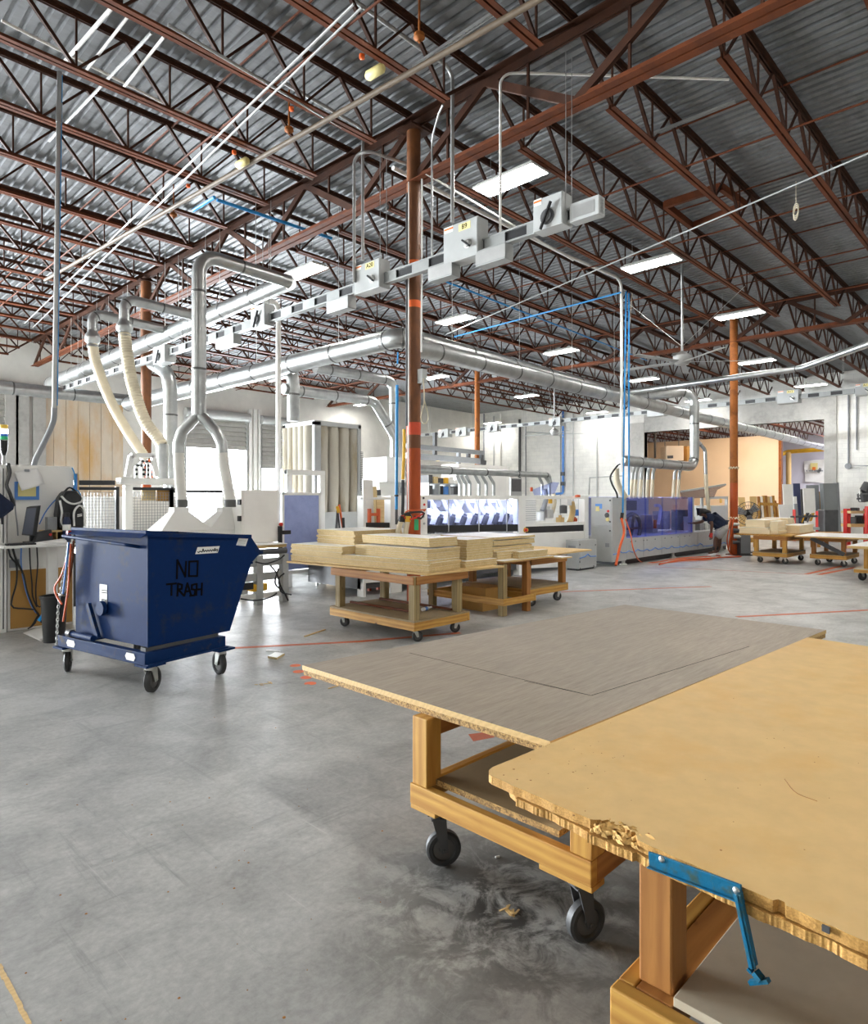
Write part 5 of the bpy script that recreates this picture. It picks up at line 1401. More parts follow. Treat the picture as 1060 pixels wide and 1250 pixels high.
for x, y, mm, r in ((742.7, 624, 'red', .03), (741.2, 629, 'dgray', .06), (742, 634, 'labely', .05), (745, 611, 'dgray', .02), (745, 637, 'dgray', .02), (745, 648, 'dgray', .02)):
    p = ep2(x, y, .012); MB().lathe(p, (-1, 0, 0), [(0, r), (.015, r*.9), (.02, .001)], 14).build('switch', mm, em)
p, q = ep2(739, 663), ep2(744, 668); MB().box((c.x-.016, p.y, p.z), (c.x-.012, q.y, q.z)).build('vent_plate', 'mgray', em)
zb = gp(765, 657).z
MB().box((u1, VG, .14), (u4, VG+1.3, zb)).build('machine_base', 'lgray', em, .01)
m = MB()
for x in (786, 808, 830, 852): a = gp(x, 660); m.box((a.x-.004, VG-.004, .16), (a.x+.004, VG, zb-.03))
m.build('panel_joint', 'mgray', em)
m = MB()
for x in (770, 776, 786, 790, 800, 812, 820, 828, 836, 842): 
    p = gp(x, 661+.0*(x-760)); m.lathe((p.x, VG, zb-.09), (0, -1, 0), [(0, .018), (.005, .018), (.006, .001)], 8)
m.build('socket_plug', 'dgray', em)
w8 = [(155, 955), (200, 940), (218, 918), (240, 935), (280, 935), (312, 916), (340, 930), (370, 925), (398, 900), (425, 915), (460, 915), (490, 898), (515, 915), (545, 905), (570, 882), (600, 900), (630, 896), (660, 882), (690, 895), (715, 888), (735, 868), (760, 885), (800, 885), (820, 872), (845, 880), (862, 872), (880, 858), (905, 872), (930, 872), (955, 858), (980, 865), (1000, 862), (1018, 842), (1045, 858)]
m = MB(); pts = [gp(730+x/8.154, 560+y/8.154, .005) for x, y in w8]
m.tube(pts, .012, 6); m.build('blue_wave', 'bluemark', em)
m = MB(); pts = [gp(x, y, .005) for x, y in ((858, 667), (866, 666), (872, 665), (880, 664.5), (884, 662), (888, 664))]; m.tube(pts, .012, 6); m.build('blue_wave', 'bluemark', em)
for x in (766, 826, 885): a = gp(x, 686); MB().lathe((a.x, VG+.1, 0), (0, 0, 1), [(0, .09), (.03, .09), (.05, .04), (.15, .04)], 12).build('levelling_foot', 'steel', em)
MB().box((u1, VG+.15, 0), (u4, VG+1.2, .14)).build('plinth', 'black', em)
MB().box((u1, VG, TOP-.02), (u2_, VG+1.3, TOP+.01)).build('hood_roof', 'acrylic_dark', em)
for x0, x1 in ((765, 788.5), (789, 809), (809.6, 826), (826.6, 845)):
    m = MB(); face(m, x0, (608, 609) if 0 else 608, x1, (657-.06*(x0-765), 657-.06*(x1-765)), VG, .01); m.build('window', 'acrylic_dark', em)
    m = MB(); a = gp(x1, 630); m.box((a.x-.02, VG-.012, zb), (a.x+.015, VG+.02, TOP)); m.build('window_stile', 'acrylic', em)
a = gp(846, 630); MB().box((a.x-.03, VG-.01, zb-.02), (a.x+.07, VG+.12, TOP)).build('end_post', 'lgray', em, .005)
MB().box((u1, VG+1.26, zb), (u2_, VG+1.3, TOP-.02)).build('back_panel', 'lgray', em)

p = gp(769, 645); mb = MB()
wh = av(772, 645, VG+.35); mb.tube([wh+V((.42*math.cos(2*PI*k/24), .0, .36*math.sin(2*PI*k/24))) for k in range(24)], .05, 8, 0, True, True)
mb.bar(wh+V((-.36, 0, 0)), wh+V((.36, 0, 0)), .06, .05); mb.bar(wh+V((-.1, 0, -.33)), wh+V((.1, 0, .33)), .06, .05); mb.build('tape_reel', 'dgray', em)
for x, y, w, h, mm in ((772, 617, .5, .25, 'dgray'), (800, 640, .3, .5, 'mgray'), (815, 635, .35, .5, 'lgray'), (837, 635, .35, .6, 'dgray'), (779, 642, .2, .4, 'lgray')):
    p = av(x, y, VG+.6); MB().box(p-V((w/2, 0, min(h/2, p.z-zb-.01))), p+V((w/2, .35, h/2))).build('working_unit', mm, em)
m = MB(); m.tube(smooth_path([av(800, 617, VG+.4), av(806, 618, VG+.4), av(806, 628, VG+.4), av(804, 640, VG+.4)], .05), .04, 10); m.build('suction_hose', 'labelw', em)
p = av(800, 645, VG+.3); MB().bar(p, p+V((0, 0, .22)), .06, .06).build('red_lever', 'hose', em)
m = MB(); q = [av(832, 600, VG+.4), av(884, 591.5, VG+.4), av(886, 593, VG+.4), av(876, 598, VG+.4), av(872, 607, VG+.4), av(834, 609, VG+.4)]
m.prism(q, (0, .04, 0)); m.build('raised_lid', 'smoke', em)
MB().bar(av(832, 600, VG+.38), av(886, 591.5, VG+.38), .05, .05).build('lid_edge', 'lgray', em)
m = MB(); m.tube([av(857, 607, VG+.5), av(857, 640, VG+.5)], .05, 10); m.build('lid_post', 'lgray', em)
for i, (x, y, w, h, mm) in enumerate(((851, 645, .2, .22, 'dgray'), (857, 647, .25, .3, 'mgray'), (863, 649, .2, .2, 'steel'), (870, 650, .25, .14, 'lgray'), (884, 651, .3, .1, 'lgray'), (848, 640, .12, .4, 'lgray'))):
    p = av(x, y, VG+.3); MB().box((p.x-w/2, p.y, zb), (p.x+w/2, p.y+.35, zb+h)).build('working_unit', mm, em)
MB().lathe((gp(738, 606).x-.3, VG+.5, TOP), (0, 0, 1), [(0, .06), (.05, .06), (.06, .001)], 12).build('warning_lamp', 'hose', em)
t = thing('gray_machine', 'gray machine with an orange warning sign behind the worker', 'machine', av(880, 620, 10.5)); a, b = av(866, 606, 10.5), av(889, 640, 10.5)
MB().box((a.x, 10.5, 0), (b.x, 11.3, 1.25)).build('body', 'lgray', t); m = MB(); m.box((a.x, 10.5, 1.25), (a.x+.1, 10.6, a.z)); m.box((b.x-.1, 10.5, 1.25), (b.x, 10.6, a.z)); m.box((a.x, 10.5, a.z-.1), (b.x, 10.6, a.z)); m.build('guard_frame', 'lgray', t)
p = av(880, 611, 10.45); MB().box(p-V((.12, .01, .1)), p+V((.12, 0, .08))).build('warning_sign', 'yellow', t)
# small gray cabinet with the wave
p = fl(707, 697); q = au(691, 690, p.x); r = av(728.5, 690, p.y); zt = .66
t = thing('gray_cabinet', 'small gray cabinet with a blue wave, on the floor by the machine', 'cabinet', p)
MB().box((p.x, p.y, .04), (r.x, q.y, zt)).build('body', 'lgray', t, .008); MB().box((p.x+.02, p.y+.05, 0), (r.x-.02, q.y-.02, .04)).build('plinth', 'black', t)
MB().box((p.x+.03, p.y-.01, .17), (r.x-.03, p.y, zt-.03)).build('door', 'lgray', t)
m = MB(); m.tube([av(600+x/7.57, 630+y/7.57, p.y-.016) for x, y in ((820, 390), (868, 374), (892, 350), (916, 372), (968, 370))], .012, 6); m.build('blue_wave', 'bluemark', t)
m = MB()
for x, y in ((708, 665), (727, 665), (708, 686), (708.5, 694), (725, 691)): m.lathe(av(x, y, p.y-.01), (0, -1, 0), [(0, .018), (.006, .018), (.007, .001)], 8)
m.build('bolt', 'dgray', t); m = MB(); a = au(694, 667, p.x-.004); b = au(703, 668, p.x-.004); m.box((p.x-.006, a.y, a.z-.03), (p.x, b.y, a.z+.02)); m.build('vent', 'mgray', t)

# ---- panel router behind the hopper ----------------------------------------
VC = 8.62
rt = thing('panel_router', 'white panel router with two hoods and a mesh fence behind the blue hopper', 'machine', (3.6, VC, 0))
cp = lambda x, y, v=VC: av(x, y, v)
ue = cp(350, 665).x; us = 2.95
a = cp(350, 664); zt = a.z
MB().box((us, VC, zt-.045), (ue, VC+1.5, zt)).build('table_top', 'tanboard', rt); MB().box((us, VC-.02, zt+.001), (ue, VC+1.5, zt+.012)).build('table_skin', 'melamine', rt)
MB().tube([(us, VC+.02, zt-.10), (ue, VC+.02, zt-.10)], .045, 14).build('roller', 'dgray', rt)
for y0, y1, mm in ((680, 689, 'lgray'), (697, 706, 'lgray'), (721, 727, 'white')):
    z1, z0 = cp(350, y0).z, cp(350, y1).z; MB().box((us, VC+.04, z0), (ue, VC+.10, z1)).build('side_beam', mm, rt)
for x in (349, 318, 250): p = cp(x, 700); MB().box((p.x-.05, VC+.0, 0), (p.x+.05, VC+.12, zt-.15)).build('leg', 'lgray', rt); MB().box((p.x-.05, VC+1.2, 0), (p.x+.05, VC+1.32, zt-.15)).build('leg', 'lgray', rt)
p = cp(318, 718); MB().box(p-V((.12, -.02, .05)), p+V((.14, .2, .06))).build('motor_housing', 'yellow', rt, .02)
p = cp(303, 716); MB().box(p-V((.1, -.02, .05)), p+V((.1, .2, .05))).build('junction_box', 'black', rt)
for i, pts in enumerate(([(312, 686), (325, 688), (340, 683), (348, 677)], [(330, 690), (338, 700), (343, 716), (350, 728)], [(340, 694), (336, 712), (346, 722), (352, 733)], [(347, 700), (341, 706), (343, 722), (356, 726)], [(294, 731), (312, 733), (330, 729), (338, 724)])):
    MB().tube(smooth_path([cp(x, y, VC-.03) for x, y in pts], .04), .012, 6).build('cable', 'black', rt)
# gantry bed and hoods
HVv = 9.3
a, b = av(190, 651, HVv), av(311, 651, HVv)
MB().box((a.x, HVv-.15, zt), (b.x, HVv+.35, a.z+.02)).build('gantry_beam', 'white', rt, .01)
for xs in ((196, 213, 231, 262), (256, 272, 289, 312)):
    q0, q1, q2, q3 = av(xs[0], 649, HVv-.16), av(xs[1], 619.5, HVv-.05), av(xs[2], 619.5, HVv-.05), av(xs[3], 649, HVv-.16)
    n0, n1 = V((0, .5, 0)), V((0, .2, 0)); q1b, q2b = av(xs[1]-.3, 625, HVv-.08), av(xs[2]+.3, 625, HVv-.08)
    m = MB(); q0.z = q3.z = a.z+.02
    m.hexa([q0, q3, q3+n0, q0+n0, q1b, q2b, q2b+n1, q1b+n1]); m.hexa([q1b, q2b, q2b+n1, q1b+n1, q1, q2, q2+n1, q1+n1])
    m.build('dust_hood', 'white', rt, .008)
a, b = av(295, 598, 8.95), av(341, 598, 8.95)
m = MB(); m.box((a.x, 8.95, zt+.015), (b.x, 9.55, a.z)); m.build('head_cabinet', 'offwhite', rt, .01)
m = MB(); m.box((a.x+.03, 8.94, zt+.06), (b.x-.03, 8.95, a.z-.03)); m.build('cabinet_door', 'offwhite', rt)
for y in (613, 633): p = av(294, y, 8.95); MB().box(p-V((.03, .02, .04)), p+V((.0, .05, .04))).build('hinge', 'black', rt)
m = MB(); p = av(344, 650, 8.9); m.box(p-V((.05, .02, .25)), p+V((.0, .03, .1))); m.bar(p+V((.0, 0, .0)), p+V((.15, 0, .0)), .06, .06); m.build('door_handle', 'black', rt)
p = av(342.5, 640, 8.93); MB().lathe(p, (0, -1, 0), [(0, .03), (.03, .03), (.04, .001)], 12).build('stop_button', 'red', rt)
# beam, posts and mesh fence
VM = 10.3
mp = lambda x, y: av(x, y, VM)
a, b = mp(144.5, 583), mp(216, 592); MB().box((a.x, VM-.1, b.z), (b.x, VM+.1, a.z)).build('cross_beam', 'white', rt, .01)
a, b = mp(151.5, 592), mp(161, 592); MB().box((a.x, VM-.05, 0), (b.x, VM+.08, a.z)).build('post', 'white', rt, .01)
fz = mp(120, 592).z
for x0, x1 in ((96, 149), (163, 216), (216, 293)):
    a, b = mp(x0, 595), mp(x1, 595); z0, z1 = .2, mp(x0, 601 if x0 < 200 else 604).z
    m = MB(); n = int((b.x-a.x)/.045)
    for i in range(n+1): u = a.x+(b.x-a.x)*i/n; m.bar((u, VM+.2, z0), (u, VM+.2, z1), .005, .005)
    k = int((z1-z0)/.045)
    for i in range(k+1): z = z0+(z1-z0)*i/k; m.bar((a.x, VM+.2, z), (b.x, VM+.2, z), .005, .005)
    m.build('mesh_panel', 'mgray', rt, fix=False)
    m = MB(); m.bar((a.x, VM+.2, z1+.06), (b.x, VM+.2, z1+.06), .04, .045); m.build('fence_rail', 'black', rt)
    m = MB(); m.bar((b.x, VM+.2, 0), (b.x, VM+.2, z1+.09), .05, .05); m.bar((a.x, VM+.2, 0), (a.x, VM+.2, z1+.09), .05, .05); m.build('fence_post', 'black', rt)
a, b = mp(96, 589), mp(146, 589); MB().bar(a+V((0, .2, 0)), b+V((0, .2, 0)), .05, .07).build('fence_rail', 'black', rt)
a, b = av(97, 606, VM+.7), av(222, 606, VM+.7); MB().box((a.x, VM+.7, 0), (b.x, VM+1.5, a.z)).build('rear_cabinet', 'white', rt, .01)
# moving head: bracket and cable chain
m = MB()
for (x0, y0), (x1, y1) in (((155, 582), (160, 556)), ((160, 556), (187, 556)), ((187, 556), (191, 582))): m.bar(mp(x0, y0), mp(x1, y1), .07, .07)
m.build('head_bracket', 'white', rt)
for i, (x, yt_, r, mm) in enumerate(((170, 567, .06, 'labelw'), (178, 562, .09, 'labelw'), (185, 562, .10, 'hose'))):
    pts = [mp(x-4, 583)+V((0, .06*i, 0)), mp(x-4, yt_+4)+V((0, .06*i, 0)), mp(x, yt_)+V((0, .06*i, 0)), mp(x+4, yt_+4)+V((0, .06*i, 0)), mp(x+4, 583)+V((0, .06*i, 0))]
    p = smooth_path(pts, .035); m = MB()
    for k, (c_, d_) in enumerate(zip(p, p[1:])): m.bar(c_, d_, .05, .04, 1 if k % 2 else 0)
    m.build('cable_chain', [mm, 'black'], rt)
p = mp(180, 600)
for x0, x1, y0, y1, lab in ((173, 190, 597, 611, 'thin brown board stored behind the router beam'), (191, 208, 596, 612, 'darker brown board stored behind the router beam')):
    a, b = av(x0, y1, VM+.25), av(x1, y0, VM+.25); MB().box((a.x, VM+.24, a.z), (b.x, VM+.26, b.z)).build('back_board', 'chip' if x0 < 180 else 'brown', rt)
# gate with the pale blue panel
VGt = 9.96
a, b = av(350.5, 573, VGt), av(397, 576, VGt)
gt = thing('safety_gate', 'white framed safety gate with a pale blue panel in front of the bag filter', 'gate', (a.x, VGt, 0))
for x0, x1 in ((350.5, 357), (391, 397)): p, q = av(x0, 573, VGt), av(x1, 573, VGt); MB().box((p.x, VGt, 0), (q.x, VGt+.09, a.z)).build('post', 'white', gt, .006)
MB().box((a.x, VGt-.005, a.z-.09), (b.x, VGt+.095, a.z)).build('top_rail', 'white', gt, .006)
a, b = av(344, 601, VGt-.12), av(392, 603, VGt-.12); c = av(344, 705, VGt-.12)
MB().box((a.x+.04, VGt-.12, .33), (b.x-.04, VGt-.10, a.z-.05)).build('blue_panel', 'bluepanel', gt)
for q in (((a.x, .25), (a.x+.05, a.z)), ((b.x-.05, .25), (b.x, a.z)), ((a.x, a.z-.05), (b.x, a.z)), ((a.x, .25), (b.x, .31))): MB().box((q[0][0], VGt-.13, q[0][1]), (q[1][0], VGt-.09, q[1][1])).build('panel_frame', 'white', gt, .004)
MB().box((a.x+.05, VGt-.13, .0), (a.x+.1, VGt-.09, .25)).build('foot', 'white', gt); MB().box((b.x-.1, VGt-.13, .0), (b.x-.05, VGt-.09, .25)).build('foot', 'white', gt)

# ---- bag filter --------------------------------------------------------------
p = P(384, 514, 13.2); u0, v0 = p.x, p.y; zt = p.z; ru = av(441, 516, v0).x; lv = au(346, 520, u0).y
bf = thing('bag_filter', 'bag filter with rows of hanging dusty cloth bags, left of the round column', 'dust collector', (u0, v0, 0))
for x, y in ((u0, v0), (ru-.08, v0), (u0, lv-.08), (ru-.08, lv-.08)): MB().box((x, y, 0), (x+(.16 if (x, y) == (u0, v0) else .08), y+.08, zt)).build('corner_post', 'lgray', bf)
m = MB(); m.box((u0, v0, zt-.07), (ru, lv, zt+.02)); m.build('head_frame', 'lgray', bf)
zb_ = av(420, 625, v0).z
MB().box((u0+.1, v0+.03, .05), (ru-.05, lv-.03, zb_)).build('dust_bin', 'lgray', bf)
nb = 4
for j in range(2):
    for i in range(4):
        x = u0+.30+(ru-u0-.36)*i/3*.98; y = v0+.16+j*.3; zc = zt-.07
        m = MB(); r = .125; m.lathe((x, y, zb_), (0, 0, 1), [(0, r*.82), (.25, r*.95), (.8, r*1.02), (1.2, r*.97), (zc-zb_-.1, r), (zc-zb_, r*.9)], 14); m.build('filter_bag', 'bag', bf)
for i in range(5):
    y = v0+.28+(lv-v0-.36)*i/4; x = u0+.05; m = MB(); r = .125
    m.lathe((x+.02, y, zb_-.2), (0, 0, 1), [(0, r*.85), (.5, r), (1.0, r*.96), (zt-.07-zb_+.2, r)], 14); m.build('filter_bag', 'bag', bf)
m = MB()
for k in range(30): z = 1.75-.0+k*.028; m.box((ru-.02, v0-.012, z), (ru+.05, v0, z+.012))
m.build('toothed_strip', 'dgray', bf)
t = thing('tripod_stand', 'black folding stand with a yellow-orange head in front of the bag filter', 'stand', P(411, 640, 12.4)); S_ = lambda x, y: P(x, y, 12.4)
hd_ = S_(412, 621)
for x, dy in ((405, 0), (410, -.1), (420, .15)): q = S_(x, 660); q.z = 0; MB().tube([hd_, V((q.x+dy, q.y+dy, 0))], .018, 8).build('leg', 'black', t)
MB().bar(S_(412, 618), S_(414, 626), .06, .06).build('head', 'yellow', t); MB().tube([S_(414, 616), S_(419, 645)], .022, 8).build('orange_tube', 'hose', t); 
q = S_(422, 660); q.z = 0; MB().tube([S_(419, 632), q], .03, 8).build('black_tube', 'black', t)
a, b = fl(417.5, 708)+V((0, 0, .05)), fl(449, 706.5)+V((0, 0, .05)); t = thing('floor_squeegee', 'red and black floor squeegee lying on the floor behind the central cart', 'squeegee', a); MB().tube([a, b], .045, 12).build('red_bar', 'red', t); MB().bar(a.lerp(b, .1)+V((.1, .1, .03)), a.lerp(b, .95)+V((.1, .1, .03)), .06, .05).build('black_blade', 'black', t)
p = fl(413, 711); o = MB().box(p-V((.1, .0, 0)), p+V((.1, .25, .16))).build('yellow_box', 'yellow', None, .01); tag(o, 'yellow box on the floor behind the left leg of the central cart', 'box')

# ================================================================ LEFT WORKSTATION
VW = 9.07
wp = lambda x, y, o=0: av(x, y, VW-o)
a, b = wp(9, 567), wp(90, 569)
cb = thing('control_cabinet', 'tall white control cabinet with a clipped paper at the left edge', 'cabinet', (a.x, VW, 0))
MB().box((a.x, VW, 0), (b.x, VW+.9, a.z)).build('body', 'offwhite', cb, .012)
q = wp(10, 697).z
MB().box((a.x+.03, VW-.01, .03), (wp(59, 700).x, VW, q)).build('lower_panel', 'brown', cb); MB().box((wp(71, 700).x, VW-.01, .03), (b.x-.02, VW, q)).build('lower_panel', 'brown', cb)
MB().box((a.x+.03, VW-.012, q+.02), (b.x-.02, VW, 1.02)).build('middle_panel', 'white', cb)
c, d = wp(11, 672), wp(23, 672); MB().box((c.x, VW-.03, wp(11, 693).z), (d.x, VW-.012, wp(11, 683).z)).build('socket_plate', 'mgray', cb)
c2_ = thing('side_cabinet', 'narrow white cabinet front cut off by the left edge', 'cabinet', (a.x-.5, VW-.06, 0)); MB().box((a.x-.9, VW-.06, 0), (a.x-.02, VW+.8, a.z)).build('body', 'white', c2_, .01)
m = MB(); m.box((a.x-.06, VW-.066, .05), (a.x-.05, VW-.06, a.z-.05)); m.build('door_seam', 'dgray', c2_)
# stack light
p = wp(10, 567); t = thing('stack_light', 'signal tower with white, blue and green lenses above the left cabinet', 'signal light', (p.x, VW+.2, a.z)); x, y = p.x, VW+.2
S2 = lambda yy: av(10, yy, VW+.2).z
MB().tube([(x, y, a.z), (x, y, S2(556))], .02, 10).build('pole', 'conduit', t); MB().lathe((x, y, 0), (0, 0, 1), [(S2(556), .02), (S2(550), .04), (S2(538), .045), (S2(538), .001)], 14).build('socket', 'black', t)
for y0, y1, mm, nm in ((537, 533, 'beacon_g', 'green_lens'), (533, 530, 'beacon_b', 'blue_lens'), (530, 524, 'beacon_w', 'white_lens'), (524, 519, 'beacon_y', 'yellow_cap')): MB().tube([(x, y, S2(y0)), (x, y, S2(y1))], .045, 16).build(nm, mm, t)
# paper, picture, hanging things
def sheet(name, pts, v, m, label, cat, curl=.03):
    q = [av(x, y, v) for x, y in pts]; n = 8; vs = []; fs = []
    for i in range(n+1):
        for j in range(n+1):
            s, t_ = i/n, j/n; p = (q[0]*(1-s)+q[1]*s)*(1-t_)+(q[3]*(1-s)+q[2]*s)*t_
            p.y -= curl*(t_**2)*(.6+.4*math.sin(s*5)); vs.append(p)
    for i in range(n):
        for j in range(n): fs.append((i*(n+1)+j, (i+1)*(n+1)+j, (i+1)*(n+1)+j+1, i*(n+1)+j+1))
    m_ = MB(); m_.add(vs, fs, 0, True); o = m_.build(name, m, fix=False); mod = o.modifiers.new('thick', 'SOLIDIFY'); mod.thickness = .002
    return tag(o, label, cat)
sheet('paper_sheet', [(18, 576), (46, 571), (54, 591), (25, 599)], VW-.05, 'paper', 'white paper clipped at a slant over the blue frame', 'paper', .08)
p, q = wp(28, 573), wp(34, 576); tag(MB().box((p.x, VW-.075, q.z), (q.x, VW-.052, p.z)).build('paper_clip', 'mgray', None, .004), 'metal clip holding the slanted paper', 'clip')
t = thing('picture_frame', 'blue framed notice under the slanted paper', 'frame', wp(32, 602))
p, q = wp(17.5, 588), wp(47, 610); MB().box((p.x, VW-.03, q.z), (q.x, VW-.002, p.z)).build('frame', 'bluemark', t); p, q = wp(21, 590), wp(43, 606); MB().box((p.x, VW-.034, q.z), (q.x, VW-.03, p.z)).build('notice', 'labely', t)
t = thing('hanging_bag', 'dark blue bag hanging by a black strap at the left edge', 'bag', wp(5, 620, .2)); m = MB()
q = [wp(x, y, .3) for x, y in ((-6, 600), (1, 602), (19, 616), (17, 622), (4, 632), (-3, 634), (-8, 632))]
m.prism(q, (0, .14, 0)); m.build('bag_body', 'navy', t, .03)
MB().tube(smooth_path([wp(10, 566, .05), wp(12, 578, .1), wp(8, 592, .15), wp(12, 602, .2), wp(17, 618, .22)], .04), .02, 6).build('strap', 'black', t); MB().bar(wp(2, 628, .22), wp(3, 640, .22), .02, .02).build('strap_end', 'black', t)
# desk
dz = 1.06; a, b = av(4, 661, 8.42), av(92, 664, 8.42)
dk = thing('standing_desk', 'white narrow standing desk in front of the left control cabinet', 'desk', (a.x, 8.42, 0))
MB().box((a.x, 8.42, dz-.03), (b.x, VW-.02, dz)).build('desk_top', 'white', dk, .004)
p = av(59, 700, 8.75); q = av(70.5, 700, 8.75); MB().box((p.x, 8.75, 0), (q.x, 8.85, dz-.03)).build('leg', 'white', dk, .005)
def dpt(x, y, v=8.6): return av(x, y, v)
def on_desk(x, v): 
    p = av(x, 655, v); return V((p.x, v, dz))
# monitor
t = thing('touch_monitor', 'small gray touch monitor on a stand on the standing desk', 'monitor', on_desk(32, 8.68))
q = [dpt(26.5, 653, 8.60), dpt(40, 654.5, 8.60), dpt(45.5, 618, 8.72), dpt(32.5, 619, 8.72)]; n = V((.05, .05, .01))
MB().hexa(q+[p+n for p in q]).build('housing', 'black', t)
c_ = sum(q, V())/4; q2 = [c_+(p-c_)*.9-V((.003, .003, 0)) for p in q]; MB().hexa(q2+[p+V((.004, .004, 0)) for p in q2]).build('screen', 'screen', t)
p = on_desk(40, 8.75); MB().box(p-V((.08, .06, 0)), p+V((.08, .1, .02))).build('stand_foot', 'black', t); MB().bar(p+V((0, .04, .02)), p+V((0, .04, .18)), .05, .04).build('stand_post', 'black', t)
t = thing('keyboard', 'black keyboard at the front of the standing desk', 'keyboard', on_desk(25, 8.5)); p = on_desk(27, 8.5); MB().box(p-V((.13, .05, 0)), p+V((.13, .05, .02))).build('case', 'black', t, .004); m = MB()
for i in range(10):
    for j in range(4): m.box(p+V((-.12+.024*i, -.04+.021*j, .02)), p+V((-.101+.024*i, -.024+.021*j, .026)))
m.build('key_button', 'dgray', t)
o = MB().box(on_desk(13, 8.5)-V((.05, .02, 0)), on_desk(13, 8.5)+V((.05, .03, .025))).build('black_box', 'black', None, .004); tag(o, 'small flat black box at the left corner of the standing desk', 'box')
o = MB(); q = on_desk(56, 8.52); o.hexa([q+V(v) for v in ((-.22, -.05, .001), (.2, -.07, .001), (.22, .1, .001), (-.18, .1, .001), (-.21, -.05, .006), (.2, -.07, .03), (.22, .1, .05), (-.18, .1, .008))]); o = o.build('paper_stack', 'paper'); tag(o, 'white papers lying on the right half of the standing desk', 'papers')
# wooden cubby, black scanner, gray box, backpack, bottle
t = thing('desk_cubby', 'small wooden cubby shelf at the right of the standing desk', 'shelf', on_desk(70, 8.8)); a, b = av(55, 650, 8.75), av(82, 650, 8.75)
for x in (a.x, (a.x+b.x)/2, b.x-.015): MB().box((x, 8.75, dz), (x+.015, 9.0, a.z)).build('divider', 'tanboard', t)
MB().box((a.x, 8.75, a.z), (b.x, 9.0, a.z+.02)).build('top_board', 'tanboard', t); MB().box((a.x, 8.98, dz), (b.x, 9.0, a.z)).build('back_board', 'black', t); cz = a.z+.02
def on_cub(x, v=8.85): p = av(x, 645, v); return V((p.x, v, cz))
t = thing('hand_scanner', 'black hand-held scanner with cables on the standing desk', 'scanner', on_desk(50, 8.7)); p = on_desk(51, 8.7); m = MB(); m.hexa([p+V(v) for v in ((-.1, -.06, 0), (.12, -.06, 0), (.12, .06, 0), (-.1, .06, 0), (-.05, -.04, .13), (.09, -.05, .16), (.09, .05, .16), (-.05, .04, .13))]); m.build('scanner_body', 'black', t, .01); MB().lathe(p+V((.07, -.07, .1)), (0, -1, 0), [(0, .016), (.01, .016), (.011, .001)], 10).build('red_button', 'red', t)
o = MB().box(on_cub(62)-V((.05, .04, 0)), on_cub(62)+V((.06, .05, .16))).build('gray_box', 'mgray', None, .006); tag(o, 'gray metal box beside the backpack', 'box')
bp = thing('backpack', 'black backpack with pale gray piping standing on the wooden cubby', 'backpack', on_cub(85, 8.92)); p = on_cub(85, 8.9); w, h = av(101, 620, 8.9).x-av(68, 620, 8.9).x, av(85, 599, 8.9).z-cz
m = MB(); w2_ = w/2
prof = [(-w2_*.95, 0), (w2_*.95, 0), (w2_, h*.45), (w2_*.8, h*.85), (w2_*.4, h), (-w2_*.45, h), (-w2_*.85, h*.8), (-w2_, h*.4)]
m.prism([p+V((x, -.09, z)) for x, z in prof], (0, .22, 0)); m.build('main_bag', 'black', bp, .04)
m = MB(); m.prism([p+V((x, -.15, z)) for x, z in ((-.02, .02), (w2_*.8, .02), (w2_*.82, h*.42), (w2_*.5, h*.58), (.02, h*.5))], (0, .08, 0)); m.build('front_pocket', 'black', bp, .03)
for pts in ([(-w2_*.8, h*.86), (-w2_*.4, h*.72), (.1*w2_, h*.66), (w2_*.7, h*.72), (w2_*.8, h*.85)], [(-w2_*.9, h*.75), (-w2_*.75, h*.45), (-w2_*.8, h*.2), (-w2_*.5, h*.06)], [(.0, h*.1), (.0, h*.45), (w2_*.4, h*.62), (w2_*.75, h*.5), (w2_*.8, h*.1)]):
    MB().tube(smooth_path([p+V((x, -.165 if pts[0][0] == .0 else -.10, z)) for x, z in pts], .03), .013, 6).build('piping', 'labelw', bp)
for z in (.34, .38): MB().bar(p+V((w2_*.25, -.16, h*z)), p+V((w2_*.6, -.16, h*(z+.02))), .006, .012).build('zip_pull', 'labelw', bp)
MB().tube(smooth_path([p+V((-.06, .0, h*.97)), p+V((0, .0, h*1.08)), p+V((.08, 0, h*.97))], .02), .012, 6).build('carry_loop', 'black', bp)
p = on_cub(81.5, 8.72); p.z = dz; zz = av(81.5, 626, 8.68).z; t = thing('water_bottle', 'navy drinking bottle in front of the backpack', 'bottle', p); h = zz-dz
MB().lathe(p, (0, 0, 1), [(0, .001), (0, .045), (h*.72, .046), (h*.82, .03), (h*.86, .03)], 18).build('bottle_body', 'bottle', t); MB().lathe(p+V((0, 0, h*.86)), (0, 0, 1), [(0, .034), (h*.14, .032), (h*.14, .001)], 16).build('bottle_cap', 'black', t); MB().lathe(p+V((0, 0, h*.40)), (0, 0, 1), [(0, .0465), (h*.2, .0465)], 18).build('bottle_label', 'labelw', t)
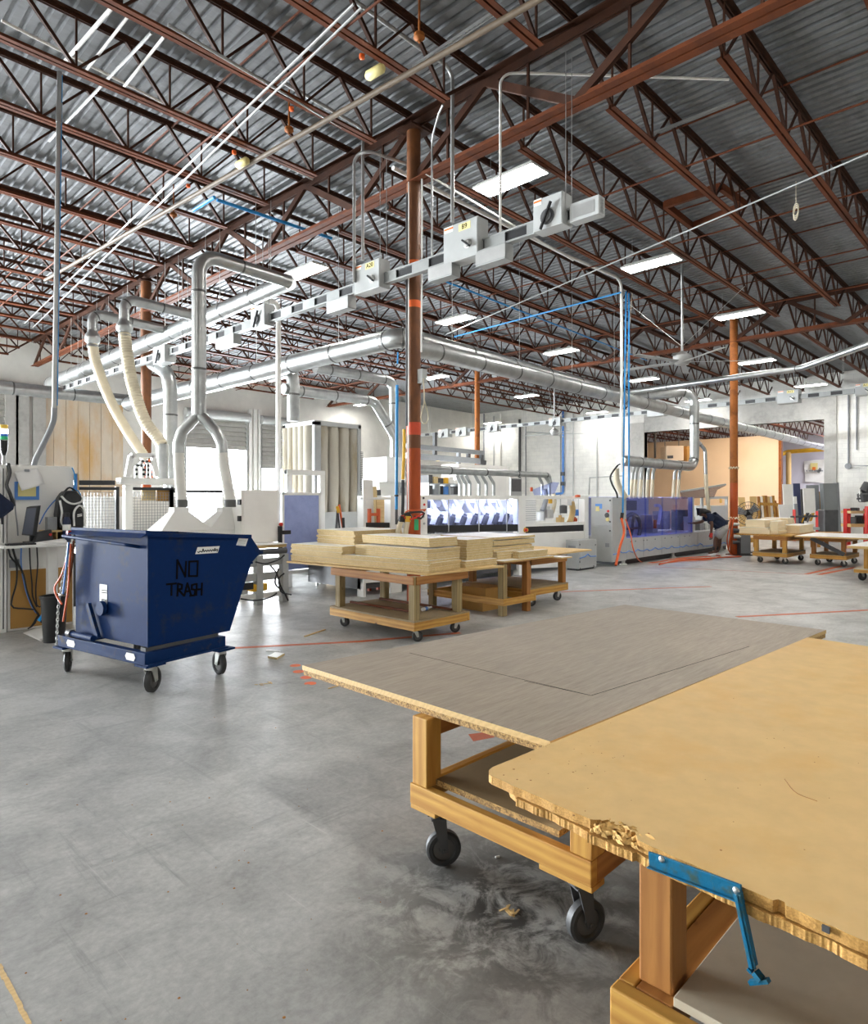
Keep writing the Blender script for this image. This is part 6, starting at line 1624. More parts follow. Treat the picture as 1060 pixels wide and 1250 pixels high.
# cables of the workstation
for pts, r, mm, lab in (([(9, 664), (13, 680), (20, 689), (20, 712), (15, 730), (15, 741), (30, 743), (42, 744)], .010, 'black', 'black cable hanging from the left end of the standing desk'), ([(14, 664), (20, 684), (28, 700), (33, 722), (40, 740), (48, 752), (51, 760)], .012, 'black', 'thick black cable slanting behind the waste bin'), ([(36, 668), (37, 690), (39, 712), (40, 728), (45, 741)], .008, 'black', 'thin black cable below the middle of the desk'), ([(45, 668), (46, 690), (44, 715), (44, 730), (46, 741), (54, 738)], .008, 'black', 'second thin black cable below the middle of the desk'), ([(26, 666), (26, 690), (31, 718), (38, 738), (44, 748)], .008, 'bluemark', 'blue cable below the standing desk'), ([(46, 752), (38, 765), (33, 768), (42, 762), (47, 750)], .008, 'black', 'loop of black cable near the floor by the waste bin'), ([(48, 640), (55, 626), (64, 614), (73, 606), (80, 602)], .007, 'bluemark', 'blue air tube arching across the control cabinet'), ([(88, 571), (91, 578), (92, 590), (88, 600), (93, 597), (99, 606), (98, 620)], .008, 'air', 'bright blue tube looping over the backpack'), ([(18, 608), (19, 625), (21, 640), (22, 655)], .008, 'mgray', 'gray cable down the front of the left cabinet')):
    cable('cable', [wp(x, y, .06) for x, y in pts], r, mm, lab, 'cable')
p = wp(93, 590, .0); t = thing('valve_bank', 'small bank of blue and tan pneumatic valves beside the control cabinet', 'valve', p)
for i, mm in enumerate(('bluemark', 'tanboard')): q = wp(92.2+i*2.2, 588, -.1*i); MB().box(q-V((.015, .02, .12)), q+V((.015, .02, .1))).build('valve_body', mm, t)
# waste bin, floor sheet
p = fl(66, 783); t = thing('waste_bin', 'black plastic waste bin on the floor left of the blue hopper', 'bin', p); d = p.x*CS+p.y*SN
r1, r0 = 15*d/800*.98, 11.5*d/800; hh = 56*d/800
MB().lathe(p, (0, 0, 1), [(0, .001), (0, r0), (hh, r1), (hh, r1*.93), (.03, r0*.9), (.03, .001)], 28).build('bucket', 'black', t); MB().lathe(p+V((0, 0, hh-.03)), (0, 0, 1), [(0, r1*.98), (.0, r1*1.07), (.03, r1*1.09), (.035, r1*.97)], 28).build('rim', 'black', t)
q = [fl(28, 773), fl(50, 783), fl(57, 778), fl(56, 763)]
o = MB(); n = 6; vs = []; fs = []
for i in range(n+1):
    for j in range(n+1):
        s, t_ = i/n, j/n; p = (q[0]*(1-s)+q[1]*s)*(1-t_)+(q[3]*(1-s)+q[2]*s)*t_; p.z = .004+.25*max(0, s*.5+t_-.8)**1.5; vs.append(p)
for i in range(n):
    for j in range(n): fs.append((i*(n+1)+j, (i+1)*(n+1)+j, (i+1)*(n+1)+j+1, i*(n+1)+j+1))
o.add(vs, fs, 0, True); o = o.build('plastic_sheet', 'paper', fix=False); tag(o, 'crumpled white sheet on the floor beside the waste bin', 'sheet'); md = o.modifiers.new('thick', 'SOLIDIFY'); md.thickness = .003
t = thing('hose_nozzle', 'blue and red air nozzle leaning behind the waste bin', 'nozzle', wp(50, 755, .5)); MB().bar(wp(47, 758, .5), wp(53, 750, .5), .04, .03).build('nozzle_body', 'air', t); MB().bar(wp(53, 753, .5), wp(56, 757, .5), .03, .03).build('nozzle_trigger', 'red', t)
# ================================================================ PERSON
PD = 17.75
def pp(x, y, dd=0): return P(x, y, PD+dd)
def skin(name, nodes, edges, m, parent, root, sub=2):
    import bmesh
    bm = bmesh.new(); lay = bm.verts.layers.skin.verify(); vs = {}
    o_ = off(parent)
    for k, (p, r) in nodes.items():
        v = bm.verts.new(V(p)-o_); vs[k] = v; v[lay].radius = (r, r)
    for a, b in edges: bm.edges.new((vs[a], vs[b]))
    vs[root][lay].use_root = True
    me = bpy.data.meshes.new(name); bm.to_mesh(me); bm.free(); me.materials.append(M[m])
    o = bpy.data.objects.new(name, me); C.objects.link(o); o.parent = parent; OFF[o.name] = o_.copy()
    s = o.modifiers.new('skin', 'SKIN'); s.use_smooth_shade = True
    b = o.modifiers.new('sub', 'SUBSURF'); b.levels = sub; b.render_levels = sub
    return o
rv = V((SN, -CS, 0)); fw = V((CS, SN, 0)); up = V((0, 0, 1))
base = fl(872, 678.0); 
t = thing('person', 'person in navy shirt and gray shorts bending into the blue-windowed machine beside the column', 'person', base)
hip, wst, chs, nek = pp(881, 641), pp(876.5, 636.5), pp(867.5, 630.5), pp(861.5, 628.5)
hed = pp(856.5, 626.5)
kn1, an1, kn2, an2 = pp(873.5, 659.5, -.10), pp(872, 673.5, -.10), pp(878.5, 659, .12), pp(876.5, 673, .12)
sh1, el1, wr1 = pp(866, 630.5, -.18), pp(869.5, 640.5, -.24), pp(868.5, 650, -.24)
sh2, el2, wr2 = pp(864, 630.5, .18), pp(857, 637, .22), pp(849.5, 638.5, .22)
N_ = {'hip': (hip, .13), 'wst': (wst, .115), 'chs': (chs, .13), 'nek': (nek, .055), 'jaw': (hed.lerp(nek, .35), .075), 'hed': (hed, .10), 'crn': (hed-rv*.05+up*.02, .085),
      's1': (sh1, .065), 'e1': (el1, .045), 'w1': (wr1, .032), 'p1': (wr1-up*.07, .032), 's2': (sh2, .065), 'e2': (el2, .045), 'w2': (wr2, .032), 'p2': (wr2-rv*.07, .032),
      'h1': (hip-fw*.09-up*.04, .10), 'k1': (kn1, .062), 'c1': (kn1.lerp(an1, .35)+rv*.02, .06), 'a1': (an1, .04), 't1': (an1-rv*.16-up*.055, .032),
      'h2': (hip+fw*.09-up*.04, .10), 'k2': (kn2, .062), 'c2': (kn2.lerp(an2, .35)+rv*.02, .06), 'a2': (an2, .04), 't2': (an2-rv*.16-up*.055, .032)}
E_ = [('hip', 'wst'), ('wst', 'chs'), ('chs', 'nek'), ('nek', 'jaw'), ('jaw', 'hed'), ('hed', 'crn'), ('chs', 's1'), ('s1', 'e1'), ('e1', 'w1'), ('w1', 'p1'), ('chs', 's2'), ('s2', 'e2'), ('e2', 'w2'), ('w2', 'p2'),
      ('hip', 'h1'), ('h1', 'k1'), ('k1', 'c1'), ('c1', 'a1'), ('a1', 't1'), ('hip', 'h2'), ('h2', 'k2'), ('k2', 'c2'), ('c2', 'a2'), ('a2', 't2')]
for hnd, w, d, s in (('p1', wr1-up*.07, -up, rv), ('p2', wr2-rv*.07, -rv, fw)):
    for i in range(4):
        a = w+s*(.022*(i-1.5)); l = (.075, .085, .08, .06)[i]
        N_[hnd+'f%da' % i] = (a+d*.045, .010); N_[hnd+'f%db' % i] = (a+d*(.045+l*.5)+up*-.008, .009); N_[hnd+'f%dc' % i] = (a+d*(.045+l)-rv*.015, .008)
        E_ += [(hnd, hnd+'f%da' % i), (hnd+'f%da' % i, hnd+'f%db' % i), (hnd+'f%db' % i, hnd+'f%dc' % i)]
    N_[hnd+'ta'] = (w-s*.045+d*.0, .012); N_[hnd+'tb'] = (w-s*.06+d*.045, .010); E_ += [(hnd, hnd+'ta'), (hnd+'ta', hnd+'tb')]
body = skin('body', N_, E_, 'skin', t, 'hip')
skin('shirt', {'hip': (hip.lerp(wst, .0), .195), 'wst': (wst, .195), 'chs': (chs, .205), 'nek': (nek.lerp(chs, .35), .095), 's1': (sh1, .11), 'e1': (sh1.lerp(el1, .8), .085), 's2': (sh2, .11), 'e2': (sh2.lerp(el2, .8), .085)},
     [('hip', 'wst'), ('wst', 'chs'), ('chs', 'nek'), ('chs', 's1'), ('s1', 'e1'), ('chs', 's2'), ('s2', 'e2')], 'navy', t, 'wst')
skin('shorts', {'w': (hip.lerp(wst, .2), .18), 'hip': (hip, .19), 'h1': (hip-fw*.10-up*.1, .15), 'k1': (kn1.lerp(hip, .12), .125), 'h2': (hip+fw*.10-up*.1, .15), 'k2': (kn2.lerp(hip, .12), .125)},
     [('w', 'hip'), ('hip', 'h1'), ('h1', 'k1'), ('hip', 'h2'), ('h2', 'k2')], 'shorts', t, 'hip')
for an in (an1, an2):
    skin('sock', {'a': (an+up*.16, .050), 'b': (an+up*.02, .047)}, [('a', 'b')], 'black', t, 'a', 1)
    g = an.copy(); g.z = 0
    skin('shoe', {'h': (g+rv*.05+up*.05, .05), 'm': (g-rv*.08+up*.048, .05), 't': (g-rv*.2+up*.038, .038)}, [('h', 'm'), ('m', 't')], 'white', t, 'h')
skin('glove', {'w': (wr1-up*.01, .042), 'p': (wr1-up*.08, .05), 'f': (wr1-up*.14-rv*.02, .04)}, [('w', 'p'), ('p', 'f')], 'red', t, 'p')
hc = hed-rv*.0+up*.03
skin('hair', {'f': (hed-rv*.06+up*.045, .085), 'c': (hed+rv*.01+up*.055, .10), 'b': (hed+rv*.11+up*.045, .08), 'd': (hed+rv*.2+up*.03, .055), 'e': (hed+rv*.27+up*.015, .03)}, [('f', 'c'), ('c', 'b'), ('b', 'd'), ('d', 'e')], 'hair', t, 'c')
# face, turned down into the machine
fc = hed-rv*.075-up*.07; m = MB()
skin('ear', {'a': (hed-fw*.105+rv*.02-up*.01, .022), 'b': (hed-fw*.108+rv*.02-up*.05, .016)}, [('a', 'b')], 'skin', t, 'a', 1)
skin('nose', {'a': (hed-rv*.10-up*.05, .016), 'b': (hed-rv*.115-up*.075, .02)}, [('a', 'b')], 'skin', t, 'a', 1)

# ================================================================ BACK OF THE HALL AND THE ROOM BEYOND
def leaning(name, x0, y0, x1, y1, d, m, label, cat, th=.05, group=None, lean=.18):
    a, b = P(x0, y1, d), P(x1, y1, d); z = P(x0, y0, d).z; a.z = b.z = 0
    n = V((CS, SN, 0)); h = V((0, 0, z))+n*lean
    return tag(MB().hexa([a, b, b+n*th, a+n*th, a+h, b+h, b+h+n*th, a+h+n*th]).build(name, m), label, cat, group)
leaning('door_panel', 1008.5, 590, 1025, 650, 25.6, 'panelgray', 'large gray panel standing against the right jamb of the wall opening', 'panel', .25)
leaning('door_panel', 1025, 589, 1028, 650, 25.7, 'mgray', 'narrow darker edge panel beside the large gray panel', 'panel', .2)
leaning('door_panel', 984, 596, 998, 650, 25.4, 'melamine', 'white panel standing in front of gray ones in the wall opening', 'panel', .05)
leaning('door_panel', 988, 592, 1003, 650, 25.9, 'mgray', 'gray panel just behind the white panel in the wall opening', 'panel', .05)
leaning('door_panel', 981, 597, 986, 650, 25.8, 'dgray', 'narrow dark panel left of the white panel in the wall opening', 'panel', .05)
leaning('door_panel', 972, 590, 980, 650, 26.4, 'panelnavy', 'navy panel standing among the leaning panels in the wall opening', 'panel', .05)
leaning('door_panel', 959, 591, 971, 650, 26.1, 'offwhite', 'pale gray panel left of the navy panel in the wall opening', 'panel', .05)
leaning('door_panel', 954, 616, 971, 650, 25.6, 'white', 'low white panel in front of the pale gray panel', 'panel', .05)
leaning('door_panel', 972, 606, 976, 650, 25.5, 'white', 'small white offcut leaning on the navy panel', 'panel', .04)
leaning('door_panel', 973, 615, 977, 650, 25.3, 'mgray', 'narrow gray offcut leaning below the navy panel', 'panel', .04)
leaning('board', 1003, 600, 1006, 650, 26.2, 'brown', 'narrow brown board between the gray panels in the wall opening', 'board', .04)
for i, (x, y, mm) in enumerate(((929, 606, 'fir_z'), (932.5, 606, 'melamine'), (935, 605, 'pine_z'), (938, 605, 'fir_z'), (941, 606, 'tanboard'), (944, 606, 'melamine'), (947, 605, 'pine_z'), (949.5, 611, 'fir_z'))):
    leaning('lumber_board', x, y, x+2.6, 650, 27.0, mm, 'upright board in the row standing before the peach wall', 'board', .08, 'upright boards by the peach wall', .25)
t = thing('lumber_rack', 'low wooden rail holding the row of upright boards by the peach wall', 'rack', fl(938, 646)); a, b = P(927, 615, 26.9), P(951, 616, 26.9); MB().bar(a, b, .06, .12).build('rail', 'pine_x', t)
for p in (a, b): MB().box(p-V((.04, .04, p.z)), p+V((.04, .04, 0))).build('post', 'pine_z', t)
leaning('board', 904, 607, 912, 650, 30, 'tanboard', 'left of two wide tan boards leaning behind the floor fan', 'board', .04)
leaning('board', 918, 606, 926, 650, 30, 'tanboard', 'right of two wide tan boards leaning behind the floor fan', 'board', .04)
# hanging heater box, pipe, banner
p = P(824, 554, 34); t = thing('unit_heater', 'tan box heater hanging under the ceiling of the room beyond', 'heater', p)
a, b = P(810, 563, 34), P(832, 545, 34.0)
MB().bar(P(810, 554, 34), P(831, 554, 34), .9, .75).build('cabinet', 'peach', t, .02); MB().bar(P(815, 558, 33.5), P(822, 557.6, 33.5), .02, .14).build('louvre', 'dgray', t); MB().bar(P(832, 554, 34), P(838, 554, 34.2), .7, .75).build('side_box', 'brown', t)
for x in (812, 829): q = P(x, 545, 34); MB().tube([q, V((q.x, q.y, 5.9))], .02, 6).build('hanger_rod', 'dgray', t)
t = thing('sprinkler_riser', 'thin dark pipe hanging in the room beyond, left of the heater', 'pipe', P(800, 560, 35)); q = P(800, 560, 35); MB().tube([V((q.x, q.y, 5.85)), q], .06, 8).build('pipe', 'dgray', t); MB().lathe(q-V((0, 0, .15)), (0, 0, 1), [(0, .001), (0, .18), (.12, .12), (.2, .05)], 10).build('head', 'brown', t)
t = thing('tan_pipe', 'tan pipe with a tee in the room beyond, in front of the lavender wall', 'pipe', P(963, 575, 42)); z = P(963, 551, 42)
MB().tube([P(951, 556, 42), P(962, 551.5, 42), P(1012, 548, 40)], .14, 10).build('level_pipe', 'yellow', t); MB().tube([P(963, 552, 41.9), V((P(963, 552, 41.9).x, P(963, 552, 41.9).y, 0))], .16, 10).build('drop_pipe', 'tanboard', t)
t = thing('wall_banner', 'white cloth banner with an orange block on the lavender far wall', 'banner', au(995, 575, 49.9)); q = [au(x, y, 49.9) for x, y in ((982, 563), (1012, 560), (1012, 590), (984, 588))]
n = 8; vs = []; fs = []
for i in range(n+1):
    for j in range(n+1):
        s, r = i/n, j/n; w_ = (q[0]*(1-s)+q[1]*s)*(1-r)+(q[3]*(1-s)+q[2]*s)*r; w_.x -= .12*math.sin(s*4+r*5)**2; vs.append(w_)
for i in range(n):
    for j in range(n): fs.append((i*(n+1)+j, (i+1)*(n+1)+j, (i+1)*(n+1)+j+1, i*(n+1)+j+1))
m = MB(); m.add(vs, fs, 0, True); m.build('cloth', 'labelw', t, fix=False)
lx = (q[1]-q[0]).normalized()
MB().bar(au(989.5, 569, 49.7), au(998.5, 569, 49.7), .02, .42).build('orange_block', 'labely', t); MB().bar(au(992, 572, 49.68), au(996, 572, 49.68), .02, .2).build('orange_mark', 'labelo', t)
for k, (x0, x1) in enumerate(((984.5, 986), (987.5, 993), (994, 999), (1000, 1005))): MB().bar(au(x0, 574.8, 49.66), au(x1, 574.6, 49.66), .02, .09).build('lettering', 'mgray', t)
MB().bar(au(999, 577, 49.66), au(1002, 571.5, 49.66), .02, .16).build('leaf_mark', 'panelgray', t)
# fixtures seen in the room beyond were placed with the other lights
# pipes and conduits on the white block wall
for x, y0, y1, r, mm, lab in ((634.5, 512, 600, .07, 'dgray', 'dark brown pipe down the white block wall, right of the thin far column'), (642, 516, 600, .03, 'mgray', 'thin gray conduit down the white block wall'), (611, 505, 600, .05, 'offwhite', 'cream pipe in the far corner of the block wall'), (603, 508, 600, .04, 'lgray', 'gray conduit in the far corner of the block wall'), (591, 505, 600, .05, 'mgray', 'darker gray pipe in the far corner'), (684.5, 508, 604, .03, 'lgray', 'gray conduit beside the blue wall pipe'), (700, 505, 606, .03, 'lgray', 'gray conduit right of the blue wall pipe'), (729, 500, 606, .025, 'lgray', 'thin gray conduit left of the white vertical post')):
    a, b = au(x, y0, UB-.08), au(x, y1, UB-.08); b.z = min(b.z, 1.6)
    tag(MB().tube([a, V((a.x, a.y, .02))], r, 8).build('wall_pipe', mm), lab, 'pipe')
t = thing('wall_pipe', 'blue air pipe with brass valves on the white block wall', 'pipe', au(687.5, 550, UB-.12)); a = au(687.5, 500, UB-.12); b = au(687.5, 602, UB-.12)
MB().tube(fillet([a, b, au(676, 603, UB-.12)], .1), .06, 10).build('pipe', 'bluemark', t)
for y in (578.5, 590.5): p = au(687.5, y, UB-.14); MB().box(p-V((.1, .1, .1)), p+V((.02, .1, .1))).build('valve', 'dgray', t)
t = thing('wall_conduit', 'gray conduit with a round box on the white wall at right', 'conduit', au(1036, 569, UB-.06))
p = au(1036, 569, UB-.06); MB().tube([au(1036, 482, UB-.06), p, au(1075, 568.5, UB-.06)], .03, 8).build('pipe', 'mgray', t); MB().lathe(p, (-1, 0, 0), [(0, .12), (.06, .12), (.07, .001)], 14).build('round_box', 'mgray', t)
MB().tube([au(1046, 484, UB-.06), au(1046, 549, UB-.06)], .025, 8).build('side_pipe', 'mgray', t)
t = thing('wall_conduit', 'conduit with square bends on the block wall behind the machine', 'conduit', au(735, 582, UB-.06)); MB().tube([au(719, 604, UB-.06), au(720, 583, UB-.06), au(760, 581, UB-.06)], .03, 8).build('pipe', 'lgray', t)
# floor fan and dark box by the column
p = P(914, 627, 18.9); t = thing('floor_fan', 'round wire-caged floor fan on a stand right of the column', 'fan', V((p.x, p.y, 0))); ax = (fw*-.9+rv*-.4).normalized()
m = MB(); R = .34
x_ = ax.cross(up).normalized()
for rr, dp in ((R, 0), (R*.98, .08), (R*.7, -.05), (R*.35, -.08), (R*.7, .13), (R*.35, .16)): m.tube([p+ax*-dp+(x_*math.cos(2*PI*k/28)+up*math.sin(2*PI*k/28))*rr for k in range(28)], .006, 5, 0, True, True)
for k in range(24):
    g = 2*PI*k/24; e = x_*math.cos(g)+up*math.sin(g); m.tube([p+ax*.09+e*.05, p+ax*.05+e*R*.7, p+e*R, p-ax*.13+e*R*.7, p-ax*.17+e*.05], .003, 4)
m.build('wire_cage', 'dgray', t)
for k in range(3):
    g = 2*PI*k/3+.3; e = x_*math.cos(g)+up*math.sin(g); f = ax.cross(e); MB().hexa([p+e*.05-f*.05-ax*.02, p+e*.05+f*.05+ax*.02, p+e*.05+f*.05+ax*.025, p+e*.05-f*.05-ax*.015, p+e*.3-f*.12-ax*.03, p+e*.3+f*.12+ax*.03, p+e*.3+f*.12+ax*.035, p+e*.3-f*.12-ax*.025]).build('blade', 'mgray', t)
MB().lathe(p-ax*.16, ax, [(-.2, .001), (-.2, .08), (-.02, .11), (.0, .11), (.02, .05), (.02, .001)], 14).build('motor', 'black', t)
MB().tube([p-ax*.2, p-ax*.2-up*(p.z-.03)], .03, 8).build('stand_pole', 'black', t); q = V((p.x, p.y, 0))-ax*.2; MB().lathe(q, (0, 0, 1), [(0, .001), (0, .3), (.03, .28), (.04, .03)], 20).build('stand_base', 'black', t)
p = P(904, 678, 18.0); q = P(917, 678, 18.0); t = thing('dark_cabinet', 'dark gray low cabinet between the column and the yellow cart', 'cabinet', V((p.x, p.y, 0))); p.z = q.z = 0
h = 27*18/800; n = fw*.45
MB().hexa([p, q, q+n, p+n]+[v+up*h for v in (p, q, q+n, p+n)]).build('body', 'dgray', t, .02); MB().hexa([v+up*.06-fw*.006 for v in (p.lerp(q, .06), p.lerp(q, .94))]+[v+up*.06 for v in (p.lerp(q, .94), p.lerp(q, .06))]+[v+up*(h-.05)-fw*.006 for v in (p.lerp(q, .06), p.lerp(q, .94))]+[v+up*(h-.05) for v in (p.lerp(q, .94), p.lerp(q, .06))]).build('front_grille', 'mgray', t)
e = rv*.3; MB().hexa([p-fw*.08, q+e-fw*.08, q+e+n, p+n]+[v+up*.03 for v in (p-fw*.08, q+e-fw*.08, q+e+n, p+n)]).build('base_plate', 'black', t)
t = thing('column_fitting', 'cream rope tied round the orange-brown column by the worker', 'rope', V((CU0+BAY, CV0, 0))); 
for z in (1.02, 2.42): MB().tube([V((CU0+BAY+.115*math.cos(2*PI*k/20), CV0+.115*math.sin(2*PI*k/20), z+.02*math.sin(k*3))) for k in range(20)], .022, 6, 0, True, True).build('rope_loop', 'rope', t)
t = thing('valve_cluster', 'dark air valves and hose ends hung on the right of the orange-brown column', 'valve', P(899, 655, 17.9))
for i, (x, y, r) in enumerate(((898.5, 640, .05), (899.5, 648, .07), (900, 655, .06), (898.8, 662, .05))): MB().lathe(P(x, y, 17.9), rv-fw*.5, [(-.08, .001), (-.08, r), (.06, r*.8), (.1, r*.3), (.1, .001)], 12).build('valve', 'dgray' if i % 2 else 'steel', t)
MB().tube(smooth_path([P(896, 632, 17.9), P(894, 645, 17.85), P(891, 660, 17.85), P(889.5, 672, 17.9)], .05), .018, 8).build('orange_tube', 'hose', t)
# red clamp rack and press at right
t = thing('clamp_rack', 'red steel frame of clamps in front of the leaning panels', 'rack', fl(1000, 648)); R_ = lambda x, y: P(x, y, 24.0)
for x, y0 in ((970, 622), (998, 624), (1015, 624)): a = R_(x, y0); MB().bar(V((a.x, a.y, 0)), a, .09, .09).build('post', 'red', t)
MB().bar(R_(998, 630), R_(1015, 630), .09, .1).build('cross_bar', 'red', t); MB().bar(R_(966, 631), R_(998, 630), .1, .07).build('rear_bar', 'dgray', t); MB().bar(R_(962, 645), R_(1018, 645), .3, .1).build('shelf_beam', 'lgray', t)
for i in range(7): a = R_(981+i*2.2, 626+rnd.random()*2); MB().bar(a, a+V((.1*rnd.random()-.05, .1, -.3)), .05, .04).build('clamp', rnd.choice(['yellow', 'dgray', 'tanboard']), t)
t = thing('dark_bin', 'dark green-gray bin beside the red clamp frame', 'bin', fl(1008, 648)); a, b = P(1002, 637, 23.8), P(1019, 626, 23.8); MB().bar(V((a.x, a.y, .75)), V((b.x, b.y, .75)), .5, .8).build('bin_body', 'dgray', t, .03)
MB().bar(V((a.x, a.y, .02)), V((b.x, b.y, .02)), .45, .04).build('bin_foot', 'dgray', t); MB().bar(V((a.x, a.y, .19)), V((b.x, b.y, .19)), .4, .32).build('bin_base', 'dgray', t)
t = thing('tool_bench', 'wooden bench with red posts at the right edge of the picture', 'bench', fl(1048, 655)); W_ = lambda x, y: P(x, y, 20.5)
for x in (1032.5, 1036.5, 1057): a = W_(x, 621); MB().bar(V((a.x, a.y, 0)), a, .1, .1).build('post', 'red', t)
MB().bar(W_(1033, 625), W_(1075, 625), .5, .08).build('upper_shelf', 'chip', t); MB().bar(W_(1033, 641), W_(1075, 641), .5, .1).build('bench_top', 'tanboard', t)
for i, (x, y, w, h) in enumerate(((1042, 637, .25, .3), (1049, 636, .2, .35), (1055, 638, .2, .2), (1044, 622, .3, .12))):
    o = MB().box(W_(x, y)-V((w/2, .1, h/2)), W_(x, y)+V((w/2, .1, h/2))).build('tool_case', 'black' if i % 2 else 'dgray', None, .02); tag(o, ['dark tool case standing on the bench top at the left', 'black tool case in the middle of the bench top', 'low dark tool case at the right of the bench top', 'flat black case lying on the upper shelf of the bench'][i], 'tool case')
t = thing('drill_press', 'dark drill press with a red column at the right edge', 'drill press', fl(1060, 655)); D_ = lambda x, y: P(x, y, 20.0)
a = D_(1060, 618); MB().tube([V((a.x, a.y, 0)), a], .09, 12).build('column', 'red', t); MB().bar(D_(1050, 608), D_(1066, 605), .3, .28).build('head', 'dgray', t, .05); MB().tube([D_(1054, 600), D_(1060, 590)], .12, 12).build('motor', 'dgray', t); MB().tube([D_(1051, 612), D_(1050, 597)], .03, 8).build('spindle', 'steel', t); MB().bar(D_(1047, 609), D_(1052, 608), .08, .05).build('feed_lever', 'dgray', t)
# timbers stacked far behind the right-hand carts
for i, (x0, x1, y, mm) in enumerate(((903, 922, 659, 'pine_x'), (955, 992, 657, 'fir_x'), (1000, 1030, 652, 'pine_x'))):
    a, b = P(x0, y, 21), P(x1, y, 21); c_ = ['left', 'middle', 'right'][i]
    t = thing('low_rack', ['low timber rack seen under the left end of the yellow cart', 'low timber rack seen between the yellow cart and the brown cart', 'low timber rack seen behind the brown cart'][i], 'rack', V((a.x, a.y, 0)))
    MB().bar(a, b, .4, .14).build('beam', mm, t)
    for p in (a, b): MB().bar(V((p.x, p.y, 0)), V((p.x, p.y, p.z-.05)), .09, .09).build('post', mm, t)

# ================================================================ FLOOR MARKS AND SCRAPS
def tape(pts, w, label, m='tape', z=.0015):
    mb = MB(); p = [fl(*q) for q in pts]
    for a, b in zip(p, p[1:]):
        d = (b-a).normalized(); n = V((-d.y, d.x, 0))*w/2
        mb.hexa([a-n, b-n, b+n, a+n]+[v+V((0, 0, z)) for v in (a-n, b-n, b+n, a+n)])
    return tag(mb.build('floor_tape', m), label, 'floor tape')
tape([(277, 791.5), (440, 783), (562, 772.5)], .075, 'red-brown tape line on the floor from the hopper to the central cart')
tape([(655, 723.5), (868, 716)], .06, 'orange tape line on the floor beyond the gray sheet table')
tape([(900, 753), (1075, 744)], .075, 'orange tape line on the floor above the tan table')
tape([(984, 701), (1028, 691)], .10, 'left of two short orange tape stripes under the brown cart')
tape([(1000, 701.5), (1046, 692.5)], .10, 'right of two short orange tape stripes under the brown cart')
tape([(800, 692), (985, 701)], .035, 'thin faded orange line on the floor in front of the worker', 'tape')
tape([(790, 688.5), (870, 684)], .05, 'orange line at the foot of the blue-windowed machine')
q = [fl(572, 896.5), fl(578, 905), fl(604, 900), fl(600, 893)]; tag(MB().slab([p+V((0, 0, .0015)) for p in q], .0014).build('floor_tape', 'tape'), 'red square of tape on the floor behind the post of the gray sheet table', 'floor tape')
for i, (x, y) in enumerate(((360.7, 812.4), (364.6, 819.8), (373.9, 826.9), (378.9, 834.3))):
    p = fl(x, y); m = MB(); r = .052; pts = []
    for k in range(24):
        a = 2*PI*k/24; rr = r*(.55 if (i == 3 and 13 <= k <= 15) else 1); pts.append(p+V((rr*math.cos(a), rr*math.sin(a), 0)))
    m.prism(pts, (0, 0, .0012)); tag(m.build('floor_dot', 'dot'), ['first orange dot, farthest back of the four on the floor by the gray sheet', 'second orange dot from the back on the floor by the gray sheet', 'third orange dot from the back on the floor by the gray sheet', 'notched orange dot nearest the camera by the gray sheet'][i], 'floor dot')
q = [fl(327, 803.5), fl(338, 805.5), fl(347.5, 800), fl(336, 798.5)]; tag(MB().slab([p+V((0, 0, .022)) for p in q], .021, 0, 1, 0).build('wood_offcut', ['melamine', 'chip']), 'small white-faced wood offcut on the floor right of the hopper', 'offcut')
tag(MB().bar(fl(325, 794.5)+V((0, 0, .004)), fl(342, 795.5)+V((0, 0, .004)), .02, .006).build('wood_strip', 'melamine'), 'thin pale strip on the floor above the white-faced offcut', 'strip')
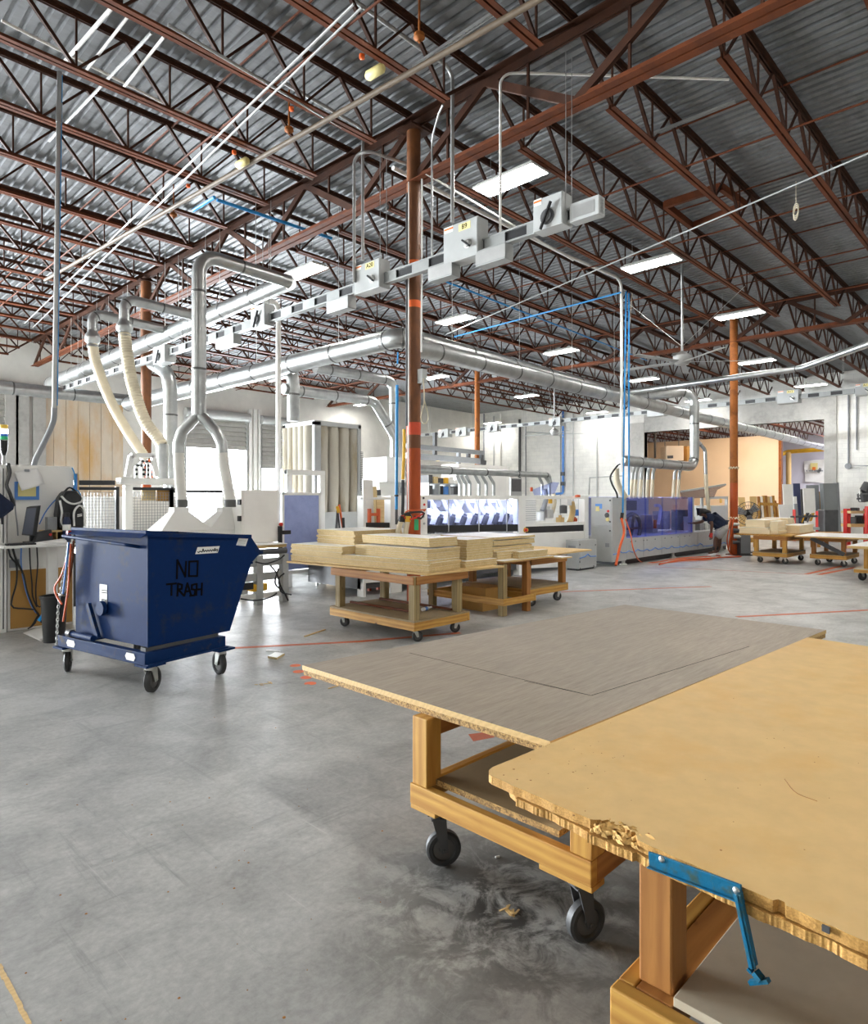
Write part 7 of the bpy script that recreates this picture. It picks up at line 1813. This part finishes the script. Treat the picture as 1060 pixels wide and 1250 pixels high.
tag(MB().bar(fl(372, 777.5)+V((0, 0, .006)), fl(397, 769)+V((0, 0, .006)), .02, .01).build('wood_strip', 'tanboard'), 'tan strip on the floor at the left caster of the central cart', 'strip')
tag(MB().bar(fl(401, 841)+V((0, 0, .004)), fl(415, 837)+V((0, 0, .004)), .012, .006).build('wood_strip', 'tanboard'), 'small tan stick on the floor under the gray sheet', 'strip')
m = MB(); p = fl(621, 1113)
for i in range(9): a = p+V((rnd.gauss(0, .012), rnd.gauss(0, .012), .001)); d = V((rnd.uniform(-1, 1), rnd.uniform(-1, 1), 0)).normalized()*.02; m.bar(a-d, a+d+V((0, 0, .004)), .008, .002)
tag(m.build('wood_chip', 'tanboard'), 'flat yellow wood chip on the dark stain under the gray sheet table', 'wood chip')
m = MB(); p = fl(322, 834)
for i in range(8): a = p+V((rnd.gauss(0, .04), rnd.gauss(0, .03), .001)); d = V((rnd.uniform(-1, 1), rnd.uniform(-1, 1), 0)).normalized()*.015; m.bar(a-d, a+d, .012, .002)
tag(m.build('wood_crumbs', 'tanboard'), 'scatter of brown crumbs on the floor right of the hopper', 'crumbs', kind='stuff')
tag(MB().bar(fl(605, 1047)+V((0, 0, .003)), fl(610, 1046)+V((0, 0, .003)), .008, .006).build('wood_crumb', 'melamine'), 'tiny pale crumb on the floor under the gray sheet table', 'crumb')
m = MB(); pts = smooth_path([fl(-8, 1168), fl(4, 1190), fl(14, 1208), fl(24, 1228), fl(36, 1252), fl(44, 1275)], .03)
for i, (a, b) in enumerate(zip(pts, pts[1:])): m.bar(a+V((rnd.gauss(0, .0015), 0, .0008)), b+V((rnd.gauss(0, .0015), 0, .0008)), .012+.006*rnd.random(), .002)
struct(m.build('trim_6', 'tanboard'))
m = MB()
for i in range(40):
    x, y = rnd.uniform(0, 480), rnd.uniform(870, 1250); p = fl(x, y)
    if p.length > 12: continue
    r = .002+.004*rnd.random()**2; m.lathe(p, (0, 0, 1), [(0, r), (.002, r*.6), (.0025, .0001)], 6)
tag(m.build('grit', 'fir_x'), 'tiny specks of grit scattered over the near concrete floor', 'grit', kind='stuff')
